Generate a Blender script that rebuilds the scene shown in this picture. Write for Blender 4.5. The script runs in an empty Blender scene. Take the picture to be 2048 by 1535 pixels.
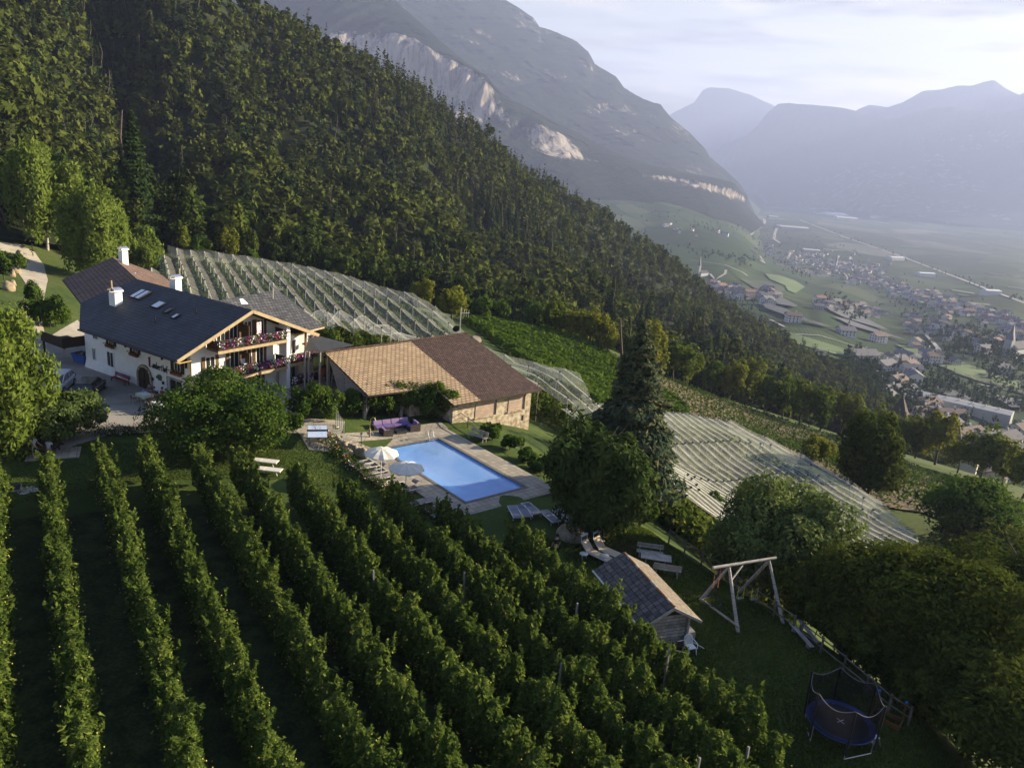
import bpy, math, random
import numpy as np
from mathutils import Vector, Matrix
rad = math.radians
S = bpy.context.scene
COL = S.collection
# ------------------------------------------------------------------ camera
FPX, PITCH, ROLL, CAMZ = 1560.0, rad(16), rad(4.75), 24.0
IW, IH = 2048.0, 1535.0
_f = np.array([0, math.cos(PITCH), -math.sin(PITCH)])
_r0 = np.array([1.0, 0, 0]); _u0 = np.cross(_r0, _f)
_r = _r0*math.cos(ROLL)+_u0*math.sin(ROLL)
_u = _u0*math.cos(ROLL)-_r0*math.sin(ROLL)
cam = bpy.data.cameras.new('camera'); cam.sensor_width = 36; cam.lens = 36*FPX/IW
cam.clip_start = 0.5; cam.clip_end = 60000
co = bpy.data.objects.new('camera', cam); COL.objects.link(co); S.camera = co
co.matrix_world = Matrix(((_r[0], _u[0], -_f[0], 0), (_r[1], _u[1], -_f[1], 0), (_r[2], _u[2], -_f[2], CAMZ), (0, 0, 0, 1)))
S.render.resolution_x = 1024; S.render.resolution_y = 767
# ------------------------------------------------------------------ light
SUN_AZ, SUN_EL = rad(21), rad(18)
SD = Vector((math.cos(SUN_EL)*math.cos(SUN_AZ), math.cos(SUN_EL)*math.sin(SUN_AZ), math.sin(SUN_EL)))
sl = bpy.data.lights.new('sun', 'SUN'); sl.energy = 5.0; sl.angle = rad(0.6); sl.color = (1.0, 0.85, 0.60)
so = bpy.data.objects.new('sun', sl); COL.objects.link(so); so.rotation_euler = SD.to_track_quat('Z', 'Y').to_euler()
W = bpy.data.worlds.new('World'); S.world = W; W.use_nodes = True
nt = W.node_tree; nt.nodes.clear()
def nd(t, k, **kw):
    n = t.nodes.new(k)
    for a, b in kw.items():
        if a.startswith('i_'): n.inputs[a[2:].replace('_', ' ')].default_value = b
        else: setattr(n, a, b)
    return n
sky = nd(nt, 'ShaderNodeTexSky', sky_type='NISHITA', sun_disc=False, sun_elevation=SUN_EL, sun_rotation=rad(90)-SUN_AZ, altitude=700, air_density=1.3, dust_density=3.0, ozone_density=1.5)
tc = nd(nt, 'ShaderNodeTexCoord')
mp = nd(nt, 'ShaderNodeMapping'); mp.inputs['Scale'].default_value = (1.6, 1.6, 9.0)
nz = nd(nt, 'ShaderNodeTexNoise', i_Scale=2.3, i_Detail=9.0, i_Roughness=0.62, i_Distortion=0.35)
cr = nd(nt, 'ShaderNodeValToRGB'); cr.color_ramp.elements[0].position = 0.46; cr.color_ramp.elements[1].position = 0.66
mp2 = nd(nt, 'ShaderNodeMapping'); mp2.inputs['Scale'].default_value = (3.0, 3.0, 26.0); mp2.inputs['Location'].default_value = (3.1, 1.7, 0.4)
nz2 = nd(nt, 'ShaderNodeTexNoise', i_Scale=1.9, i_Detail=7.0, i_Roughness=0.55, i_Distortion=0.2)
cr2 = nd(nt, 'ShaderNodeValToRGB'); cr2.color_ramp.elements[0].position = 0.50; cr2.color_ramp.elements[1].position = 0.68
veil = nd(nt, 'ShaderNodeMixRGB'); veil.inputs[0].default_value = 0.62; veil.inputs[2].default_value = (2.4, 2.1, 1.8, 1)
m1 = nd(nt, 'ShaderNodeMixRGB'); m1.inputs[2].default_value = (5.2, 4.3, 3.2, 1)
m2 = nd(nt, 'ShaderNodeMixRGB'); m2.inputs[2].default_value = (.9, .85, .95, 1)
mu1 = nd(nt, 'ShaderNodeMath', operation='MULTIPLY'); mu1.inputs[1].default_value = 0.8
mu2 = nd(nt, 'ShaderNodeMath', operation='MULTIPLY'); mu2.inputs[1].default_value = 0.75
bg = nd(nt, 'ShaderNodeBackground', i_Strength=0.062); wo = nd(nt, 'ShaderNodeOutputWorld')
L = nt.links.new
L(tc.outputs['Generated'], mp.inputs[0]); L(mp.outputs[0], nz.inputs[0]); L(nz.outputs[0], cr.inputs[0])
L(tc.outputs['Generated'], mp2.inputs[0]); L(mp2.outputs[0], nz2.inputs[0]); L(nz2.outputs[0], cr2.inputs[0])
L(sky.outputs[0], veil.inputs[1]); L(veil.outputs[0], m1.inputs[1]); L(cr.outputs[0], mu1.inputs[0]); L(mu1.outputs[0], m1.inputs[0])
L(m1.outputs[0], m2.inputs[1]); L(cr2.outputs[0], mu2.inputs[0]); L(mu2.outputs[0], m2.inputs[0])
sxyz = nd(nt, 'ShaderNodeSeparateXYZ'); band = nd(nt, 'ShaderNodeMapRange'); band.inputs[1].default_value = 0.22; band.inputs[2].default_value = 0.42; band.inputs[3].default_value = 1.0; band.inputs[4].default_value = 0.0
upper = nd(nt, 'ShaderNodeMixRGB', blend_type='MULTIPLY'); upper.inputs[0].default_value = 1.0; upper.inputs[2].default_value = (.50, .60, .80, 1)
m3 = nd(nt, 'ShaderNodeMixRGB'); L(tc.outputs['Generated'], sxyz.inputs[0]); L(sxyz.outputs[2], band.inputs[0]); L(band.outputs[0], m3.inputs[0])
L(sky.outputs[0], upper.inputs[1]); L(upper.outputs[0], m3.inputs[1]); L(m2.outputs[0], m3.inputs[2])
L(m3.outputs[0], bg.inputs[0]); L(bg.outputs[0], wo.inputs[0])
S.view_settings.view_transform = 'Standard'; S.view_settings.look = 'None'
S.view_settings.exposure = 2.05; S.view_settings.gamma = 1
S.render.engine = 'CYCLES'
S.cycles.max_bounces = 5; S.cycles.diffuse_bounces = 2; S.cycles.glossy_bounces = 2; S.cycles.transmission_bounces = 3
S.cycles.transparent_max_bounces = 14; S.cycles.volume_bounces = 0; S.cycles.caustics_reflective = False; S.cycles.caustics_refractive = False
# ------------------------------------------------------------------ pixel -> world helpers
def ray(px, py):
    return (px-IW/2)/FPX*_r-(py-IH/2)/FPX*_u+_f
def P(px, py, z=0.0):
    d = ray(px, py); t = (z-CAMZ)/d[2]; return np.array([d[0]*t, d[1]*t, z])
def Dp(px, py, dist):            # point at slant distance
    d = ray(px, py); d = d/np.linalg.norm(d)*dist; return d+np.array([0, 0, CAMZ])
def tps(xy, v, lam=0.0):
    xy = np.array(xy, float); v = np.array(v, float); n = len(xy)
    mu, sd = xy.mean(0), xy.std(0).max(); q = (xy-mu)/sd
    def K(a, b):
        r2 = ((a[:, None]-b[None])**2).sum(-1); return r2*np.log(r2+1e-12)*0.5
    A = np.zeros((n+3, n+3)); A[:n, :n] = K(q, q)+lam*np.eye(n)
    A[:n, n] = 1; A[:n, n+1:] = q; A[n, :n] = 1; A[n+1:, :n] = q.T
    w = np.linalg.solve(A, np.concatenate([v, np.zeros(3)]))
    def f(p):
        p = (np.atleast_2d(np.array(p, float))-mu)/sd; out = np.empty(len(p))
        for i in range(0, len(p), 20000):
            s = p[i:i+20000]; out[i:i+20000] = K(s, q)@w[:n]+w[n]+s@w[n+1:]
        return out
    return f
def vnoise(x, y, seed=0):        # smooth value noise in numpy
    xi = np.floor(x).astype(np.int64); yi = np.floor(y).astype(np.int64); fx = x-xi; fy = y-yi
    fx = fx*fx*(3-2*fx); fy = fy*fy*(3-2*fy)
    def h(a, b):
        n = (a*374761393+b*668265263+seed*974711) & 0x7fffffff; n = ((n ^ (n >> 13))*1274126177) & 0x7fffffff
        return ((n ^ (n >> 16)) & 0xffff)/65535.0
    return (h(xi, yi)*(1-fx)+h(xi+1, yi)*fx)*(1-fy)+(h(xi, yi+1)*(1-fx)+h(xi+1, yi+1)*fx)*fy
def fbm(x, y, oct=4, seed=0, rough=0.5):
    a, s, t = 1.0, 0.0, 0.0
    for k in range(oct):
        s = s+a*(vnoise(x*2**k, y*2**k, seed+k*17)-0.5); t += a; a *= rough
    return s/t*2
# ------------------------------------------------------------------ object helpers
ORD = ['first', 'second', 'third', 'fourth', 'fifth', 'sixth', 'seventh', 'eighth', 'ninth', 'tenth', 'eleventh', 'twelfth', 'thirteenth', 'fourteenth', 'fifteenth', 'sixteenth', 'seventeenth', 'eighteenth', 'nineteenth', 'twentieth']+['twenty-'+w for w in ('first', 'second', 'third', 'fourth', 'fifth', 'sixth', 'seventh', 'eighth', 'ninth')]+['thirtieth']+['thirty-'+w for w in ('first', 'second', 'third', 'fourth', 'fifth', 'sixth', 'seventh', 'eighth', 'ninth')]+['fortieth']+['forty-'+w for w in ('first', 'second', 'third', 'fourth', 'fifth', 'sixth', 'seventh', 'eighth', 'ninth')]+['fiftieth']
def tag(o, label=None, cat=None, group=None, kind=None):
    if label: o['label'] = label
    if cat: o['category'] = cat
    if group: o['group'] = group
    if kind: o['kind'] = kind
    return o
def link(o, parent=None):
    COL.objects.link(o)
    if parent is not None: o.parent = parent
    return o
def thing(name, label, cat, loc=(0, 0, 0), rotz=0.0, group=None):
    o = bpy.data.objects.new(name, None); o.empty_display_size = 0.3
    o.location = Vector([float(c) for c in loc]); o.rotation_euler = (0, 0, rotz)
    link(o); tag(o, label, cat, group); return o
def copy_tree(o, parent=None):
    c = o.copy(); COL.objects.link(c); c.parent = parent
    for ch in [k for k in KIDS.get(o.name, [])]:
        copy_tree(ch, c)
    return c
KIDS = {}
def npmesh(name, V, F, mats, mi=None, smooth=False, attr=None, uv=None):
    """V (n,3), F (m,k) same k"""
    V = np.asarray(V, np.float32); F = np.asarray(F, np.int32); k = F.shape[1]; m = len(F)
    me = bpy.data.meshes.new(name); me.vertices.add(len(V)); me.vertices.foreach_set('co', V.ravel())
    me.loops.add(m*k); me.loops.foreach_set('vertex_index', F.ravel())
    me.polygons.add(m); me.polygons.foreach_set('loop_start', np.arange(0, m*k, k, dtype=np.int32))
    me.polygons.foreach_set('loop_total', np.full(m, k, np.int32))
    if smooth: me.polygons.foreach_set('use_smooth', np.ones(m, bool))
    if mi is not None: me.polygons.foreach_set('material_index', np.asarray(mi, np.int32))
    for mt in (mats if isinstance(mats, (list, tuple)) else [mats]): me.materials.append(mt)
    me.update(calc_edges=True)
    if attr:
        for an, (dom, arr) in attr.items():
            a = me.attributes.new(an, 'FLOAT', dom); a.data.foreach_set('value', np.asarray(arr, np.float32))
    return me
def mobj(name, me, parent=None):
    o = bpy.data.objects.new(name, me); link(o, parent)
    if parent is not None: KIDS.setdefault(parent.name, []).append(o)
    return o
class MB:
    def __init__(s): s.v = []; s.f = []; s.m = []; s.sm = []
    def add(s, vs, fs, m=0, sm=False):
        b = len(s.v); s.v += [tuple(float(c) for c in q) for q in vs]
        for f in fs: s.f.append(tuple(b+i for i in f)); s.m.append(m); s.sm.append(sm)
        return s
    def box(s, c, d, m=0, rz=0, rot=None):
        c = Vector([float(q) for q in c]); R = rot if rot is not None else Matrix.Rotation(rz, 3, 'Z')
        vs = [c+R@Vector((x*d[0]/2, y*d[1]/2, z*d[2]/2)) for x in (-1, 1) for y in (-1, 1) for z in (-1, 1)]
        return s.add(vs, [(0, 1, 3, 2), (4, 6, 7, 5), (0, 4, 5, 1), (2, 3, 7, 6), (0, 2, 6, 4), (1, 5, 7, 3)], m)
    def beam(s, a, b, w, h, m=0, up=(0, 0, 1)):
        a, b = Vector([float(q) for q in a]), Vector([float(q) for q in b]); z = (b-a); ln = z.length; z.normalize()
        x = z.cross(Vector(up)); x = x.normalized() if x.length > 1e-4 else Vector((1, 0, 0)); y = x.cross(z)
        R = Matrix((x, z, y)).transposed(); return s.box((a+b)/2, (w, ln, h), m, rot=R)
    def tube(s, a, b, r0, r1=None, n=8, m=0, cap=True, sm=True):
        r1 = r0 if r1 is None else r1; a, b = Vector([float(q) for q in a]), Vector([float(q) for q in b]); z = (b-a).normalized()
        x = z.orthogonal().normalized(); y = z.cross(x); vs = []
        for p, r in ((a, r0), (b, r1)):
            for i in range(n):
                t = 2*math.pi*i/n; vs.append(p+(x*math.cos(t)+y*math.sin(t))*r)
        fs = [(i, (i+1) % n, n+(i+1) % n, n+i) for i in range(n)]; s.add(vs, fs, m, sm)
        if cap: s.add(vs[:n], [tuple(range(n))[::-1]], m); s.add(vs[n:], [tuple(range(n))], m)
        return s
    def path(s, pts, r, n=6, m=0):
        for i in range(len(pts)-1):
            s.tube(pts[i], pts[i+1], r if not hasattr(r, '__len__') else r[i], r if not hasattr(r, '__len__') else r[i+1], n, m)
        return s
    def lathe(s, prof, c=(0, 0, 0), n=16, m=0, sm=True):
        vs = [(c[0]+r*math.cos(2*math.pi*i/n), c[1]+r*math.sin(2*math.pi*i/n), c[2]+z) for r, z in prof for i in range(n)]
        fs = [(j*n+i, j*n+(i+1) % n, (j+1)*n+(i+1) % n, (j+1)*n+i) for j in range(len(prof)-1) for i in range(n)]
        return s.add(vs, fs, m, sm)
    def prism(s, poly, vec, m=0):      # planar polygon extruded along vec
        n = len(poly); a = [Vector([float(c) for c in q]) for q in poly]; v = Vector([float(c) for c in vec]); b = [q+v for q in a]
        return s.add(a+b, [tuple(range(n))[::-1], tuple(range(n, 2*n))]+[(i, (i+1) % n, n+(i+1) % n, n+i) for i in range(n)], m)
    def quad(s, *q, m=0): return s.add(q, [tuple(range(len(q)))], m)
    def ball(s, c, r, m=0, n=8, sq=(1, 1, 1)):
        k = n//2; prof = [(r*math.sin(math.pi*j/k), -r*math.cos(math.pi*j/k)) for j in range(k+1)]
        vs = [(c[0]+p*sq[0]*math.cos(2*math.pi*i/n), c[1]+p*sq[1]*math.sin(2*math.pi*i/n), c[2]+z*sq[2]) for p, z in prof for i in range(n)]
        fs = [(j*n+i, j*n+(i+1) % n, (j+1)*n+(i+1) % n, (j+1)*n+i) for j in range(k) for i in range(n)]
        return s.add(vs, fs, m, True)
    def mesh(s, name, mats, bevel=0):
        me = bpy.data.meshes.new(name); me.from_pydata(s.v, [], s.f)
        for mt in (mats if isinstance(mats, (list, tuple)) else [mats]): me.materials.append(mt)
        me.polygons.foreach_set('material_index', s.m); me.polygons.foreach_set('use_smooth', s.sm)
        me.validate(); me.update()
        uv = me.uv_layers.new(name='UVMap'); Z = Vector((0, 0, 1)); V = me.vertices
        for p in me.polygons:
            n = p.normal; u = Z.cross(n)
            if u.length < 0.05: u = Vector((1, 0, 0))
            u.normalize(); w = n.cross(u)
            for li in p.loop_indices:
                q = V[me.loops[li].vertex_index].co; uv.data[li].uv = (q.dot(u), q.dot(w))
        return me
    def build(s, name, mats, parent=None, bevel=0.0):
        o = mobj(name, s.mesh(name, mats), parent)
        if bevel:
            b = o.modifiers.new('bevel', 'BEVEL'); b.width = bevel; b.segments = 2; b.limit_method = 'ANGLE'
        return o
# ------------------------------------------------------------------ materials
def newmat(name):
    m = bpy.data.materials.new(name); m.use_nodes = True; t = m.node_tree; t.nodes.clear()
    return m, t, nd(t, 'ShaderNodeOutputMaterial')
def ramp(t, stops):
    r = nd(t, 'ShaderNodeValToRGB'); e = r.color_ramp.elements
    while len(e) > 1: e.remove(e[0])
    e[0].position = stops[0][0]; e[0].color = (*stops[0][1], 1)
    for p, c in stops[1:]:
        k = e.new(p); k.color = (*c, 1)
    return r
def pm(name, c1, c2=None, scale=4.0, rough=0.8, bump=0.0, metal=0.0, detail=6, lo=0.35, hi=0.65, spec=0.3, stretch=None, uv=False, c3=None):
    m, t, out = newmat(name); b = nd(t, 'ShaderNodeBsdfPrincipled'); b.inputs['Roughness'].default_value = rough
    b.inputs['Metallic'].default_value = metal; b.inputs['Specular IOR Level'].default_value = spec
    t.links.new(b.outputs[0], out.inputs[0])
    if c2 is None: b.inputs['Base Color'].default_value = (*c1, 1); return m
    tcn = nd(t, 'ShaderNodeTexCoord'); mpn = nd(t, 'ShaderNodeMapping'); n = nd(t, 'ShaderNodeTexNoise', i_Scale=scale, i_Detail=float(detail), i_Roughness=0.6)
    if stretch: mpn.inputs['Scale'].default_value = stretch
    t.links.new(tcn.outputs['UV' if uv else 'Object'], mpn.inputs[0]); t.links.new(mpn.outputs[0], n.inputs[0])
    st = [(lo, c1), (hi, c2)] + ([(min(1, hi+0.15), c3)] if c3 else [])
    r = ramp(t, st); t.links.new(n.outputs[0], r.inputs[0]); t.links.new(r.outputs[0], b.inputs['Base Color'])
    if bump:
        bp = nd(t, 'ShaderNodeBump', i_Strength=bump, i_Distance=0.05); t.links.new(n.outputs[0], bp.inputs['Height']); t.links.new(bp.outputs[0], b.inputs['Normal'])
    return m
def tilemat(name, ca, cb, mortar, w=0.3, h=0.35, gap=0.03, rough=0.85, bump=0.6, mottle=0.5, c_n=(0.5, 0.5, 0.5), offset=0.5, nsc=1.2):
    m, t, out = newmat(name); b = nd(t, 'ShaderNodeBsdfPrincipled'); b.inputs['Roughness'].default_value = rough; b.inputs['Specular IOR Level'].default_value = 0.25
    t.links.new(b.outputs[0], out.inputs[0]); tcn = nd(t, 'ShaderNodeTexCoord')
    br = nd(t, 'ShaderNodeTexBrick', offset=offset); br.inputs['Color1'].default_value = (*ca, 1); br.inputs['Color2'].default_value = (*cb, 1); br.inputs['Mortar'].default_value = (*mortar, 1)
    br.inputs['Scale'].default_value = 1.0; br.inputs['Brick Width'].default_value = w; br.inputs['Row Height'].default_value = h; br.inputs['Mortar Size'].default_value = gap; br.inputs['Bias'].default_value = 0.0
    br.inputs['Mortar Smooth'].default_value = 0.3
    t.links.new(tcn.outputs['UV'], br.inputs[0])
    n = nd(t, 'ShaderNodeTexNoise', i_Scale=nsc, i_Detail=6.0, i_Roughness=0.65); t.links.new(tcn.outputs['Object'], n.inputs[0])
    r = ramp(t, [(0.3, (1-mottle,)*3), (0.7, (1+mottle*0.6,)*3)]); t.links.new(n.outputs[0], r.inputs[0])
    mx = nd(t, 'ShaderNodeMixRGB', blend_type='MULTIPLY'); mx.inputs[0].default_value = 1
    t.links.new(br.outputs['Color'], mx.inputs[1]); t.links.new(r.outputs[0], mx.inputs[2]); t.links.new(mx.outputs[0], b.inputs['Base Color'])
    bp = nd(t, 'ShaderNodeBump', i_Strength=bump, i_Distance=0.04, invert=True); t.links.new(br.outputs['Fac'], bp.inputs['Height']); t.links.new(bp.outputs[0], b.inputs['Normal'])
    return m
def leafmat(name, stops, trans=0.3, objvar=0.35, hue=None):
    stops = [(p_, (c_[0]*1.06, c_[1]*1.03, c_[2]*0.92)) if 'canvas' not in name and 'spruce' not in name else (p_, c_) for p_, c_ in stops]
    m, t, out = newmat(name); a = nd(t, 'ShaderNodeAttribute', attribute_name='tint'); oi = nd(t, 'ShaderNodeObjectInfo')
    ad = nd(t, 'ShaderNodeMath', operation='MULTIPLY_ADD'); ad.inputs[1].default_value = objvar; 
    sc = nd(t, 'ShaderNodeMath', operation='MULTIPLY'); sc.inputs[1].default_value = 1-objvar
    t.links.new(a.outputs['Fac'], sc.inputs[0]); t.links.new(oi.outputs['Random'], ad.inputs[0]); t.links.new(sc.outputs[0], ad.inputs[2])
    r = ramp(t, stops); t.links.new(ad.outputs[0], r.inputs[0])
    d = nd(t, 'ShaderNodeBsdfDiffuse'); tr = nd(t, 'ShaderNodeBsdfTranslucent'); mx = nd(t, 'ShaderNodeMixShader'); mx.inputs[0].default_value = trans
    t.links.new(r.outputs[0], d.inputs[0]); t.links.new(r.outputs[0], tr.inputs[0]); t.links.new(d.outputs[0], mx.inputs[1]); t.links.new(tr.outputs[0], mx.inputs[2]); t.links.new(mx.outputs[0], out.inputs[0])
    return m
# ================================================================== GROUND HEIGHTS
_cp = []
for px, py, z in [(187, 737, 1), (291, 777, 1), (383, 813, 1), (180, 790, 1), (100, 850, .9), (300, 860, .9), (635, 865, 1.0), (560, 870, .9), (450, 890, .7), (300, 920, .5), (100, 930, .6), (560, 960, .3),
                  (640, 960, .1), (700, 930, 0), (770, 902, 0), (877, 879, 0), (1044, 974, 0), (930, 1003, 0), (795, 860, 0), (950, 860, 0), (1100, 1000, 0), (1000, 1060, 0), (1100, 1080, 0), (1200, 1120, 0),
                  (1300, 1300, 0), (1370, 1285, 0), (1336, 1090, -.1), (1570, 1240, -.2), (1478, 1265, 0), (1690, 1500, -.3), (1810, 1425, -.4), (1060, 885, -1.2), (700, 690, .6), (690, 790, .8),
                  (60, 1000, .3), (40, 520, 1.5), (85, 570, 1.2), (0, 478, 2.2), (-150, 600, 3), (-100, 800, 1.5)]:
    q = P(px, py, z); _cp.append((q[0], q[1], q[2]))
for x, y, z in [(-30, 25, .0), (-10, 20, 0.2), (8, 20, .3), (-25, 40, .2), (0, 35, 0), (18, 22, -.3), (-60, 40, 1.5), (-60, 60, 2), (-20, 0, 0), (20, 0, 0), (-60, 0, 1), (45, 0, -6), (30, 25, -4.5), (28, 36, -6.0), (24, 44, -6.4), (18, 50, -4.8), (14, 56, -3.8), (45, 45, -14),
                (60, 30, -16), (-60, 95, 1.5), (90, 30, -26), (-100, 60, 8), (-120, 120, 10), (-52, 98, -1.8)]:
    _cp.append((x, y, z))
for px, py, d in [(1110, 800, 100), (1320, 850, 122), (1460, 880, 120), (1600, 960, 112), (1700, 1010, 110),
                  (1830, 1100, 104), (1350, 1000, 88), (1500, 1100, 80), (1200, 690, 172), (1380, 820, 150), (1000, 650, 165), (1500, 850, 170), (1640, 890, 175), (1830, 940, 175), (2048, 1010, 170), (1700, 900, 180), (2048, 1120, 110),
                  (2200, 1150, 120), (2250, 1050, 190)]:
    q = Dp(px, py, d); _cp.append((q[0], q[1], q[2]))
for px, py, z in [(335, 493, 1.8), (480, 510, 1.4), (620, 533, 1.0), (760, 573, .6), (870, 625, 0), (960, 690, -.8), (420, 600, 1.4), (600, 640, 1), (700, 660, .6), (860, 690, -.2), (1000, 730, -1.5)]:
    q = P(px, py, z); _cp.append((q[0], q[1], q[2]-4.2))
FOOT = [(-200, 450, 190), (0, 462, 170), (330, 500, 178), (560, 540, 190), (800, 610, 188), (950, 655, 188), (1130, 700, 190), (1300, 750, 200), (1500, 812, 232), (1650, 862, 265), (1780, 905, 290), (1900, 935, 305), (2048, 975, 310), (2300, 1030, 320)]
for px, py, d in FOOT:
    q = Dp(px, py, d); _cp.append((q[0], q[1], q[2]))
_cp = np.array(_cp)
gz_f = tps(_cp[:, :2], _cp[:, 2], 0.002)
def gz(x, y): return float(gz_f([[x, y]])[0])
def G(px, py, dz=0.0):           # pixel -> point on the near ground (+dz)
    z = 0.0
    for _ in range(14):
        q = P(px, py, z+dz); z = z*0.4+0.6*gz(q[0], q[1])
    q = P(px, py, z+dz); return np.array([q[0], q[1], z])
def loft(rows, nu, nv, lg=True):
    """rows: lists of (px,py,dist); returns points grid (nv,nu,3) and the row coordinate"""
    A = []
    for r in rows:
        r = np.array(r, float); s = np.r_[0, np.cumsum(np.hypot(*np.diff(r[:, :2], axis=0).T))]; s /= s[-1]
        u = np.linspace(0, 1, nu); A.append(np.stack([np.interp(u, s, r[:, 0]), np.interp(u, s, r[:, 1]), np.interp(u, s, np.log(r[:, 2]))], 1))
    A = np.array(A); k = len(A); t = np.linspace(0, k-1, nv); i = np.clip(t.astype(int), 0, k-2); f = t-i
    Ap = np.concatenate([2*A[:1]-A[1:2], A, 2*A[-1:]-A[-2:-1]])
    p0, p1, p2, p3 = Ap[i], Ap[i+1], Ap[i+2], Ap[i+3]; f = f[:, None, None]
    m1, m2 = (p2-p0)*0.35, (p3-p1)*0.35
    B = (2*f**3-3*f**2+1)*p1+(f**3-2*f**2+f)*m1+(-2*f**3+3*f**2)*p2+(f**3-f**2)*m2
    d = (B[..., 0:1]-IW/2)/FPX*_r-(B[..., 1:2]-IH/2)/FPX*_u+_f
    d /= np.linalg.norm(d, axis=-1, keepdims=True)
    return d*np.exp(B[..., 2:3])+np.array([0, 0, CAMZ]), t
def gridfaces(nv, nu):
    i = np.arange(nv-1)[:, None]*nu+np.arange(nu-1)[None]; i = i.ravel(); return np.stack([i, i+1, i+nu+1, i+nu], 1)
# ------------------------------------------------------------------ ground materials
def groundmat(name, stops, scale=0.3, fine=6.0, bump=0.4, rough=0.95):
    m, t, out = newmat(name); b = nd(t, 'ShaderNodeBsdfPrincipled'); b.inputs['Roughness'].default_value = rough; b.inputs['Specular IOR Level'].default_value = 0.1
    t.links.new(b.outputs[0], out.inputs[0]); tcn = nd(t, 'ShaderNodeTexCoord')
    n = nd(t, 'ShaderNodeTexNoise', i_Scale=scale, i_Detail=8.0, i_Roughness=0.62); n2 = nd(t, 'ShaderNodeTexNoise', i_Scale=fine, i_Detail=6.0, i_Roughness=0.7)
    t.links.new(tcn.outputs['Object'], n.inputs[0]); t.links.new(tcn.outputs['Object'], n2.inputs[0])
    mx = nd(t, 'ShaderNodeMath', operation='ADD'); mu = nd(t, 'ShaderNodeMath', operation='MULTIPLY'); mu.inputs[1].default_value = 0.5
    t.links.new(n.outputs[0], mx.inputs[0]); t.links.new(n2.outputs[0], mx.inputs[1]); t.links.new(mx.outputs[0], mu.inputs[0])
    r = ramp(t, stops); t.links.new(mu.outputs[0], r.inputs[0]); t.links.new(r.outputs[0], b.inputs['Base Color'])
    bp = nd(t, 'ShaderNodeBump', i_Strength=bump, i_Distance=0.08); t.links.new(n2.outputs[0], bp.inputs['Height']); t.links.new(bp.outputs[0], b.inputs['Normal'])
    return m
M_grass = groundmat('grass', [(.34, (.024, .038, .009)), (.45, (.042, .066, .015)), (.54, (.060, .090, .020)), (.60, (.080, .104, .028)), (.68, (.12, .12, .05))], 0.30, 11, 0.8)
M_mead = groundmat('meadow', [(.34, (.022, .040, .010)), (.5, (.050, .075, .018)), (.62, (.085, .088, .032))], 0.08, 1.5)
M_dirt = groundmat('orchard soil', [(.38, (.012, .016, .007)), (.48, (.028, .042, .012)), (.56, (.050, .066, .020)), (.64, (.080, .072, .036))], 0.9, 6)
M_pave = groundmat('paving', [(.36, (.20, .18, .155)), (.5, (.29, .265, .23)), (.64, (.35, .32, .28))], 0.5, 7, 0.15, 0.85)
M_gravel = groundmat('gravel', [(.36, (.22, .20, .16)), (.5, (.33, .30, .24)), (.64, (.40, .36, .29))], 0.4, 10, 0.5)
# near ground sheet
xs = np.concatenate([np.linspace(-150, -50, 34), np.linspace(-48.5, 40, 60), np.linspace(43, 150, 40)]); ys = np.concatenate([np.linspace(-25, 18, 12), np.linspace(20, 100, 56), np.linspace(103, 330, 76)])
X, Y = np.meshgrid(xs, ys); Z = gz_f(np.stack([X.ravel(), Y.ravel()], 1)).reshape(X.shape)
far = np.clip((np.hypot(X, Y)-90)/80, 0, 1); Z = Z+far*0.0
V = np.stack([X, Y, Z], -1).reshape(-1, 3)
ground = mobj('ground', npmesh('ground', V, gridfaces(len(ys), len(xs)), M_mead, smooth=True)); tag(ground, kind='structure')
def sheet(name, poly, mat, lift=0.02, step=1.2, kind='structure', zc=None, label=None):
    """flat-ish patch following the ground inside an xy polygon"""
    import bmesh
    bm = bmesh.new(); vs = [bm.verts.new((p[0], p[1], 0)) for p in poly]; bm.faces.new(vs)
    bb = np.array([[p[0], p[1]] for p in poly]); lo, hi = bb.min(0), bb.max(0)
    for ax in (0, 1):
        for c in np.arange(lo[ax]+step, hi[ax], step):
            co_ = [0, 0, 0]; no = [0, 0, 0]; co_[ax] = c; no[ax] = 1
            bmesh.ops.bisect_plane(bm, geom=bm.verts[:]+bm.edges[:]+bm.faces[:], plane_co=co_, plane_no=no)
    bm.verts.ensure_lookup_table(); xy = np.array([[v.co.x, v.co.y] for v in bm.verts]); zz = gz_f(xy)
    for v, z in zip(bm.verts, zz): v.co.z = (z if zc is None else zc)+lift
    bmesh.ops.recalc_face_normals(bm, faces=bm.faces[:]); me = bpy.data.meshes.new(name); bm.to_mesh(me); bm.free()
    if len(me.polygons) and me.polygons[0].normal.z < 0: me.flip_normals()
    me.materials.append(mat); uv = me.uv_layers.new(name='UVMap')
    for i, l in enumerate(me.loops): uv.data[i].uv = me.vertices[l.vertex_index].co[:2]
    o = mobj(name, me); tag(o, kind=kind, label=label); return o
def gp(lst, dz=0.0): return [G(a, b, dz) for a, b in lst]
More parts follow.
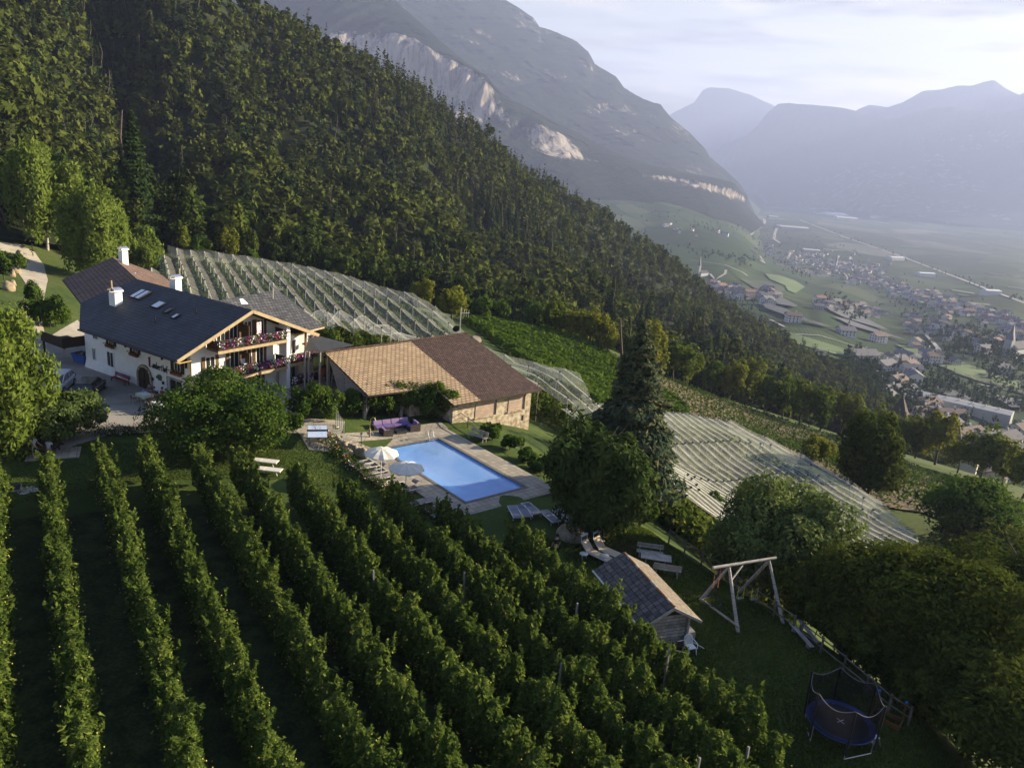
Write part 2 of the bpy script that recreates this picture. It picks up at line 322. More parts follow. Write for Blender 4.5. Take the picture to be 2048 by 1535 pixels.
# lawns, courtyard, road
M_grass = M_grass
lawn = [(-48, 22), (-48, 58), (-40, 60)]+[tuple(G(*q)[:2]) for q in [(150, 880), (260, 872), (560, 880), (700, 830), (930, 830), (1080, 900), (1150, 960), (1330, 1060), (1580, 1235), (1860, 1440)]]+[(22, 26), (20, 10), (-30, 10)]
sheet('lawn', lawn, M_grass, 0.02)
yard = [tuple(G(*q)[:2]) for q in [(110, 905), (60, 900), (20, 800), (60, 700), (120, 660), (155, 640)]]+[(-33.5, 72), (-20, 78), (-17, 82), (-12, 74)]+[tuple(G(*q)[:2]) for q in [(560, 838), (600, 866), (470, 868), (330, 866), (230, 866), (160, 888)]]
sheet('courtyard', yard, M_pave, 0.035)
road = [tuple(G(*q)[:2]) for q in [(20, 690), (95, 690), (84, 640), (88, 600), (96, 560), (88, 530), (70, 505), (42, 490), (0, 484), (-80, 480), (-80, 500), (-10, 500), (22, 510), (36, 545), (56, 575), (45, 610), (32, 640)]]
sheet('road', road, M_gravel, 0.04)
# ================================================================== FORESTED HILLSIDE
CREST = [(-500, -420, 430), (-200, -330, 430), (100, -220, 430), (330, -95, 430), (545, 30, 440), (690, 118, 460), (830, 205, 500), (1000, 320, 560), (1150, 412, 610), (1270, 492, 650), (1400, 590, 680), (1500, 660, 660), (1620, 740, 600), (1720, 800, 520), (1790, 880, 440), (1900, 950, 400)]
def offs(row, dy, fd, dx=0): return [(a+dx, b+dy, c*fd) for a, b, c in row]
_m1 = [(-400, 230, 240), (0, 330, 225), (250, 420, 250), (500, 440, 255), (700, 500, 250), (900, 570, 250), (1130, 640, 260), (1300, 700, 280), (1500, 775, 310), (1650, 835, 330), (1800, 905, 345), (1900, 942, 350)]
_m2 = [(-400, 60, 270), (0, 180, 285), (230, 330, 320), (400, 330, 335), (640, 370, 330), (850, 440, 340), (1100, 540, 370), (1300, 640, 410), (1480, 720, 430), (1640, 800, 420), (1780, 880, 390), (1900, 945, 370)]
_m3 = [(-450, -160, 340), (-50, -20, 355), (230, 90, 390), (420, 150, 380), (620, 210, 385), (830, 310, 410), (1060, 430, 460), (1260, 560, 520), (1440, 670, 540), (1600, 750, 500), (1760, 855, 440), (1900, 948, 385)]
FB = [(-300, 480, 165)]+[(a, b+14, c*0.95) for a, b, c in FOOT[1:11]]+[(1900, 955, 290)]
hgrid, ht = loft([FB, _m1, _m2, _m3, CREST, offs(CREST, 90, 1.22, -10), offs(CREST, 260, 1.5, -60)], 150, 90)
gy = fbm(hgrid[..., 0]/70, hgrid[..., 1]/70, 3, 5)*np.clip(ht/1.0, 0, 1)[:, None]*np.clip((5-ht)/1.2, 0.25, 1)[:, None]
hgrid[..., 2] += gy*14
_v = hgrid-np.array([0, 0, CAMZ]); _dz = _v@_f; _px = IW/2+FPX*(_v@_r)/_dz; _py = IH/2-FPX*(_v@_u)/_dz
for gl, am, wd in (([(150, -80), (215, 90), (262, 240), (330, 400), (360, 480)], 17, 48), ([(520, 120), (560, 260), (640, 420), (700, 540)], 7, 45), ([(900, 330), (950, 480), (1010, 600)], 7, 45), ([(1250, 560), (1330, 690), (1400, 770)], 7, 40)):
    gl = np.array(gl, float); gx_ = np.interp(_py, gl[:, 1], gl[:, 0]); hgrid[..., 2] -= am*np.exp(-((_px-gx_)/wd)**2)*np.clip((ht-0.6)/0.8, 0, 1)[:, None]*(_py < gl[-1, 1]+60)*np.clip((4.6-ht), 0, 1)[:, None]
M_floor = groundmat('forest floor', [(.36, (.012, .018, .008)), (.5, (.022, .032, .012)), (.62, (.035, .040, .018))], 0.06, 1.0)
hill = mobj('hillside', npmesh('hillside', hgrid.reshape(-1, 3), gridfaces(90, 150), M_floor, smooth=True)); tag(hill, kind='structure')
# ================================================================== VALLEY SLOPE, FLOOR, MOUNTAINS
_vs = [(1980, 930, 470), (1800, 860, 520), (1900, 850, 560), (1723, 715, 750), (1930, 800, 650), (2048, 860, 620), (2048, 700, 1050), (1900, 650, 1180), (1650, 600, 1230), (1480, 560, 1300), (1400, 540, 1450), (1560, 560, 1480), (1300, 430, 2600), (1260, 400, 2900),
       (1330, 400, 3000), (1400, 440, 2600), (1450, 480, 2150), (1380, 500, 1750), (1500, 560, 1450), (1560, 425, 9000), (1700, 450, 6000), (1900, 500, 4200), (2100, 560, 3000), (1540, 470, 4300), (1600, 500, 3800), (1500, 462, 3000), (1560, 525, 2600), (1640, 560, 2100), (1750, 600, 1700), (1850, 620, 1500), (2048, 650, 1300), (1620, 690, 740), (1550, 640, 900), (1700, 860, 430), (1900, 1000, 380), (2048, 1000, 400),
       (1100, 450, 2000), (1200, 600, 1000), (1400, 760, 600), (2250, 700, 950), (2250, 900, 560), (2250, 1050, 420), (1620, 480, 3600), (1800, 540, 2500), (2048, 590, 1850), (2250, 630, 1500), (1150, 395, 2900), (1700, 780, 590), (1800, 740, 720)]
_va = np.array(_vs, float)
vs_f = tps(_va[:, :2]/100, np.log(_va[:, 2]), 0.01)
def VP(px, py): return Dp(px, py, float(np.exp(vs_f([[px/100, py/100]])[0])))
FLZ = -200.0
def VG(px, py, dz=0):            # pixel -> valley surface (slope or floor, whichever is nearer)
    a = VP(px, py); b = P(px, py, FLZ)
    d = ray(px, py)
    if d[2] < 0 and np.linalg.norm(b-[0, 0, CAMZ]) < np.linalg.norm(a-[0, 0, CAMZ]): a = b
    return a
gx, gyy = np.meshgrid(np.linspace(1060, 2320, 170), np.linspace(388, 1090, 130))
hz = IH/2-FPX*math.tan(PITCH)+(gx-1024)*math.tan(ROLL)
ok = gyy > hz+28; gyy2 = np.maximum(gyy, hz+28)
dist = np.exp(vs_f(np.stack([gx.ravel()/100, gyy2.ravel()/100], 1))).reshape(gx.shape)
dd = (gx[..., None]-IW/2)/FPX*_r-(gyy2[..., None]-IH/2)/FPX*_u+_f; dd /= np.linalg.norm(dd, axis=-1, keepdims=True)
vg = dd*dist[..., None]+np.array([0, 0, CAMZ])
def fieldmat(name, base, cell=0.012, stripe=0.0, extra=None):
    """patchwork of fields: voronoi cells with per-cell colour and fine planting lines"""
    m, t, out = newmat(name); b = nd(t, 'ShaderNodeBsdfPrincipled'); b.inputs['Roughness'].default_value = 0.95; b.inputs['Specular IOR Level'].default_value = 0.05
    t.links.new(b.outputs[0], out.inputs[0]); tcn = nd(t, 'ShaderNodeTexCoord'); mpn = nd(t, 'ShaderNodeMapping'); mpn.inputs['Scale'].default_value = (1, 0.45, 0); mpn.inputs['Rotation'].default_value = (0, 0, 0.5)
    t.links.new(tcn.outputs['Object'], mpn.inputs[0])
    v = nd(t, 'ShaderNodeTexVoronoi', i_Scale=cell); v.distance = 'CHEBYCHEV'; t.links.new(mpn.outputs[0], v.inputs[0])
    ve = nd(t, 'ShaderNodeTexVoronoi', feature='DISTANCE_TO_EDGE', i_Scale=cell); t.links.new(mpn.outputs[0], ve.inputs[0])
    sx = nd(t, 'ShaderNodeSeparateColor'); t.links.new(v.outputs['Color'], sx.inputs[0])
    n = nd(t, 'ShaderNodeTexNoise', i_Scale=cell*3, i_Detail=8.0, i_Roughness=0.7); t.links.new(tcn.outputs['Object'], n.inputs[0])
    mx = nd(t, 'ShaderNodeMath', operation='MULTIPLY_ADD'); mx.inputs[1].default_value = 0.55; hh = nd(t, 'ShaderNodeMath', operation='MULTIPLY'); hh.inputs[1].default_value = 0.45
    t.links.new(n.outputs[0], hh.inputs[0]); t.links.new(sx.outputs[0], mx.inputs[0]); t.links.new(hh.outputs[0], mx.inputs[2])
    r = ramp(t, base); t.links.new(mx.outputs[0], r.inputs[0])
    er = ramp(t, [(0.0, (.55, .55, .5)), (0.03, (.62, .62, .6)), (0.05, (1, 1, 1))]); t.links.new(ve.outputs['Distance'], er.inputs[0])
    m3 = nd(t, 'ShaderNodeMixRGB', blend_type='MULTIPLY'); m3.inputs[0].default_value = 0.8; t.links.new(r.outputs[0], m3.inputs[1]); t.links.new(er.outputs[0], m3.inputs[2])
    w = nd(t, 'ShaderNodeTexWave', i_Scale=stripe or 0.05, i_Distortion=1.5, i_Detail=1.0); t.links.new(mpn.outputs[0], w.inputs[0])
    wr = ramp(t, [(0.3, (.78, .78, .78)), (0.7, (1.08, 1.08, 1.08))]); t.links.new(w.outputs[0], wr.inputs[0])
    m4 = nd(t, 'ShaderNodeMixRGB', blend_type='MULTIPLY'); m4.inputs[0].default_value = 0.9; t.links.new(m3.outputs[0], m4.inputs[1]); t.links.new(wr.outputs[0], m4.inputs[2])
    t.links.new(m4.outputs[0], b.inputs['Base Color'])
    return m
M_slope = fieldmat('vineyard terraces', [(.15, (.018, .034, .014)), (.4, (.028, .050, .020)), (.6, (.040, .066, .026)), (.85, (.066, .082, .042))], 0.008, 0.09)
M_vfloor = fieldmat('valley orchards', [(.1, (.016, .030, .016)), (.4, (.026, .044, .024)), (.62, (.042, .060, .032)), (.72, (.09, .10, .08)), (.9, (.16, .16, .14))], 0.0042, 0.03)
slope = mobj('valley_slope', npmesh('valley_slope', vg.reshape(-1, 3), gridfaces(130, 170)[:, ::-1], M_slope, smooth=True)); tag(slope, kind='structure')
fl = MB(); fl.quad((-9000, 200, FLZ), (16000, 200, FLZ), (16000, 17000, FLZ), (-9000, 17000, FLZ)); tag(fl.build('valley_floor', M_vfloor), kind='structure')
def rockforest(name, forest, forest2, rock, rock2, fscale=0.004):
    m, t, out = newmat(name); b = nd(t, 'ShaderNodeBsdfPrincipled'); b.inputs['Roughness'].default_value = 0.95; b.inputs['Specular IOR Level'].default_value = 0.05
    t.links.new(b.outputs[0], out.inputs[0]); tcn = nd(t, 'ShaderNodeTexCoord')
    n = nd(t, 'ShaderNodeTexNoise', i_Scale=fscale, i_Detail=12.0, i_Roughness=0.68); t.links.new(tcn.outputs['Object'], n.inputs[0])
    nf = nd(t, 'ShaderNodeTexNoise', i_Scale=fscale*9, i_Detail=6.0, i_Roughness=0.75); t.links.new(tcn.outputs['Object'], nf.inputs[0])
    av = nd(t, 'ShaderNodeMath', operation='ADD'); hv_ = nd(t, 'ShaderNodeMath', operation='MULTIPLY'); hv_.inputs[1].default_value = 0.5; t.links.new(n.outputs[0], av.inputs[0]); t.links.new(nf.outputs[0], av.inputs[1]); t.links.new(av.outputs[0], hv_.inputs[0])
    fr = ramp(t, [(.40, forest), (.60, forest2)]); t.links.new(hv_.outputs[0], fr.inputs[0])
    mp3 = nd(t, 'ShaderNodeMapping'); mp3.inputs['Scale'].default_value = (1, 1, 0.16); t.links.new(tcn.outputs['Object'], mp3.inputs[0])
    n2 = nd(t, 'ShaderNodeTexNoise', i_Scale=fscale*7, i_Detail=8.0, i_Roughness=0.7); t.links.new(mp3.outputs[0], n2.inputs[0])
    rr = ramp(t, [(.38, rock2), (.56, rock)]); t.links.new(n2.outputs[0], rr.inputs[0])
    a = nd(t, 'ShaderNodeAttribute', attribute_name='rock'); ad = nd(t, 'ShaderNodeMath', operation='ADD'); sb = nd(t, 'ShaderNodeMath', operation='MULTIPLY_ADD'); sb.inputs[1].default_value = 1.1; sb.inputs[2].default_value = -0.55
    t.links.new(n2.outputs[0], sb.inputs[0]); t.links.new(a.outputs['Fac'], ad.inputs[0]); t.links.new(sb.outputs[0], ad.inputs[1])
    mr = ramp(t, [(.45, (0, 0, 0)), (.62, (1, 1, 1))]); t.links.new(ad.outputs[0], mr.inputs[0])
    mx = nd(t, 'ShaderNodeMixRGB'); t.links.new(mr.outputs[0], mx.inputs[0]); t.links.new(fr.outputs[0], mx.inputs[1]); t.links.new(rr.outputs[0], mx.inputs[2]); t.links.new(mx.outputs[0], b.inputs['Base Color'])
    bp = nd(t, 'ShaderNodeBump', i_Strength=1.0, i_Distance=26.0); t.links.new(hv_.outputs[0], bp.inputs['Height']); t.links.new(bp.outputs[0], b.inputs['Normal'])
    return m
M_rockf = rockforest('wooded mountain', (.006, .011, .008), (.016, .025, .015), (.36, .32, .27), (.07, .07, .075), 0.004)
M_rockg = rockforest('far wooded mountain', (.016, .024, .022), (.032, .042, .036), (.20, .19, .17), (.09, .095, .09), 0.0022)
def mountain(name, rows, nu, nv, amp, sc, mat, rockrows=None, seed=1, rocknoise=None, ribs=0.0):
    g, t = loft(rows, nu, nv); p = g.reshape(-1, 3)
    away = p-np.array([0, 0, CAMZ]); away[:, 2] = 0; away /= np.linalg.norm(away, axis=1, keepdims=True)
    n = fbm(p[:, 0]/sc, p[:, 1]/sc+p[:, 2]/sc*0.6, 5, seed, 0.55); lat = p[:, 0]*0.8-p[:, 1]*0.6
    rib = np.abs(fbm(lat/(sc*0.55), p[:, 2]/(sc*3.2), 4, seed+9)); fine = fbm(lat/(sc*0.10), p[:, 2]/(sc*0.5), 3, seed+15)
    k = np.repeat(np.clip(np.minimum(t, (len(rows)-1)-t)*1.5, 0, 1), nu)
    q = p+away*((n*amp*2.2+rib*amp*ribs+fine*amp*0.9)*k)[:, None]; q[:, 2] += n*amp*0.28*k
    rock = np.zeros(len(p)); tt = np.repeat(t, nu)
    if rockrows:
        for a, b_ in rockrows:
            rock = np.maximum(rock, np.clip(1-np.abs(tt-(a+b_)/2)/((b_-a)/2)*0.45, 0, 1)*((tt > a) & (tt < b_)))
        brk = fbm(lat/(sc*0.5), p[:, 2]/900, 3, seed+4); rr_ = p-np.array([0, 0, CAMZ]); ppx = IW/2+FPX*(rr_@_r)/(rr_@_f); damp = np.interp(ppx, [700, 800, 1000, 1120, 1180, 1340, 1500], [.0, .14, .12, .0, -.33, -.42, -.38])
        rock = np.clip(rock*0.85+brk*0.55-0.10+damp, 0, 0.95)*(rock > 0)
    if rocknoise:
        rn = fbm(p[:, 0]/rocknoise, p[:, 2]/rocknoise*1.5+p[:, 1]/rocknoise*0.3, 4, seed+30); rock = np.maximum(rock, np.clip((rn-0.16)*2.2, 0, 0.42))
    me = npmesh(name, q, gridfaces(nv, nu), mat, smooth=True, attr={'rock': ('POINT', rock)})
    o = mobj(name, me); tag(o, kind='structure'); return o
# front shoulder with the pale cliff band
mountain('mountain_shoulder', [
    [(300, 480, 2700), (800, 450, 2700), (1050, 430, 2700), (1200, 425, 2750), (1290, 420, 2800), (1370, 440, 2700), (1440, 462, 2650), (1500, 468, 3000), (1530, 450, 3900)],
    [(300, 190, 3200), (677, 98, 3200), (750, 137, 3180), (813, 181, 3150), (882, 220, 3100), (940, 236, 3100), (985, 262, 3080), (1028, 280, 3080), (1087, 300, 3080), (1136, 318, 3100), (1194, 340, 3150), (1300, 362, 3250), (1399, 380, 3400), (1458, 397, 3700), (1492, 408, 4200)],
    [(300, 160, 3290), (677, 62, 3290), (760, 60, 3270), (828, 76, 3240), (872, 104, 3190), (931, 134, 3190), (975, 160, 3170), (1009, 208, 3170), (1040, 228, 3170), (1085, 246, 3170), (1126, 270, 3200), (1175, 306, 3250), (1300, 344, 3350), (1404, 362, 3500), (1468, 377, 3780), (1493, 392, 4300)],
    [(300, -60, 3700), (700, -40, 3650), (799, 8, 3600), (843, 46, 3560), (882, 84, 3520), (926, 122, 3480), (970, 155, 3460), (1015, 196, 3460), (1080, 228, 3480), (1150, 262, 3520), (1220, 300, 3600), (1300, 330, 3750), (1400, 352, 3900), (1470, 368, 4100), (1494, 390, 4500)],
    [(300, 0, 4300), (700, 20, 4200), (799, 60, 4100), (900, 140, 4000), (1015, 240, 3960), (1150, 300, 4000), (1300, 370, 4200), (1400, 400, 4300), (1470, 410, 4500), (1494, 420, 4800)]],
    420, 260, 34, 300, M_rockf, rockrows=[(0.93, 2.02)], seed=3, ribs=1.2)
mountain('mountain_ridge', [
    [(200, 380, 3500), (800, 300, 3500), (1000, 330, 3500), (1200, 390, 3500), (1350, 410, 3500), (1450, 440, 3500), (1510, 462, 3900), (1535, 452, 4700)],
    [(200, 100, 4200), (700, 60, 4100), (900, 160, 4000), (1050, 250, 3950), (1180, 310, 3900), (1320, 350, 3900), (1430, 385, 4100), (1500, 420, 4500), (1526, 446, 5000)],
    [(200, -60, 4800), (700, -40, 4700), (900, 40, 4600), (1050, 130, 4500), (1180, 220, 4450), (1300, 290, 4450), (1400, 335, 4500), (1480, 390, 4800), (1519, 442, 5200)],
    [(100, -70, 5700), (500, -66, 5600), (800, -60, 5500), (930, -42, 5450), (1009, 0, 5400), (1067, 37, 5400), (1082, 58, 5350), (1116, 66, 5350), (1155, 84, 5350), (1177, 104, 5300), (1190, 129, 5300), (1233, 154, 5250), (1248, 176, 5250), (1287, 199, 5200), (1321, 209, 5200), (1341, 233, 5150), (1380, 267, 5150), (1409, 297, 5100), (1420, 316, 5100), (1443, 336, 5100), (1477, 365, 5150), (1492, 386, 5200), (1505, 415, 5250), (1520, 445, 5300)],
    [(100, -480, 7000), (600, -200, 6800), (950, 0, 6600), (1100, 110, 6400), (1250, 230, 6300), (1400, 360, 6200), (1500, 430, 6100), (1515, 455, 6000)]],
    460, 260, 58, 380, M_rockf, seed=11, rocknoise=150, ribs=1.6)
mountain('mountain_across', [
    [(1380, 398, 12000), (1500, 402, 9500), (1600, 412, 8200), (1750, 425, 7000), (1900, 445, 6600), (2048, 466, 6300), (2400, 505, 6000)],
    [(1400, 372, 11500), (1480, 350, 10000), (1600, 340, 8900), (1750, 350, 8000), (1900, 370, 7900), (2048, 385, 7700), (2400, 410, 7400)],
    [(1410, 345, 11500), (1450, 318, 10600), (1520, 280, 10000), (1620, 270, 9500), (1750, 285, 8900), (1900, 290, 8700), (2048, 298, 8600), (2400, 320, 8400)],
    [(1415, 335, 12000), (1426, 313, 11500), (1446, 291, 11000), (1490, 274, 10600), (1515, 251, 10400), (1534, 226, 10300), (1556, 208, 10300), (1578, 206, 10300), (1629, 210, 10000), (1683, 215, 9800), (1738, 228, 9600), (1797, 236, 9400), (1830, 223, 9300), (1866, 215, 9200), (1903, 212, 9200), (1939, 219, 9200), (1994, 228, 9200), (2048, 214, 9200), (2150, 200, 9200), (2400, 190, 9200)],
    [(1430, 350, 12800), (1556, 250, 11600), (1700, 255, 11200), (1900, 260, 10700), (2048, 250, 10200), (2400, 200, 9600)]],
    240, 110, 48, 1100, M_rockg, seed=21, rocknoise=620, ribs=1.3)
mountain('mountain_beyond', [
    [(1600, 380, 9900), (2048, 400, 9800), (2450, 420, 9600)],
    [(1650, 300, 10100), (2048, 300, 10100), (2450, 300, 9900)],
    [(1690, 235, 10600), (1716, 219, 10600), (1738, 210, 10600), (1775, 215, 10600), (1804, 206, 10600), (1844, 183, 10600), (1884, 179, 10600), (1914, 172, 10600), (1943, 172, 10600), (1968, 164, 10600), (1987, 161, 10600), (2012, 179, 10600), (2038, 192, 10600), (2060, 180, 10600), (2120, 150, 10600), (2450, 110, 10600)],
    [(1700, 260, 11900), (2048, 230, 11900), (2450, 180, 11900)]],
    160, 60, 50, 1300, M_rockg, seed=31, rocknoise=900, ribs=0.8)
mountain('mountain_peak', [
    [(1200, 400, 11500), (1400, 400, 11500), (1650, 400, 11500)],
    [(1260, 300, 12000), (1400, 280, 12000), (1640, 290, 12000)],
    [(1250, 290, 12600), (1342, 228, 12600), (1388, 205, 12600), (1406, 180, 12600), (1420, 175, 12600), (1457, 177, 12600), (1501, 190, 12600), (1545, 210, 12600), (1600, 235, 12600), (1700, 280, 12600)],
    [(1260, 330, 13700), (1430, 230, 13700), (1690, 320, 13700)]],
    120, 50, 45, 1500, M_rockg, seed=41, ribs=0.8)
# ------------------------------------------------------------------ haze
hm, ht_, ho = newmat('haze'); hv = nd(ht_, 'ShaderNodeVolumePrincipled'); hv.inputs['Color'].default_value = (.50, .60, .98, 1); hv.inputs['Density'].default_value = 1.05e-4; hv.inputs['Anisotropy'].default_value = 0.18
ht_.links.new(hv.outputs[0], ho.inputs['Volume'])
hb = MB(); hb.box((2600, 6950, 745), (15300, 14700, 1990)); hzo = hb.build('haze', hm); tag(hzo, kind='stuff')
# ================================================================== TREES
FOL = {
 'apple': leafmat('apple leaves', [(0, (.020, .038, .010)), (.4, (.050, .084, .018)), (.72, (.13, .175, .04)), (1, (.28, .29, .08))], 0.40, 0.15),
 'forest_broad': leafmat('forest leaves', [(0, (.015, .027, .008)), (.35, (.027, .046, .012)), (.6, (.043, .064, .016)), (.85, (.068, .088, .021)), (1, (.10, .115, .028))], 0.22, 0.6),
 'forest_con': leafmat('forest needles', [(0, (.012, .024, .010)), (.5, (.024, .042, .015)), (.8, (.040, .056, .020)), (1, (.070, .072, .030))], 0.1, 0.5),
 'edge': leafmat('woodland edge leaves', [(0, (.040, .068, .012)), (.4, (.075, .115, .018)), (.7, (.14, .16, .025)), (1, (.24, .20, .035))], 0.35, 0.4),
 'birch': leafmat('birch leaves', [(0, (.050, .088, .018)), (.5, (.095, .145, .028)), (1, (.17, .21, .050))], 0.4, 0.1),
 'cherry': leafmat('cherry leaves', [(0, (.020, .042, .010)), (.5, (.042, .080, .016)), (.85, (.075, .12, .025)), (1, (.17, .16, .05))], 0.3, 0.1),
 'willow': leafmat('willow leaves', [(0, (.036, .062, .020)), (.5, (.090, .130, .042)), (.85, (.17, .21, .075)), (1, (.28, .30, .13))], 0.35, 0.1),
 'walnut': leafmat('walnut leaves', [(0, (.016, .028, .008)), (.5, (.040, .060, .013)), (.85, (.085, .105, .022)), (1, (.18, .17, .035))], 0.3, 0.1),
 'spruce': leafmat('blue spruce needles', [(0, (.012, .024, .016)), (.5, (.026, .046, .030)), (.85, (.052, .074, .044)), (1, (.12, .115, .055))], 0.12, 0.1),
 'pine': leafmat('pine needles', [(0, (.016, .030, .012)), (.5, (.034, .058, .018)), (1, (.075, .10, .03))], 0.15, 0.1),
 'bush': leafmat('shrub leaves', [(0, (.022, .044, .010)), (.5, (.046, .086, .016)), (1, (.11, .15, .03))], 0.3, 0.2),
 'vine': leafmat('vine leaves', [(0, (.045, .085, .012)), (.5, (.085, .145, .020)), (1, (.16, .22, .035))], 0.35, 0.15),
}
M_bark = pm('bark', (.050, .040, .030), (.11, .09, .07), 6, 0.95, 0.6, stretch=(1, 1, .3))
M_birchbark = pm('birch bark', (.45, .42, .37), (.12, .10, .09), 3, 0.9, 0.2, stretch=(1, 1, 2))
def cardmesh(name, c, n, s, asp, rng, mat, tint=None, up=0.0):
    """diamond leaf clusters: centres c, facing n, half sizes s"""
    N = len(c); n = n/np.maximum(np.linalg.norm(n, axis=1, keepdims=True), 1e-6)
    a = rng.normal(size=(N, 3)); a[:, 2] += up; x = np.cross(n, a); x /= np.maximum(np.linalg.norm(x, axis=1, keepdims=True), 1e-6); y = np.cross(n, x)
    if np.ndim(s) == 0: s = np.full(N, float(s))
    s = s[:, None]; bend = n*s*0.25
    V = np.stack([c+y*s*asp, c+x*s*0.62-bend, c-y*s*asp, c-x*s*0.62-bend], 1).reshape(-1, 3)
    F = np.arange(N*4).reshape(-1, 4)
    tint = rng.random(N)*0.75+0.25*rng.random() if tint is None else tint
    return npmesh(name, V, F, mat, attr={'tint': ('FACE', np.clip(tint, 0, 1))})
def crown(kind, H, R, base, n, leaf, rng, lobes=18, squash=1.0):
    """returns centres, normals, sizes for a crown between z=base and z=H"""
    if kind in ('broad', 'weep'):
        cz = (H+base)/2; hz_ = (H-base)/2; L_ = []
        while len(L_) < lobes:
            d = rng.normal(size=3); d /= np.linalg.norm(d); q = rng.random()**0.45*0.80
            L_.append((d[0]*q*R, d[1]*q*R, cz+d[2]*q*hz_*0.95, (0.20+0.24*rng.random())*(1.15-q*0.35)))
        L_.append((0, 0, cz, 0.5)); Ls = np.array(L_); w = Ls[:, 3]**2; k = rng.choice(len(Ls), n, p=w/w.sum())
        M_ = max(int(n/(34 if n > 5000 else 20)), 8); ks = rng.choice(len(Ls), M_, p=w/w.sum()); ds = rng.normal(size=(M_, 3)); ds[:, 2] += 0.3; ds /= np.linalg.norm(ds, axis=1, keepdims=True)
        si = rng.integers(0, M_, n); k = ks[si]; spread = 0.22 if n > 5000 else 0.30
        d = ds[si]+rng.normal(size=(n, 3))*spread; rr = (0.78+0.30*rng.random(M_))[si][:, None]*(0.90+0.14*rng.random(n))[:, None]
        loose = rng.random(n) < 0.22; dl_ = rng.normal(size=(n, 3)); dl_ /= np.linalg.norm(dl_, axis=1, keepdims=True); d = np.where(loose[:, None], dl_, d/np.linalg.norm(d, axis=1, keepdims=True)*np.clip(np.linalg.norm(d, axis=1, keepdims=True), .8, 1.15))
        sc = np.stack([Ls[k, 3]*R, Ls[k, 3]*R, Ls[k, 3]*hz_*1.05*squash+0.08*R], 1)
        c = Ls[k, :3]+d*rr*sc; nn = ds[si]*0.7+d*0.4+rng.normal(size=(n, 3))*0.45+np.array([0, 0, .25]); subt = rng.random(M_)[si]
        if kind == 'weep': c[:, 2] -= rng.random(n)**2*hz_*0.5; nn[:, 2] *= 0.2
        c[:, 2] = np.maximum(c[:, 2], base*0.55+0.1*rng.random(n))
        tint = np.clip(0.18+0.22*rng.random(len(Ls))[k]+0.28*subt+0.36*rng.random(n), 0, 1)
        return c, nn, leaf*(0.7+0.6*rng.random(n)), tint
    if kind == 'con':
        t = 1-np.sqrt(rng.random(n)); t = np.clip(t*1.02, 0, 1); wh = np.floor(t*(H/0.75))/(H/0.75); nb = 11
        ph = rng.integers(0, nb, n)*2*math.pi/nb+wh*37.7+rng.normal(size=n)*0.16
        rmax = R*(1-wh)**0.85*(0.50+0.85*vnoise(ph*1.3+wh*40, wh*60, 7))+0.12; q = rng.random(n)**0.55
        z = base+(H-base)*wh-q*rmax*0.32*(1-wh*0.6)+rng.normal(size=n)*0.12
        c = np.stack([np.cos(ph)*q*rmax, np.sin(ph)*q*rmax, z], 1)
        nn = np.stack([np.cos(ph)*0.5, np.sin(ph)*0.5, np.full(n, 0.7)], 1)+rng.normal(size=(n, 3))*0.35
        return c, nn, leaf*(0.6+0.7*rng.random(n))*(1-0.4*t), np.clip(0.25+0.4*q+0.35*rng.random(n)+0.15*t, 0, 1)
def trunkmb(H, r, rng, limbs=5, R=2.0, base=None, lean=0.03):
    m = MB(); pts = [Vector((0, 0, -0.3))]; n = 5; x = y = 0
    for i in range(1, n+1):
        x += rng.normal()*H*lean; y += rng.normal()*H*lean; pts.append(Vector((x, y, H*i/n)))
    for i in range(n): m.tube(pts[i], pts[i+1], r*(1-0.8*i/n), r*(1-0.8*(i+1)/n), 7)
    for k in range(limbs):
        f = 0.35+0.55*rng.random(); i = min(int(f*n), n-1); p = pts[i].lerp(pts[i+1], f*n-i); a = rng.random()*6.28; l = R*(0.28+0.25*rng.random())
        q = p+Vector((math.cos(a)*l, math.sin(a)*l, l*(0.5+0.5*rng.random()))); m.tube(p, q, r*0.38, r*0.10, 5)
    return m
def treemesh(name, kind, H, R, base, n, leaf, fol, seed, bark=None, asp=1.0, lobes=18, tr=None, limbs=6, trH=0.8, up=0.0, tintb=0.0):
    rng = np.random.default_rng(seed); c, nn, s, tint = crown(kind, H, R, base, n, leaf, rng, lobes)
    cm = cardmesh(name+' crown', c, nn, s, asp, rng, FOL[fol], np.clip(tint+tintb, 0, 1), up)
    tm = trunkmb(H*(0.97 if kind == 'con' else trH), tr or H*0.022, rng, 0 if kind == 'con' else limbs, R).mesh(name+' trunk', bark or M_bark)
    return cm, tm
def put_tree(name, meshes, loc, label, cat, group=None, rz=0.0, sc=1.0, kidscale=None):
    t = thing(name, label, cat, loc, rz, group); t.scale = (sc, sc, sc) if not hasattr(sc, '__len__') else sc
    mobj('crown', meshes[0], t); mobj('trunk', meshes[1], t); return t
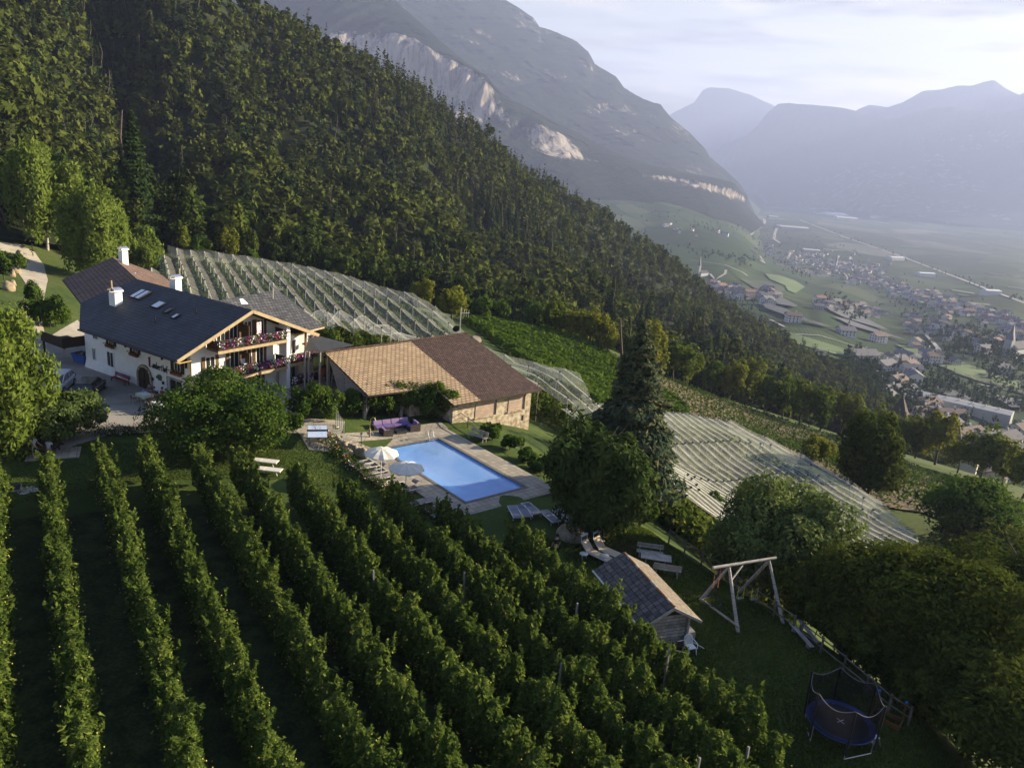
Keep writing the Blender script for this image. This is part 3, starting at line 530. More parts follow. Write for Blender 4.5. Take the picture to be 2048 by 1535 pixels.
# ------------------------------------------------------------------ forest on the hillside
rng = np.random.default_rng(5)
FT = []
for i in range(5): FT.append(('broad', treemesh('broadleaf', 'broad', 11+i % 3, 4.0+0.4*(i % 2), 1.0, 950, 0.55, 'forest_broad', 100+i, lobes=13, limbs=2)))
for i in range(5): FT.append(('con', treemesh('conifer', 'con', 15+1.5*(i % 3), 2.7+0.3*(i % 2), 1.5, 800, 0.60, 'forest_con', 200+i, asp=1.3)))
for i in range(3): FT.append(('pine', treemesh('pine', 'broad', 14+i, 2.9, 6.0, 620, 0.50, 'forest_con', 300+i, lobes=9, limbs=2, tintb=.2)))
def hill_points(spacing):
    """jittered samples over the hillside sheet; returns points and row coordinate"""
    nv, nu = hgrid.shape[:2]; out = []; tt = []
    A = hgrid[:-1, :-1]; e1 = hgrid[:-1, 1:]-A; e2 = hgrid[1:, :-1]-A; area = np.linalg.norm(np.cross(e1, e2), axis=-1)
    dist_ = np.linalg.norm(A-np.array([0, 0, CAMZ]), axis=-1); sp = spacing*(0.72+dist_/900.0)
    cnt = rng.poisson(np.clip(area/(sp*sp), 0, 30)); cnt[66:] = (cnt[66:]*0.0).astype(int); cnt[:2] = 0
    for i, j in zip(*np.nonzero(cnt)):
        for _ in range(cnt[i, j]):
            a, b = rng.random(2); out.append(A[i, j]*(1-a)*(1-b)+hgrid[i, j+1]*a*(1-b)+hgrid[i+1, j]*(1-a)*b+hgrid[i+1, j+1]*a*b); tt.append(ht[i])
    return np.array(out), np.array(tt)
HP, HT = hill_points(3.9)
v = HP-np.array([0, 0, CAMZ]); dz_ = v@_f; pxx = IW/2+FPX*(v@_r)/dz_; pyy = IH/2-FPX*(v@_u)/dz_
inn = (pxx > -60) & (pxx < 2100) & (pyy > -60); HP, HT, pxx, pyy = HP[inn], HT[inn], pxx[inn], pyy[inn]
# thin out points that sit too close together
key = {}; keep = []
for i in rng.permutation(len(HP)):
    d0 = np.linalg.norm(HP[i]-[0, 0, CAMZ]); cs = 3.4*(0.72+d0/900); k = (int(HP[i, 0]//cs), int(HP[i, 1]//cs), int(HP[i, 2]//(cs*1.2)), int(math.log(cs)*9))
    if k in key: continue
    key[k] = 1; keep.append(i)
HP, HT, pxx, pyy = HP[keep], HT[keep], pxx[keep], pyy[keep]
hd = np.linalg.norm(HP-[0, 0, CAMZ], axis=1); order = np.argsort(hd); HP, HT, pxx, pyy, hd = [q[order] for q in (HP, HT, pxx, pyy, hd)]
spec = fbm(HP[:, 0]/60, HP[:, 1]/60, 3, 77)+rng.normal(size=len(HP))*0.28+np.clip(HT-2.2, -1, 1)*0.16
kindi = np.where(spec > 0.38, 1, np.where(spec < -0.85, 2, 0)); sz = 0.58+0.62*rng.random(len(HP))+0.22*fbm(HP[:, 0]/35, HP[:, 1]/35, 2, 55)
print('forest trees', len(HP))
NI = 300; names = {0: ('broadleaf_tree', 'dark green broadleaf tree in the dense forest on the hillside', 'broadleaf tree', 'broadleaf trees of the hillside forest'),
                   1: ('conifer_tree', 'dark pointed conifer standing in the dense forest on the hillside', 'conifer', 'conifers of the hillside forest'),
                   2: ('pine_tree', 'bare stemmed pine with a thin crown in the hillside forest', 'pine', 'pines of the hillside forest')}
pool_ = {0: [m for k, m in FT if k == 'broad'], 1: [m for k, m in FT if k == 'con'], 2: [m for k, m in FT if k == 'pine']}
def batch(trees, name, n_low):
    """merge many trees into ONE mesh: trees = list of (loc, rz, scale, kind, tintshift)"""
    Vs, Fs, Ts = [], [], []; off = 0; low = {}
    for k in (0, 1, 2):
        low[k] = []
        for s in range(6):
            r2 = np.random.default_rng(900+k*10+s)
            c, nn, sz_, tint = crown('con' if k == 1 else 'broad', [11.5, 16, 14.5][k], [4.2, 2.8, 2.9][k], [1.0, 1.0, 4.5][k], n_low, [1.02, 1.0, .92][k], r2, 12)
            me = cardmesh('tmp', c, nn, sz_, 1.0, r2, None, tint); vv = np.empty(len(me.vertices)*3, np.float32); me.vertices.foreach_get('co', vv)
            low[k].append((vv.reshape(-1, 3), tint)); bpy.data.meshes.remove(me)
    for loc, rz, s, k, ts in trees:
        vv, tint = low[k][int(rz*1000) % 6]; c_, s_ = math.cos(rz)*s, math.sin(rz)*s
        q = np.empty_like(vv); q[:, 0] = vv[:, 0]*c_-vv[:, 1]*s_+loc[0]; q[:, 1] = vv[:, 0]*s_+vv[:, 1]*c_+loc[1]; q[:, 2] = vv[:, 2]*s+loc[2]
        Vs.append(q); Ts.append(np.clip(tint*0.55+ts*0.62-.04, 0, 1))
    V = np.concatenate(Vs); F = np.arange(len(V)).reshape(-1, 4); mi = np.concatenate([np.full(n_low, 1 if t[3] else 0) for t in trees])
    return npmesh(name, V, F, [FOL['forest_broad'], FOL['forest_con']], mi=mi, attr={'tint': ('FACE', np.concatenate(Ts))})
vis = (pyy < 560+0.16*np.clip(pxx, 0, 2000)+60)
cnt_i = {0: 0, 1: 0, 2: 0}; rest = []
for i in range(len(HP)):
    k = int(kindi[i]); rz = float(rng.random()*6.28)
    if cnt_i[k] < NI and hd[i] < 420 and vis[i]:
        m = pool_[k][i % len(pool_[k])]; put_tree(names[k][0], m, HP[i], names[k][1], names[k][2], names[k][3], rz, float(sz[i])); cnt_i[k] += 1
    else: rest.append((HP[i], rz, float(sz[i]), k, float(rng.random())))
fo = mobj('forest', batch(rest, 'forest', 110)); tag(fo, 'dense mixed forest covering the upper hillside behind the farm', 'forest', kind='stuff')
# ================================================================== FOREGROUND APPLE ROWS
rng = np.random.default_rng(12)
def applemeshes(seed):
    r = np.random.default_rng(seed); H = 2.9+0.5*r.random(); n = 1500
    t = r.random(n)**0.8; ang = r.random(n)*6.283; prof = np.interp(t, [0, .15, .45, .8, .93, 1], [.27, .54, .55, .36, .22, .06])
    bump = 0.78+0.5*vnoise(ang*1.1+seed, t*7, seed); q = (0.55+0.5*r.random(n)**0.6)*prof*bump
    c = np.stack([np.cos(ang)*q*0.92, np.sin(ang)*q*0.98, 0.35+t*(H-0.35)], 1)
    # upright young shoots
    for k in range(9):
        a = r.random()*6.28; rr = 0.15+0.45*r.random(); z0 = H*(0.62+0.3*r.random()); l = 0.35+0.5*r.random(); m = 22; u = r.random(m)
        i = r.integers(0, n, m); c[i] = np.stack([math.cos(a)*rr+u*0.1*math.cos(a)+r.normal(size=m)*.04, math.sin(a)*rr+u*0.1*math.sin(a)+r.normal(size=m)*.04, z0+u*l], 1)
    nn = np.stack([np.cos(ang), np.sin(ang), 0.5+t], 1)+r.normal(size=(n, 3))*0.6
    tint = np.clip(0.25+0.45*r.random(n)+0.25*(r.random(n) > .86), 0, 1)
    cm = cardmesh('apple crown', c, nn, 0.085*(0.7+0.7*r.random(n)), 1.5, r, FOL['apple'], tint)
    tm = MB(); tm.tube((0, 0, -0.2), (r.normal()*.05, r.normal()*.05, H*0.85), 0.05, 0.02, 5)
    fm = MB()
    for k in range(9):
        a = r.random()*6.28; t_ = 0.15+0.75*r.random(); p_ = float(np.interp(t_, [0, .15, .45, .8, 1], [.45, .85, .88, .58, .2]))*0.97
        fm.ball((math.cos(a)*p_, math.sin(a)*p_, 0.35+t_*(H-0.4)), 0.036, 0, 6)
    return cm, tm.mesh('apple trunk', M_bark), fm.mesh('apples', M_apple)
M_apple = pm('yellow apple skin', (.30, .26, .06), (.42, .33, .08), 9, 0.45)
AT = [applemeshes(400+i) for i in range(7)]
NV = np.array([math.cos(rad(33)), math.sin(rad(33))]); TV = np.array([math.sin(rad(33)), -math.cos(rad(33))])
ROWS = [(-2.2, -54), (0.55, -55.8), (3.8, -56.4), (6.4, -55.4), (9.5, -53.7), (11.9, -51.8), (14.6, -47.8), (17.0, -45.8), (19.3, -43.2), (21.7, -40.2), (24.3, -35.6)]
ends = [-12]*9+[-12.5, -15.2]
spots = []
for (off_, s0), e0 in zip(ROWS, ends):
    a = s0
    while a < e0:
        xy = NV*(off_+rng.normal()*.05)+TV*a
        if not (off_ > 23.9 and -29.5 < a < -19.0 and False): spots.append((xy[0], xy[1]))
        a += 0.98+rng.random()*0.14
# the last short rows beyond the cabin
for off_, s0, e0 in []:
    a = s0
    while a < e0: xy = NV*off_+TV*a; spots.append((xy[0], xy[1])); a += 1.05
sp = np.array(spots); sz3 = np.c_[sp, gz_f(sp)]; v = sz3+[0, 0, 1.5]-np.array([0, 0, CAMZ]); dz_ = v@_f; sx = IW/2+FPX*(v@_r)/dz_; sy = IH/2-FPX*(v@_u)/dz_
inn = (sx > -70) & (sx < 2120) & (sy < 1640); sz3 = sz3[inn]; sx, sy = sx[inn], sy[inn]
o_ = np.argsort(np.linalg.norm(sz3-[0, 0, CAMZ], axis=1)); sz3 = sz3[o_]
print('apple trees', len(sz3)); restA = []
for i, p in enumerate(sz3):
    m = AT[int(rng.integers(0, 7))]; rz = float(rng.random()*6.28); s = (0.92+0.2*rng.random(),)*2+(0.86+0.28*rng.random(),)
    if i < 300:
        t = thing('apple_tree', 'slender apple tree with yellow fruit in the foreground orchard rows', 'apple tree', p, rz, 'apple trees of the foreground orchard'); t.scale = s
        mobj('crown', m[0], t); mobj('trunk', m[1], t); mobj('fruit', m[2], t)
    else: restA.append((p, rz, s, m))
def merge_cards(items, mi, name, mat):
    Vs, Ts = [], []
    for p, rz, s, m in items:
        me = m[mi]; vv = np.empty(len(me.vertices)*3, np.float32); me.vertices.foreach_get('co', vv); vv = vv.reshape(-1, 3)*np.array(s); c_, s_ = math.cos(rz), math.sin(rz)
        Vs.append(np.stack([vv[:, 0]*c_-vv[:, 1]*s_+p[0], vv[:, 0]*s_+vv[:, 1]*c_+p[1], vv[:, 2]+p[2]], 1)); tt = np.empty(len(me.polygons), np.float32); me.attributes['tint'].data.foreach_get('value', tt); Ts.append(tt)
    V = np.concatenate(Vs); return npmesh(name, V, np.arange(len(V)).reshape(-1, 4), mat, attr={'tint': ('FACE', np.concatenate(Ts))})
if restA: tag(mobj('apple_row_ends', merge_cards(restA, 0, 'apple_row_ends', FOL['apple'])), 'farthest apple trees at the lawn end of the foreground rows', 'apple trees', kind='stuff')
# orchard soil strip under the rows
os_ = [tuple(NV*a+TV*b) for a, b in [(-6, -53), (0, -52.5), (10, -50.5), (14, -45), (20, -41), (25.3, -33.5), (25.3, -12), (28, -11), (28, -6), (-6, -6)]]
sheet('orchard_ground', os_, M_dirt, 0.05)
# weathered posts between the trees
M_conc = pm('weathered concrete', (.16, .155, .14), (.26, .25, .23), 5, 0.9, 0.2)
for px, py in [(1153, 1215), (932, 1150), (752, 1150), (1118, 1340), (1497, 1510), (1337, 1312), (1395, 1532)]:
    q = P(px, py, 2.7); z = gz(q[0], q[1]); m = MB(); m.box((0, 0, 1.5), (.08, .08, 3.05)); t = m.build('orchard_post', M_conc)
    t.location = (q[0], q[1], z); t.rotation_euler = (rng.normal()*.02, rng.normal()*.03, .6)
    tag(t, 'grey concrete post rising among the apple trees of the foreground rows', 'post', 'posts in the foreground orchard')
# ================================================================== HAIL NET ORCHARDS
def netmat(name, dens, col=(.62, .62, .56)):
    m, t, out = newmat(name); d = nd(t, 'ShaderNodeBsdfDiffuse'); d.inputs[0].default_value = (*col, 1); tr = nd(t, 'ShaderNodeBsdfTransparent'); tl = nd(t, 'ShaderNodeBsdfTranslucent'); tl.inputs[0].default_value = (*col, 1)
    a = nd(t, 'ShaderNodeMixShader'); a.inputs[0].default_value = 0.4; t.links.new(d.outputs[0], a.inputs[1]); t.links.new(tl.outputs[0], a.inputs[2])
    tcn = nd(t, 'ShaderNodeTexCoord'); n = nd(t, 'ShaderNodeTexNoise', i_Scale=0.8, i_Detail=4.0); t.links.new(tcn.outputs['Object'], n.inputs[0]); mr = nd(t, 'ShaderNodeMapRange'); mr.inputs[1].default_value = 0.3; mr.inputs[2].default_value = 0.7; mr.inputs[3].default_value = dens*0.65; mr.inputs[4].default_value = dens*1.35
    t.links.new(n.outputs[0], mr.inputs[0]); b = nd(t, 'ShaderNodeMixShader'); t.links.new(mr.outputs[0], b.inputs[0]); t.links.new(tr.outputs[0], b.inputs[1]); t.links.new(a.outputs[0], b.inputs[2]); t.links.new(b.outputs[0], out.inputs[0]); return m
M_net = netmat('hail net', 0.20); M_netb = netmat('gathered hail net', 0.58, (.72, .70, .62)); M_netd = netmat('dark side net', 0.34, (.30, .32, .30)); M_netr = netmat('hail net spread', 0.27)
M_cap = pm('dark post cap', (.02, .02, .025), rough=.6); M_post = pm('trellis post', (.36, .34, .29), (.50, .47, .40), 3, 0.9)
M_stake = pm('dark vine stake', (.06, .052, .042), (.13, .115, .09), 3, .9)
def clip_rows(poly, az, spacing, phase=0.0):
    d = np.array([math.cos(az), math.sin(az)]); n = np.array([-d[1], d[0]]); pts = np.array(poly); o = pts@n; rows = []
    k = math.ceil((o.min()-phase)/spacing)
    while phase+k*spacing < o.max():
        c = phase+k*spacing; xs_ = []
        for i in range(len(pts)):
            a, b = pts[i], pts[(i+1) % len(pts)]; oa, ob = a@n-c, b@n-c
            if (oa < 0) != (ob < 0): f = oa/(oa-ob); xs_.append((a+(b-a)*f)@d)
        xs_.sort()
        for i in range(0, len(xs_)-1, 2):
            if xs_[i+1]-xs_[i] > 4: rows.append((c, xs_[i], xs_[i+1]))
        k += 1
    return d, n, rows
def foliage_rows(name, d, n, rows, H, wid, dens, size, mat, label, cat, kind='stuff', group=None, separate=False, gap=0.0, zoff=0.3):
    allV = []
    for (c, a, b) in rows:
        L_ = b-a; N = int(L_*dens)
        if N < 8: continue
        s = a+rng.random(N)*L_; lat = rng.normal(size=N)*wid*0.45; z = zoff+(H-zoff)*rng.random(N)**0.8*(0.75+0.35*vnoise(s*0.9, s*0+c, 3)); xy = np.outer(s, d)+np.outer(c+lat*(1-0.45*z/H), n)
        keepm = vnoise(s*0.5, s*0+c*3, 8) > gap; xy, z, lat = xy[keepm], z[keepm], lat[keepm]; N = len(xy)
        cc = np.c_[xy, gz_f(xy)+z]; nn = np.outer(np.sign(lat)*0.8, np.r_[n, 0])+np.array([0, 0, .7])+rng.normal(size=(N, 3))*.5
        if separate:
            me = cardmesh(name, cc, nn, size*(0.7+0.6*rng.random(N)), 1.2, rng, mat); vv = np.empty(len(me.vertices)*3, np.float32); me.vertices.foreach_get('co', vv); tt = np.empty(N, np.float32); me.attributes['tint'].data.foreach_get('value', tt); bpy.data.meshes.remove(me)
            st = np.arange(a, b, 1.5); xy = np.outer(st, d)+n*c; zz = gz_f(xy); K_ = len(st); wv = np.concatenate([np.c_[xy, zz+H*.60], np.c_[xy, zz+H*.60-.05]]); q_ = np.arange(K_-1); wf = np.stack([q_, q_+1, K_+q_+1, K_+q_], 1)
            pb = MB()
            for s_ in np.arange(a+.4, b, 6.0): xy_ = d*s_+n*c; z_ = gz(xy_[0], xy_[1]); pb.box((xy_[0], xy_[1], z_+H*.5), (.07, .07, H*1.0))
            pv = np.array(pb.v); pf = np.array(pb.f); V_ = np.concatenate([vv.reshape(-1, 3), wv, pv]); F_ = np.concatenate([np.arange(4*N).reshape(-1, 4), wf+4*N, pf+4*N+len(wv)]); m_i = np.r_[np.zeros(N), np.ones(len(wf)+len(pf))]
            o = mobj(name, npmesh(name, V_, F_, [mat, M_stake], mi=m_i, attr={'tint': ('FACE', np.r_[tt, np.zeros(len(wf)+len(pf))])})); cnt_r = foliage_rows.k = getattr(foliage_rows, 'k', -1)+1; tag(o, ORD[min(cnt_r-foliage_rows.k0, 49)]+' '+label, cat, group)
        else: allV.append((cc, nn))
    if not separate and allV:
        cc = np.concatenate([q[0] for q in allV]); nn = np.concatenate([q[1] for q in allV]); o = mobj(name, cardmesh(name, cc, nn, size*(0.7+0.6*rng.random(len(cc))), 1.2, rng, mat)); tag(o, label, cat, kind='stuff')
def net_orchard(label, poly, az, spacing, phase, ridge, sag, postgap, bandw, nmat, group=None, foldark=0.0, curtain=()):
    d, n, rows = clip_rows(poly, az, spacing, phase); root = thing('net_trellis', label, 'net trellis', (0, 0, 0)); posts = []; pm_ = MB(); pm_.box((0, 0, ridge/2), (.10, .10, ridge)); pm_.box((0, 0, ridge+.06), (.20, .20, .14), 1); pme = pm_.mesh('post', [M_post, M_cap])
    for (c, a, b) in rows:
        st = np.arange(a, b+1.2, 1.2); st[-1] = b; k = len(st)
        def line(off, h, st=st): xy = np.outer(st, d)+n*(c+off); return np.c_[xy, gz_f(xy)+h]
        ph = np.abs(((st-a) % postgap)/postgap-0.5)*2; dip = (1-ph)*0.22   # ridge cable sags between posts
        mid = line(0, ridge-dip); bw = bandw/2
        l1, r1 = line(-bw, ridge-dip-bw*0.45), line(bw, ridge-dip-bw*0.45); l2, r2 = line(-spacing/2, ridge-sag-dip*0.5), line(spacing/2, ridge-sag-dip*0.5)
        V = np.concatenate([l2, l1, mid, r1, r2]); F = []; M_ = []
        for q, mi in ((0, 0), (1, 1), (2, 1), (3, 0)):
            i = np.arange(k-1); F.append(np.stack([q*k+i, q*k+i+1, (q+1)*k+i+1, (q+1)*k+i], 1)); M_ += [mi]*(k-1)
        mobj('net', npmesh('net', V, np.concatenate(F), [nmat, M_netb], mi=M_), root)
        for s in np.arange(a+0.3, b, postgap): xy = d*s+n*c; posts.append((xy[0], xy[1], gz(xy[0], xy[1])))
    posts.sort(key=lambda p: p[0]**2+p[1]**2+(p[2]-CAMZ)**2); rest_ = MB()
    for i, p in enumerate(posts):
        if i < 98: o = mobj('post', pme, root); o.location = p
        else: rest_.box((p[0], p[1], p[2]+ridge/2), (.10, .10, ridge)); rest_.box((p[0], p[1], p[2]+ridge+.06), (.2, .2, .14), 1)
    if rest_.v: o = rest_.build('far_posts', [M_post, M_cap], root); o['kind'] = 'stuff'
    for (e0, e1, low) in curtain:
        e0, e1 = np.array(e0), np.array(e1); k = max(int(np.linalg.norm(e1-e0)/1.2), 2); u = np.linspace(0, 1, k)[:, None]; xy = e0+(e1-e0)*u; z = gz_f(xy); ph = np.abs((np.linspace(0, 1, k)*np.linalg.norm(e1-e0)/postgap) % 1-0.5)*2
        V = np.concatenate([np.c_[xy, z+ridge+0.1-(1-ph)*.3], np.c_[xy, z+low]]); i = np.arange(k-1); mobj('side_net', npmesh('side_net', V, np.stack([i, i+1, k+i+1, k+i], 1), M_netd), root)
    return d, n, rows
tp = lambda px, py, h=4.2: tuple(G(px, py, h)[:2])
NL = [tp(335, 493), tp(430, 504), tp(520, 517), tp(620, 534), tp(700, 553), tp(760, 573), tp(825, 587), tp(870, 613), tp(915, 650), tp(960, 690), (8.5, 97), (9.5, 84), (9.0, 79), (3.0, 82), (-7.5, 90.5), (-14, 83.5), (-20, 80.5), (-25, 84), (-33, 92), (-40, 97), (-52, 103)]
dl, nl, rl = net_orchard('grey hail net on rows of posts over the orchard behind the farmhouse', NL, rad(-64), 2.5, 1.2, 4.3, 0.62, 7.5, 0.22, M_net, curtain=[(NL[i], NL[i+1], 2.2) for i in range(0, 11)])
foliage_rows('netted_apple_rows', dl, nl, rl, 2.9, 1.0, 60, 0.26, FOL['apple'], 'apple trees growing in rows under the net behind the farmhouse', 'apple trees')
NR = [(9.6, 83.5), tp(1145, 800), tp(1230, 806), tp(1300, 815), tp(1380, 826), tp(1460, 839), tp(1530, 872), tp(1600, 905), tp(1690, 952), tp(1760, 1000), tp(1830, 1062), (40, 62), tp(1720, 1150, 3), tp(1560, 1130, 3), (20, 50), (17, 52), (13, 58), (9, 65), (4.5, 72), (9.2, 78)]
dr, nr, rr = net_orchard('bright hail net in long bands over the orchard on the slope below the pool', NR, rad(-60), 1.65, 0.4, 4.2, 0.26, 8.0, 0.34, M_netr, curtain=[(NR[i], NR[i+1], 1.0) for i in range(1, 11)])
foliage_rows('netted_apple_rows', dr, nr, rr, 2.8, 1.0, 60, 0.24, FOL['apple'], 'apple trees growing in rows under the net below the pool', 'apple trees')
# ================================================================== VINEYARDS AND OPEN ROWS
g0 = lambda px, py: tuple(G(px, py, 1.2)[:2])
V1 = [g0(925, 632), g0(1000, 640), g0(1080, 652), g0(1180, 680), g0(1230, 715), g0(1290, 752), g0(1350, 790), g0(1384, 822), g0(1300, 812), g0(1200, 800), g0(1140, 780), g0(1090, 740), g0(1010, 690)]
d, n, rows = clip_rows(V1, rad(-4), 2.1, 0.3); foliage_rows.k0 = 0
foliage_rows('vine_row', d, n, rows, 1.9, 0.8, 46, 0.30, FOL['vine'], 'bright green vine row of the sunny vineyard, counted from the barn towards the wood', 'vine row', separate=True, group='vine rows of the bright vineyard', zoff=0.2)
sheet('vineyard_ground', V1, groundmat('vineyard grass', [(.36, (.030, .050, .012)), (.6, (.06, .085, .02))], .3, 4), 0.15, step=2.5)
V2 = [g0(1302, 742), g0(1400, 770), g0(1500, 806), g0(1600, 838), g0(1700, 868), g0(1760, 890), g0(1820, 915), g0(1900, 945), g0(2040, 992), g0(2100, 1015), g0(2080, 1100), g0(1850, 1010), g0(1780, 1000), g0(1690, 948), g0(1600, 900), g0(1460, 836), g0(1395, 822), g0(1340, 780)]
M_brown = groundmat('bare vineyard soil', [(.36, (.085, .070, .045)), (.5, (.13, .10, .065)), (.64, (.16, .135, .085))], 0.25, 3)
sheet('vineyard_soil', V2, M_brown, 0.22, step=2.5)
d2, n2, rows2 = clip_rows(V2, rad(-48), 2.3, 0.2); foliage_rows.k0 = foliage_rows.k+1
foliage_rows('low_vine_row', d2, n2, rows2, 1.2, 0.4, 8, 0.22, FOL['bush'], 'thin dark vine row on the brown slope, counted from the net towards the wood', 'vine row', separate=True, group='vine rows of the brown slope', gap=0.0, zoff=0.2)
# ================================================================== FARMHOUSE
M_white = pm('white lime plaster', (.76, .745, .71), (.83, .815, .78), 1.6, 0.9, 0.15)
M_slate = tilemat('dark concrete roof tiles', (.050, .055, .066), (.066, .072, .084), (.014, .015, .018), 0.30, 0.38, 0.035, 0.65, 0.9, 0.35, nsc=0.6)
M_brownroof = tilemat('brown concrete roof tiles', (.155, .098, .075), (.20, .130, .098), (.05, .035, .03), 0.30, 0.40, 0.035, 0.85, 0.9, 0.35, nsc=0.9)
M_grid = tilemat('weathered dark tiles', (.055, .057, .062), (.10, .10, .105), (.025, .026, .03), 0.42, 0.42, 0.05, 0.7, 0.7, 0.4)
M_wood = pm('brown timber', (.085, .050, .026), (.15, .090, .045), 5, 0.75, 0.2, stretch=(1, 1, 6))
M_dwood = pm('dark timber', (.030, .020, .014), (.055, .036, .024), 5, 0.8, 0.2, stretch=(1, 1, 6))
M_fascia = pm('pale timber fascia', (.30, .23, .13), (.40, .31, .18), 3, 0.75)
M_gwood = pm('grey weathered timber', (.20, .18, .155), (.38, .35, .31), 2.2, 0.9, 0.4, stretch=(1, 1, 9), c3=(.50, .48, .44))
M_metal = pm('sheet metal', (.55, .56, .58), (.68, .69, .71), 3, 0.35, metal=0.85)
M_dmetal = pm('dark metal', (.03, .03, .032), rough=.5, metal=.5)
M_glass = pm('window glass', (.025, .03, .035), rough=.08, spec=.8)
M_sky_glass = pm('skylight glass', (.35, .40, .46), rough=.12, spec=.9, metal=.4)
M_blind = pm('pale blind', (.62, .66, .72), (.70, .74, .80), 3, .6)
M_copper = pm('brass gutter', (.40, .30, .12), (.5, .38, .16), 4, .4, metal=.6)
M_stone = tilemat('rough stone', (.38, .31, .22), (.50, .42, .31), (.24, .19, .13), 0.55, 0.32, 0.05, 0.95, 0.9, 0.5)
M_pot = pm('terracotta box', (.16, .06, .035), (.22, .09, .05), 5, .8)
M_petal_w = pm('white petunias', (.72, .70, .66), (.82, .80, .76), 8, .7)
M_petal_m = pm('magenta petunias', (.30, .02, .09), (.45, .04, .16), 8, .7)
M_petal_p = pm('purple petunias', (.16, .05, .30), (.26, .09, .42), 8, .7)
M_red = pm('red geraniums', (.42, .05, .03), (.55, .10, .05), 8, .7)
HO = Vector((-27.8, 64.6, 1.0)); HROT = rad(-33)
inn = thing('farmhouse', 'large white alpine farmhouse with dark tiled roof and flower-filled balconies', 'farmhouse', HO, HROT)
FASC = []
def slab(name, poly, mats, t=0.16, parent=None):
    """roof plane: polygon (local coords) with thickness and timber underside"""
    m = MB(); n = len(poly); a = [Vector(p) for p in poly]; nr_ = (a[1]-a[0]).cross(a[2]-a[0]).normalized()
    if nr_.z < 0: a = a[::-1]; nr_ = -nr_
    b = [q-Vector((0, 0, t)) for q in a]; m.add(a, [tuple(range(n))], 0); m.add(b, [tuple(range(n))[::-1]], 1)
    for i in range(n): m.add([a[i], b[i], b[(i+1) % n], a[(i+1) % n]], [(0, 1, 2, 3)], 1)
    return m.build(name, mats, parent)
EZ, AZ_, UE = 5.0, 8.35, 1.84
# body: walls (local u = along the long facade, v = along the gable, z)
b = MB()
gab = [(0, 0, 0-.6), (0, 9.6, -.6), (0, 9.6, 6.05), (0, 5.1, 8.0), (0, 0, 5.85)]
b.prism(gab, (-17.2, 0, 0)); b.prism([(-17.3, 1.7, -.6), (-29.6, 6.4, -.6), (-28.6, 10.1, -.6), (-26.5, 12.6, -.6), (-17.3, 9.2, -.6)], (0, 0, 6.1))
b.build('wall', M_white, inn)
b = MB(); b.add([(-17.2, 0.3, -.6), (-12, 0.3, -.6), (-12, -0.25, -.6), (-17.0, -0.45, -.6), (-17.2, 0.3, 1.0), (-12, 0.3, 1.0), (-12, 0.0, 1.0), (-17.0, -0.05, 1.0)], [(3, 2, 6, 7), (0, 3, 7, 4), (2, 1, 5, 6), (7, 6, 5, 4)]); b.build('buttress', M_white, inn)
# roofs
slab('roof', [(UE, -2.45, EZ), (-12.7, -2.75, EZ), (-17.9, 0.2, 6.2), (-16.6, 5.3, AZ_), (UE, 5.1, AZ_)], [M_slate, M_dwood], 0.16, inn)
slab('roof', [(UE, 5.1, AZ_), (-16.6, 5.3, AZ_), (-16.6, 9.0, 6.75), (-3.0, 12.85, 5.1), (UE, 12.85, 5.1)], [M_slate, M_dwood], 0.16, inn)
slab('roof', [(-16.62, 5.32, AZ_), (-17.92, 0.22, 6.2), (-31.8, 5.5, 6.0), (-30.0, 10.44, 8.5)], [M_brownroof, M_dwood], 0.16, inn)
slab('roof', [(-16.6, 5.34, AZ_+.01), (-30.0, 10.46, 8.5), (-28.2, 15.4, 6.3), (-17.2, 11.5, 6.0), (-15.0, 9.0, 6.6)], [M_brownroof, M_dwood], 0.16, inn)
# rake boards and gutters
m = MB()
for v0, z0, v1, z1 in ((-2.45, EZ, 5.1, AZ_), (5.1, AZ_, 12.85, 5.1)): m.beam((UE+.03, v0, z0-.12), (UE+.03, v1, z1-.12), 0.06, 0.30)
m.build('rake_board', M_fascia, inn)
m = MB(); m.tube((UE, -2.55, EZ-.10), (-12.7, -2.86, EZ-.10), 0.09, n=8); m.build('gutter', M_dmetal, inn)
m = MB(); m.tube((UE-.2, -2.5, EZ-.2), (UE-.6, -1.9, EZ-.5), .06); m.tube((UE-.6, -1.9, EZ-.5), (0.35, -.12, EZ-.75), .06); m.tube((0.2, -.12, EZ-.75), (0.2, -.12, 0), .06); m.build('downpipe', M_copper, inn)
# eave brackets along the long facade
for u in (-9.9, -4.1, -0.55):
    m = MB(); m.beam((u, -.05, EZ-1.15), (u, -1.35, EZ-.02), .14, .18); m.beam((u, -.10, EZ-1.6), (u, -.10, EZ-.2), .14, .14); m.build('eave_bracket', M_dwood, inn)
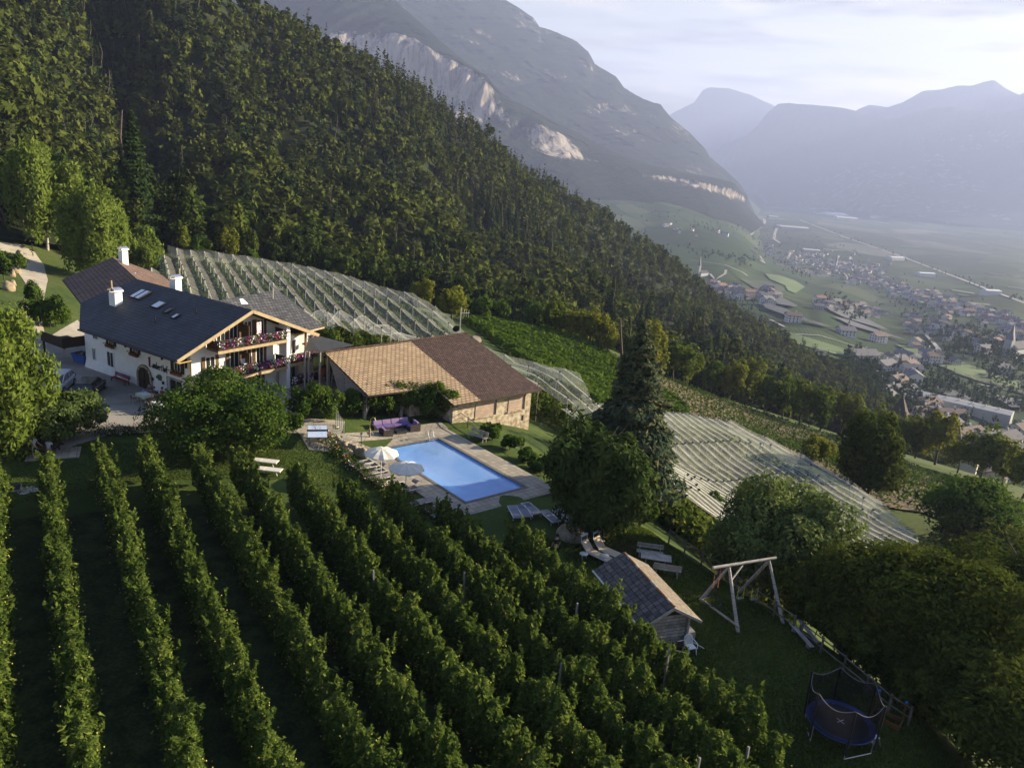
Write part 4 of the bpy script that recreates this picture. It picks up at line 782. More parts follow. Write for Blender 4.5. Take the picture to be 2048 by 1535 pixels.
# ---- windows on facades: (axis, position, z, w, h)
def window(parent, face, c, z, w, h, shutters=True, box=False, mat_sh=None, pane=M_glass):
    """face 'L' = long facade (v=0), 'G' = gable (u=0)"""
    def T(a, d, zz): return (a, -d, zz) if face == 'L' else (d, a, zz)
    sz_ = (lambda a, d, zz: (a, d, zz)) if face == 'L' else (lambda a, d, zz: (d, a, zz))
    f = MB()
    for s in (-1, 1): f.box(T(c+s*(w/2-.035), .03, z+h/2), sz_(.07, .08, h))
    for zz in (z+.035, z+h-.035): f.box(T(c, .03, zz), sz_(w-.14, .08, .07))
    f.box(T(c, .03, z+h/2), sz_(.05, .07, h-.14)); fo_ = f.build('window', M_white, parent)
    g = MB(); g.box(T(c, .012, z+h/2), sz_(w-.14, .02, h-.14)); g.build('pane', pane, fo_)
    if shutters:
        for s in (-1, 1):
            k = MB(); sw_ = w*.5 if face == 'L' else w*.34; k.box(T(c+s*(w/2+sw_*.54), .05, z+h/2), sz_(sw_, .06, h+.08))
            for q in range(5): k.box(T(c+s*(w/2+sw_*.54), .09, z+h*(q+.7)/5.4), sz_(sw_*.84, .025, .05))
            k.build('shutter', mat_sh or M_dwood, fo_)
    if box:
        k = MB(); k.box(T(c, .22, z-.16), sz_(w*1.5, .26, .24)); bo = k.build('flower_box', M_pot, fo_); flowers('flowers', [T(c+(q-.5)*w*1.4, .26, z+.02) for q in np.linspace(0, 1, 14)], bo, .16, few=True)
FLM = [M_petal_w, M_petal_m, M_petal_p, M_red, FOL['bush']]
def flowers(name, pts, parent, drop=.45, few=False, seed=0, mats=None, dens=24):
    r = np.random.default_rng(seed+len(pts)); V, F, MI = [], [], []; hues = [0, 1, 2, 1, 0, 2, 1, 0]
    for j, p in enumerate(pts):
        for k in range(dens if not few else 7):
            mi = 4 if r.random() < .38 else (hues[(j//3) % 8] if r.random() < .8 else int(r.integers(0, 3)))
            if few and mi < 3: mi = 3 if r.random() < .4 else 4
            c = np.array(p)+np.array([r.normal()*.11, r.normal()*.11, -drop*r.random()**1.2+.12*r.random()]); s = .045+.05*r.random()
            a = r.normal(size=3); a /= np.linalg.norm(a); x = np.cross(a, [0.3, .2, .9]); x /= np.linalg.norm(x); y = np.cross(a, x); b0 = len(V)
            V += [c+x*s, c+y*s, c-x*s, c-y*s]; F.append((b0, b0+1, b0+2, b0+3)); MI.append(mi)
    return mobj(name, npmesh(name, np.array(V), np.array(F), mats or FLM, mi=MI, attr={'tint': ('FACE', r.random(len(F)))}), parent)
for u, z, w, h, sh, bx in [(-15.2, 3.1, .85, 1.2, 0, 0), (-12.4, 3.15, .8, 1.25, 1, 1), (-8.4, 3.15, .8, 1.25, 1, 1), (-1.9, 2.75, .95, 1.2, 1, 1), (-15.6, .7, .6, 1.5, 0, 0), (-12.7, .85, 1.15, 1.55, 0, 0)]:
    window(inn, 'L', u, z, w, h, bool(sh), bool(bx))
# barred window with scrolled grille near the corner
window(inn, 'L', -2.2, 0.25, 1.9, 1.7, False)
m = MB()
for k in range(9): m.beam((-3.1+k*.225, -.22, .3), (-3.1+k*.225, -.22, 1.95), .02, .02)
for k in range(8): m.beam((-3.15, -.22, .35+k*.22), (-1.25, -.22, .35+k*.22), .02, .02)
for k in range(14): a = k/13; m.ball((-3.3+a*2.2, -.2, 2.05), .055, 0, 6); m.ball((-3.3, -.2, .3+a*1.75), .055, 0, 6)
m.build('window_grille', M_dmetal, inn)
# arched stone doorway
m = MB(); R_, c0, zb, zs = 0.92, -7.05, -.1, 1.15
for k in range(12):
    a0, a1 = math.pi*k/12, math.pi*(k+1)/12
    q = [(c0-math.cos(a)*r, -.02, zs+math.sin(a)*r) for a, r in ((a0, R_), (a1, R_), (a1, R_+.26), (a0, R_+.26))]; m.prism(q, (0, -.12, 0))
for s in (-1, 1): m.box((c0+s*(R_+.13), -.08, (zs+zb)/2), (.26, .12, zs-zb))
m.build('door_surround', M_stone, inn)
m = MB(); q = [(c0-R_, -.03, zb), (c0+R_, -.03, zb)]+[(c0+math.cos(math.pi*k/14)*R_, -.03, zs+math.sin(math.pi*k/14)*R_) for k in range(15)]; m.prism(q, (0, -.03, 0)); m.box((c0, -.09, .95), (.05, .06, 2.0)); m.box((c0-.45, -.085, .5), (.5, .04, .8)); m.box((c0+.45, -.085, .5), (.5, .04, .8)); dr_ = m.build('door', M_dwood, inn)
m = MB(); m.ball((c0+.1, -.14, 1.0), .04); m.build('handle', M_copper, dr_)
# lettering painted in broad-nib strokes
ST = {'L': [(0, 2, .2, 1.6), (.2, 1.6, .2, .25), (.2, .25, 0, .1), (.2, .1, .95, .1), (.95, .1, 1.1, .4), (.45, 1.9, .45, .3), (.2, 2, .6, 2), (.0, 1.2, .45, 1.25)],
      'a': [(0, 1.1, .5, 1.25), (.55, 1.2, .55, .1), (.55, .1, .75, 0), (.1, .6, .1, .1), (.1, .6, .5, .7), (.1, .1, .5, 0)],
      'm': [(0, 1.2, .15, 1.05), (.15, 1.1, .15, 0), (.15, 1.0, .45, 1.25), (.5, 1.15, .5, 0), (.5, 1.0, .8, 1.25), (.85, 1.15, .85, .1), (.85, .1, 1.0, 0)],
      'b': [(.1, 1.9, .1, .1), (.1, .1, .5, 0), (.1, 1.0, .5, 1.2), (.6, 1.0, .6, .15), (0, 1.9, .2, 2.0)],
      'e': [(.1, 1.0, .1, .15), (.1, 1.05, .5, 1.25), (.5, 1.2, .6, .85), (.1, .5, .6, .8), (.1, .1, .6, 0)],
      'r': [(.15, 1.15, .15, 0), (0, 1.2, .2, 1.05), (.15, .95, .45, 1.25), (.45, 1.2, .6, 1.0)],
      't': [(.2, 1.7, .2, .1), (0, 1.2, .5, 1.2), (.2, .1, .5, 0)],
      'h': [(.1, 1.9, .1, 0), (0, 1.9, .2, 2.0), (.1, 1.0, .5, 1.2), (.6, 1.1, .6, .2), (.6, .2, .35, -.4)],
      'o': [(.1, 1.0, .1, .15), (.1, 1.05, .5, 1.25), (.55, 1.1, .55, .25), (.1, .1, .5, 0)],
      'f': [(.2, 1.8, .2, -.3), (.2, 1.8, .5, 2.0), (.5, 2.0, .65, 1.85), (0, 1.2, .5, 1.2)]}
def lettering(text, u0, z0, h, m_first, m_rest, parent):
    x = u0; k = h/2.0; nb = (0.10*k*2.3, 0.07*k*2.0)
    for i, ch in enumerate(text):
        m = MB(); s_ = k*(1.45 if i == 0 else 1.0)
        for a, b_, c_, d_ in ST[ch]:
            pa, pb = Vector((x+a*s_, -.012-i*.0004, z0+b_*s_)), Vector((x+c_*s_, -.012-i*.0004, z0+d_*s_)); nv = Vector((nb[0], 0, nb[1]))*(1.5 if i == 0 else 1)
            if abs((pb-pa).normalized().cross(nv.normalized()).length) < .25: nv = Vector((-nb[0], 0, nb[1]))
            m.add([pa-nv, pb-nv, pb+nv, pa+nv], [(0, 1, 2, 3), (3, 2, 1, 0)])
        m.build('letter', m_first if i == 0 else m_rest, parent); x += (1.25 if i == 0 else {'m': 1.25}.get(ch, .86))*k*(1.0 if i else 1.45)
lettering('Lamberthof', -6.35, 2.30, .60, pm('dark red lettering', (.16, .03, .03)), pm('black lettering', (.02, .02, .025)), inn)
m = MB(); m.prism([(-4.9, -.02, 1.35), (-4.45, -.02, 1.35), (-4.35, -.02, 1.75), (-4.6, -.02, 1.9), (-4.95, -.02, 1.85)], (0, -.06, 0)); m.box((-4.95, -.1, 1.62), (.25, .1, .2)); m.build('wall_emblem', pm('green painted iron', (.05, .09, .04), (.12, .13, .07), 9, .6), inn)
for u in (-5.75, -4.1): m = MB(); m.box((u, -.1, 1.25), (.14, .14, .24)); m.tube((u, -.1, 1.37), (u, -.1, 1.45), .05, .01); m.build('wall_lamp', M_dmetal, inn)
# ---- gable: openings, pillar, balconies
for z, lst in ((5.55-.35, [(3.0, .9, 1.95), (4.35, .9, 1.95), (5.9, .9, 1.95), (7.3, .8, 1.8)]), (2.65, [(1.9, 1.0, 1.6), (4.4, 1.0, 2.0), (5.8, 1.0, 2.0), (7.2, .9, 2.0)]), (0.15, [(2.2, 1.0, 1.6), (4.6, 1.1, 2.0), (6.8, 1.1, 2.0)])):
    for v_, w, h in lst:
        if z > 5: h = min(h, 1.75)
        window(inn, 'G', v_, z, w, h, True, False, M_wood)
for z in (5.2, 2.65): m = MB(); m.box((.75, 5.1, z+.85), (1.1, .05, 1.55)); m.build('balcony_divider', M_wood, inn)
m = MB(); m.box((1.05, 9.3, 2.95), (1.1, .42, 7.1)); m.build('pillar', M_white, inn)
m = MB(); m.box((1.35, 11.6, 2.9), (.16, .16, 6.0)); m.build('post', M_wood, inn)
m = MB(); m.box((-4.0, 10.9, 2.2), (7.6, 2.4, 5.6)); m.build('side_wing', M_white, inn)
for z in (2.95, .45): window(inn, 'G', 11.0, z, 1.0, 1.5, False)
def balcony(v0, v1, z, u1=1.62, ends=True):
    r = MB(); r.box(((u1)/2, (v0+v1)/2, z-.06), (u1, v1-v0, .14)); ro = r.build('balcony', M_wood, inn)
    r = MB(); r.box((u1-.02, (v0+v1)/2, z+.88), (.10, v1-v0, .08)); r.box((u1, (v0+v1)/2, z+.14), (.07, v1-v0, .12)); n = int((v1-v0)/.13)
    for k in range(n): r.box((u1, v0+(k+.5)*(v1-v0)/n, z+.5), (.035, .095, .70))
    if ends:
        for vv in (v0, v1): r.box((u1/2, vv, z+.88), (u1, .08, .08)); r.box((u1/2, vv, z+.45), (u1-.1, .035, .8))
    r.box((u1+.05, (v0+v1)/2, z-.12), (.06, v1-v0+.1, .26), 1); r.build('railing', [M_dwood, M_fascia], ro)
    k = MB(); k.box((u1+.17, (v0+v1)/2, z+.78), (.22, v1-v0-.1, .2)); fb = k.build('flower_box', M_dwood, ro)
    flowers('flowers', [(u1+.24, v0+.1+(v1-v0-.2)*q, z+.86) for q in np.linspace(0, 1, int((v1-v0)*7))], fb, .62, seed=int(z*10))
    if ends: flowers('flowers', [(.2+q*1.2, v0-.1, z+.86) for q in np.linspace(0, 1, 7)], fb, .4, seed=3)
balcony(1.6, 9.05, 5.05); balcony(1.9, 9.05, 2.45); balcony(9.55, 12.3, 2.55, 1.62, False); balcony(9.55, 12.1, .35, 1.62, False); balcony(12.35, 13.2, 3.9, .9, False)
# things drying and standing on the balconies
m = MB(); m.prism([(1.5, 5.75, 6.0), (1.5, 6.25, 6.05), (1.5, 6.25, 7.1), (1.5, 5.75, 7.1)], (.02, 0, 0)); tw = m.build('towel', tilemat('patterned towel', (.5, .08, .18), (.65, .6, .6), (.75, .72, .72), .22, .22, .03)); tw.location = HO; tw.rotation_euler = (0, 0, HROT); tag(tw, 'pink and white patterned towel hanging over the top balcony', 'towel')
m = MB(); m.box((.9, 4.9, 3.3), (.5, .55, .05)); m.box((.68, 4.9, 3.5), (.06, .5, .4)); 
for a in (-.2, .2):
    for c_ in (-.2, .2): m.box((.9+a, 4.9+c_, 2.95), (.04, .04, .7))
ch = m.build('balcony_chair', pm('white plastic', (.75, .75, .74), rough=.4)); ch.location = HO; ch.rotation_euler = (0, 0, HROT); tag(ch, 'white chair with a cloth on the middle balcony', 'chair')
# ---- chimneys and roof fittings
def chimney(u, v_, z, w=.75, d=.6, h=1.2, rz=0.0):
    m = MB(); m.box((u, v_, z+h/2-.4), (w, d, h+.8), rz=rz); c = m.build('chimney', M_white, inn); m = MB()
    n = 10; R = Matrix.Rotation(rz, 3, 'Z')
    for k in range(n):
        a0, a1 = math.pi*k/n, math.pi*(k+1)/n; pr = []
        for a, y in ((a0, -1), (a1, -1), (a1, 1), (a0, 1)): q = R@Vector((math.cos(a)*(w/2+.12), y*(d/2+.08), math.sin(a)*.32)); pr.append((u+q.x, v_+q.y, z+h+.14+q.z))
        m.add(pr, [(0, 1, 2, 3), (3, 2, 1, 0)], 0, False)
    for a in (-1, 1):
        for c_ in (-1, 1): q = R@Vector((a*w*.42, c_*d*.4, 0)); m.box((u+q.x, v_+q.y, z+h+.1), (.05, .05, .25))
    m.build('cowl', M_metal, c)
roofz = lambda v_: AZ_-abs(v_-5.1)*(AZ_-EZ)/7.55
chimney(-13.6, 1.35, roofz(1.35)-.2, 1.05, .75, 1.35); chimney(-13.0, 7.3, roofz(7.3)+.2, 1.0, .7, 1.15); chimney(-27.3, 10.2, 8.4, .8, .7, 1.2)
m = MB(); m.tube((-19.8, 12.2, 6.6), (-19.8, 12.2, 8.5), .1); m.tube((-13.6, 1.0, roofz(1.35)+1.4), (-13.6, 1.0, roofz(1.35)+2.3), .09, m=0); m.build('flue_pipe', [M_fascia], inn)
def skylight(u, v_, w, l, mat=M_sky_glass, sl=None):
    s = 1 if v_ < 5.1 else -1; a = math.atan2(AZ_-EZ, 7.55)*s; z = roofz(v_)+.05; R = Matrix.Rotation(a, 3, 'X'); f = MB()
    for q, dd_ in (((-w/2, 0, .03), (.07, l, .12)), ((w/2, 0, .03), (.07, l, .12)), ((0, -l/2, .03), (w, .07, .12)), ((0, l/2, .03), (w, .07, .12))): p = R@Vector(q); f.box((u+p.x, v_+p.y, z+p.z), dd_, rot=R)
    fr = f.build('skylight', M_dmetal, inn); g = MB(); p = R@Vector((0, 0, .04)); g.box((u+p.x, v_+p.y, z+p.z), (w-.08, l-.08, .03), rot=R); g.build('pane', mat, fr)
skylight(-13.1, 3.3, .75, 1.5, M_blind); skylight(-12.3, 3.3, .75, 1.5, M_blind); skylight(-8.7, 2.65, 1.05, 1.05, M_blind); skylight(-6.7, 2.3, .5, .8, M_glass); skylight(-4.9, 1.9, .5, .7, M_blind)
for k, (u, v_) in enumerate(((-21.4, 6.7), (-20.9, 5.6), (-20.0, 5.0))):
    p0, p1 = Vector((u, v_, 8.2-.42*(8.9-v_)+.45)), Vector((u+.55, v_+1.3, 8.2-.42*(8.9-v_-1.3)+.35)); 
    m = MB(); m.beam(p0, p1, .55, .10); m.build('skylight', M_sky_glass, inn)
for u, v_ in ((-6.0, .6), (-3.3, 2.9)): m = MB(); m.tube((u, v_, roofz(v_)), (u, v_, roofz(v_)+.55), .05); m.build('vent_pipe', M_dmetal, inn)
# second wing roof behind, with aerial
def HL(px, py, z):              # pixel -> farmhouse local coords at world height z
    p = P(px, py, z)-np.array(HO); c_, s_ = math.cos(-HROT), math.sin(-HROT); return (p[0]*c_-p[1]*s_, p[0]*s_+p[1]*c_, z-HO.z)
wg = [HL(455, 600, 9.0), HL(555, 578, 9.0), HL(648, 652, 6.3), HL(612, 658, 6.3)]
slab('roof', [HL(437, 601, 9.0), HL(555, 579, 9.0), HL(649, 653, 6.0), HL(590, 668, 6.0), HL(500, 660, 6.5)], [M_grid, M_fascia], .18, inn)
a_, b_ = Vector(HL(520, 640, 6.8)), Vector(HL(600, 655, 6.2)); c_, d_ = Vector(HL(450, 602, 8.6)), Vector(HL(548, 582, 8.6))
m = MB(); q = [Vector(HL(470, 625, 8.0)), Vector(HL(628, 653, 6.2)), Vector(HL(552, 586, 8.7)), Vector(HL(450, 603, 8.7))]
m.add([(p.x, p.y, -1.0) for p in q]+[(p.x, p.y, p.z-.35) for p in q], [(0, 1, 5, 4), (1, 2, 6, 5), (2, 3, 7, 6), (3, 0, 4, 7), (4, 5, 6, 7)]); m.build('rear_wall', M_white, inn)
ae = Vector(HL(546, 608, 7.9)); m = MB(); m.tube(ae, ae+Vector((0, 0, 2.1)), .04); m.tube(ae+Vector((0, 0, 1.7)), ae+Vector((.9, .5, 1.6)), .025)
for k in range(5): m.tube(ae+Vector((.15+.17*k, -.1+.09*k, 1.5)), ae+Vector((.15+.17*k, .25+.09*k, 1.85)), .012)
m.ball(ae+Vector((-.1, 0, 1.95)), .28, 0, 10, (1, .35, 1)); m.build('aerial', pm('pale aerial', (.5, .48, .42)), inn)
m = MB(); m.box(Vector(HL(477, 606, 8.55))+Vector((0, 0, .1)), (.9, 1.6, .08), rot=Matrix.Rotation(rad(24), 3, 'Y')); m.build('skylight', M_blind, inn)
# terrace at the back-left corner
m = MB(); m.box((-19.8, -.6, 2.05), (4.2, 2.6, .16)); m.box((-19.8, -1.85, 2.55), (4.2, .08, .8)); m.box((-17.75, -.6, 2.55), (.08, 2.6, .8)); m.box((-21.8, -1.7, 1.0), (.16, .16, 2.2)); m.build('side_terrace', M_dwood, inn)
# ================================================================== BARN
BO = Vector((1.82, 69.7, 0)); BR = rad(42); BSC = 1.09; BO = Vector((0, 0, 24))+(BO-Vector((0, 0, 24)))*BSC      # local x = along the eave (right end = 0), y = up-slope direction
barn = thing('barn', 'stone barn with a big roof, one half beige tiles, the other dark brown', 'barn', BO, BR); barn.scale = (BSC,)*3
M_beige = tilemat('beige interlocking tiles', (.34, .245, .150), (.44, .325, .20), (.16, .105, .062), 0.45, 0.36, 0.055, .9, 1.0, .25, nsc=1.5)
M_btile = tilemat('dark brown clay tiles', (.065, .038, .032), (.125, .072, .055), (.022, .014, .013), 0.22, 0.30, 0.04, .85, 1.0, .5, nsc=2.5)
M_rubble = pm('rubble stone with render', (.26, .20, .13), (.50, .42, .31), 2.6, .95, .9, detail=10, lo=.38, hi=.56, c3=(.60, .53, .42))
M_brick = tilemat('hollow clay brick', (.40, .29, .22), (.47, .35, .27), (.34, .28, .22), .5, .26, .018, .9, .4, .2)
# local: x from -16 (left) to 0 ; y: c axis negated (upslope positive)
rz_ = lambda y: 4.0+(y+1.0)*0.245
RY = 10.2
slab('roof', [(-7.0, -1.25, rz_(-1.25)), (.15, -1.25, rz_(-1.25)), (.15, RY, rz_(RY)), (-7.0, RY, rz_(RY))], [M_btile, M_dwood], .14, barn)
slab('roof', [(-9.9, -1.25, rz_(-1.25)-.01), (-7.0, -1.25, rz_(-1.25)-.01), (-7.0, RY, rz_(RY)-.01), (-16.2, RY-.8, rz_(RY-.8)-.01), (-16.2, 2.0, rz_(2.0)-.01), (-9.9, 1.7, rz_(1.7)-.01)], [M_beige, M_dwood], .14, barn)
slab('roof', [(.15, RY+.01, rz_(RY)), (-16.2, RY-.78, rz_(RY-.8)), (-16.2, RY+6, rz_(RY)-2.0), (.15, RY+6, rz_(RY)-2.0)], [M_btile, M_dwood], .14, barn)
m = MB(); m.tube((.15, RY, rz_(RY)+.04), (-16.2, RY-.8, rz_(RY-.8)+.04), .11, n=8); m.build('ridge_tiles', M_btile, barn)
m = MB(); hb_ = -2.6
m.prism([(-.35, -.45, hb_), (-.35, RY+5.5, hb_), (-.35, RY+5.5, 4.6), (-.35, RY, rz_(RY)-.2), (-.35, -.45, rz_(-.45)-.2)], (-9.0, 0, 0)); m.prism([(-9.35, 2.3, hb_), (-9.35, RY+5.5, hb_), (-9.35, RY+5.5, 4.4), (-9.35, RY-.6, rz_(RY)-.4), (-9.35, 2.3, rz_(2.3)-.25)], (-2.6, 0, 0)); m.build('wall', M_rubble, barn)
for x0, w in ((-1.75-1.35, 1.9), (-6.6-.3, 2.3)):
    m = MB(); m.box((x0+w/2, -.475, 2.85), (w, .04, 1.55)); pn = m.build('bricked_opening', M_brick, barn)
    m = MB(); m.box((x0+w+.06, -.52, 2.85), (.12, .14, 1.6)); m.box((x0+w/2, -.52, 2.02), (w+.2, .14, .10)); m.build('frame', M_rubble, pn)
for x, z in ((-1.2, 1.2), (-1.9, -.1), (-6.2, -.6)): m = MB(); m.box((x, -.46, z), (.16, .05, .5)); m.build('vent_slit', M_dmetal, barn)
m = MB()
for k in range(14): m.beam((-.3-k*.68, -1.15, rz_(-1.15)-.22), (-.3-k*.68, .2, rz_(.2)-.22), .10, .12)
m.build('rafter_ends', M_fascia, barn)
# open timber end with plank gable, posts
m = MB(); m.prism([(-15.9, 2.6, rz_(2.6)-.2), (-15.9, RY-1, rz_(RY-1)-.2), (-15.9, RY-3.2, 3.1), (-15.9, 2.6, 3.1)], (-.08, 0, 0)); m.build('plank_gable', M_gwood, barn)
for x, y in ((-15.9, 3.0), (-15.9, 6.4), (-15.9, 9.3), (-12.6, 2.6)): m = MB(); m.box((x, y, rz_(y)/2-.1), (.24, .24, rz_(y)+.2)); m.beam((x+.05, y, 2.6), (x+.9, y, rz_(y)-.3), .14, .14); m.build('post', M_gwood, barn)
m = MB(); m.box((-15.7, 3.6, 1.0), (.3, 2.4, 2.2)); m.build('side_wall', M_stone, barn)
# awning between barn and farmhouse
aw = [P(618, 676, 6.3), P(640, 672, 6.6), P(705, 689, 6.6), P(640, 702, 5.4), P(610, 699, 5.2)]
m = MB(); n5 = len(aw); m.add([tuple(p) for p in aw]+[(p[0], p[1], p[2]-.12) for p in aw], [tuple(range(n5))[::-1], tuple(range(n5, 2*n5))]+[(i, (i+1) % n5, n5+(i+1) % n5, n5+i) for i in range(n5)])
for p in (aw[0], aw[3], aw[4]): m.box((p[0], p[1], (p[2]+gz(p[0], p[1]))/2), (.16, .16, p[2]-gz(p[0], p[1])-.1), 1)
tag(m.build('lean_to_roof', [pm('beige roofing sheet', (.34, .29, .21), (.42, .36, .26), 1, .8), M_gwood]), 'flat beige lean-to roof between the farmhouse and the barn', 'lean-to')
# aerial and dishes on the barn
def barnp(x, y, z): c_, s_ = math.cos(BR), math.sin(BR); x, y, z = x*BSC, y*BSC, z*BSC; return Vector((BO.x+x*c_-y*s_, BO.y+x*s_+y*c_, BO.z+z))
p = barnp(-.9, RY, rz_(RY)); m = MB(); m.tube((0, 0, -.2), (0, 0, 3.0), .035)
m.tube((0, -.1, 2.35), (.9, .5, 2.35), .022)
for k in range(4): m.tube((.1+.24*k, .05+.13*k, 1.9), (.1+.24*k, .05+.13*k, 2.9-.1*k), .015)
an = m.build('tv_aerial', pm('aluminium', (.6, .6, .58), rough=.4, metal=.6)); an.location = p; tag(an, 'thin television aerial on a mast on the barn ridge', 'aerial')
def dish(name, p, r, mat, label, rz, tilt):
    m = MB(); m.lathe([(0, 0), (r*.4, .03*r), (r*.75, .13*r), (r, .26*r)], n=20); m.tube((0, 0, .02), (0, r*.3, .55*r), .015); m.tube((0, 0, 0), (0, -.0, -.35), .03); o = m.build(name, mat); o.location = p; o.rotation_euler = (rad(tilt), 0, rz); tag(o, label, 'satellite dish')
dish('satellite_dish', p+Vector((-.35, -.1, .55)), .42, M_dmetal, 'small dark satellite dish on the barn ridge below the aerial', rad(200), 70)
dish('satellite_dish', barnp(.55, RY-1.0, rz_(RY)-.5), .55, M_white, 'white satellite dish at the right end of the barn roof', rad(160), 55)
# ================================================================== POOL AND TERRACE
pc = [P(769.4, 902)[:2], P(877.5, 878.9)[:2], P(1043.8, 974.4)[:2], P(930.4, 1003.4)[:2]]
ctr = sum(pc)/4; ul = ((pc[2]-pc[1])+(pc[3]-pc[0])); ul /= np.linalg.norm(ul); us = np.array([-ul[1], ul[0]]); LP_, SP_ = 12.0, 5.75
def pl(a, b, z=0.0): q = ctr+ul*a+us*b; return (q[0], q[1], z)
hl, hs = LP_/2, SP_/2
M_slabs = tilemat('concrete paving slabs', (.28, .245, .19), (.36, .32, .25), (.13, .115, .085), .5, .5, .018, .9, .4, .3, offset=0.0, nsc=.6)
M_poolw = pm('pool wall paint', (.22, .48, .80), (.28, .54, .85), 2, .5)
mw, tw_, ow = newmat('pool water'); g1 = nd(tw_, 'ShaderNodeBsdfPrincipled'); g1.inputs['Base Color'].default_value = (.24, .45, .80, 1); g1.inputs['Roughness'].default_value = 0.04; g1.inputs['Specular IOR Level'].default_value = 0.6
n9 = nd(tw_, 'ShaderNodeTexNoise', i_Scale=0.22, i_Detail=4.0); r9 = ramp(tw_, [(.35, (.19, .39, .76)), (.65, (.33, .52, .84))]); t9 = nd(tw_, 'ShaderNodeTexCoord'); tw_.links.new(t9.outputs['Object'], n9.inputs[0]); tw_.links.new(n9.outputs[0], r9.inputs[0]); tw_.links.new(r9.outputs[0], g1.inputs['Base Color'])
nn_ = nd(tw_, 'ShaderNodeTexNoise', i_Scale=1.6, i_Detail=3.0); tcw = nd(tw_, 'ShaderNodeTexCoord'); bw_ = nd(tw_, 'ShaderNodeBump', i_Strength=0.30, i_Distance=0.05); tw_.links.new(tcw.outputs['Object'], nn_.inputs[0]); tw_.links.new(nn_.outputs[0], bw_.inputs['Height']); tw_.links.new(bw_.outputs[0], g1.inputs['Normal'])
tr_ = nd(tw_, 'ShaderNodeBsdfTransparent'); tr_.inputs[0].default_value = (.62, .82, 1, 1); mxw = nd(tw_, 'ShaderNodeMixShader'); mxw.inputs[0].default_value = 0.62; tw_.links.new(tr_.outputs[0], mxw.inputs[1]); tw_.links.new(g1.outputs[0], mxw.inputs[2]); tw_.links.new(mxw.outputs[0], ow.inputs[0])
pool = thing('swimming_pool', 'rectangular blue swimming pool with slab paved edge beside the lawn', 'swimming pool', (ctr[0], ctr[1], 0), math.atan2(ul[1], ul[0]))
m = MB(); D = -.95
m.add([(-hl, -hs, .07), (hl, -hs, .07), (hl, hs, .07), (-hl, hs, .07), (-hl, -hs, D), (hl, -hs, D), (hl, hs, D), (-hl, hs, D)], [(0, 1, 5, 4), (1, 2, 6, 5), (2, 3, 7, 6), (3, 0, 4, 7), (4, 5, 6, 7)])
m.build('basin', M_poolw, pool)
m = MB(); e0, e1 = -hl, hl
for c, d in (((0, -hs-1.0, .035), (LP_+3.4, 2.0, .11)), ((0, hs+1.0, .035), (LP_+3.4, 2.0, .11)), ((-hl-.85, 0, .035), (1.7, SP_, .11)), ((hl+.85, 0, .035), (1.7, SP_, .11))): m.box(c, d)
m.build('paved_edge', M_slabs, pool)
m = MB()
for c, d in (((0, -hs+.0, .085), (LP_+.3, .28, .06)), ((0, hs, .085), (LP_+.3, .28, .06)), ((-hl, 0, .085), (.28, SP_-.3, .06)), ((hl, 0, .085), (.28, SP_-.3, .06))): m.box(c, d)
m.build('coping', pm('dark coping stone', (.10, .09, .075), (.16, .145, .12), 4, .8), pool)
wq = MB(); wq.quad((-hl+.13, -hs+.13, -.02), (hl-.13, -hs+.13, -.02), (hl-.13, hs-.13, -.02), (-hl+.13, hs-.13, -.02)); wo_ = wq.build('water', mw, pool)
M_chrome = pm('chrome', (.8, .8, .82), rough=.15, metal=1)
for s in (-.25, .25):
    pass
m = MB()
for s in (-.25, .25): m.path([(-hl+.35, hs-.9+s+.6-.6, -.7), (-hl+.2, hs-.9+s, .3), (-hl-.05, hs-.9+s, .82), (-hl-.35, hs-.9+s, .80), (-hl-.55, hs-.9+s, .1)], .03)
for z in (-.35, -.1, .15): m.tube((-hl+.3, hs-1.15, z), (-hl+.3, hs-.65, z), .03)
m.build('ladder', M_chrome, pool)
# cut the lawn/ground out under the pool: lower those vertices by rebuilding a hole
for o in (bpy.data.objects['lawn'], bpy.data.objects['ground']):
    import bmesh
    bm = bmesh.new(); bm.from_mesh(o.data); th = math.atan2(ul[1], ul[0])
    for sgn, axis in ((1, ul), (-1, ul), (1, us), (-1, us)):
        h = hl+.1 if axis is ul else hs+.1; c0_ = ctr+axis*sgn*h; near = [f for f in bm.faces if abs(np.dot(np.array(f.calc_center_median()[:2])-ctr, ul)) < hl+6 and abs(np.dot(np.array(f.calc_center_median()[:2])-ctr, us)) < hs+6]
        ge = list({e for f in near for e in f.edges})+list({v for f in near for v in f.verts})+near
        bmesh.ops.bisect_plane(bm, geom=ge, plane_co=(c0_[0], c0_[1], 0), plane_no=(axis[0]*sgn, axis[1]*sgn, 0))
    kill = [f for f in bm.faces if abs(np.dot(np.array(f.calc_center_median()[:2])-ctr, ul)) < hl+.1 and abs(np.dot(np.array(f.calc_center_median()[:2])-ctr, us)) < hs+.1]
    bmesh.ops.delete(bm, geom=kill, context='FACES'); bm.to_mesh(o.data); bm.free()
# extra paving: corner by the bench and strip to the shower, tennis terrace
def pad(name, pts, mat, lift): sheet(name, [p[:2] for p in pts], mat, lift, step=2)
pad('paving', [pl(-hl-1.65, -hs-1.9), pl(-hl-1.65, hs+2.2), pl(-hl-3.6, hs+2.6), pl(-hl-3.3, -hs-2.3)], M_slabs, .05)
pad('terrace', [P(560, 838, 1)[:2], P(690, 836, 1)[:2], P(680, 868, 1)[:2], P(655, 893, .9)[:2], P(618, 893, .9)[:2], P(600, 868, 1)[:2]], M_gravel, .06)
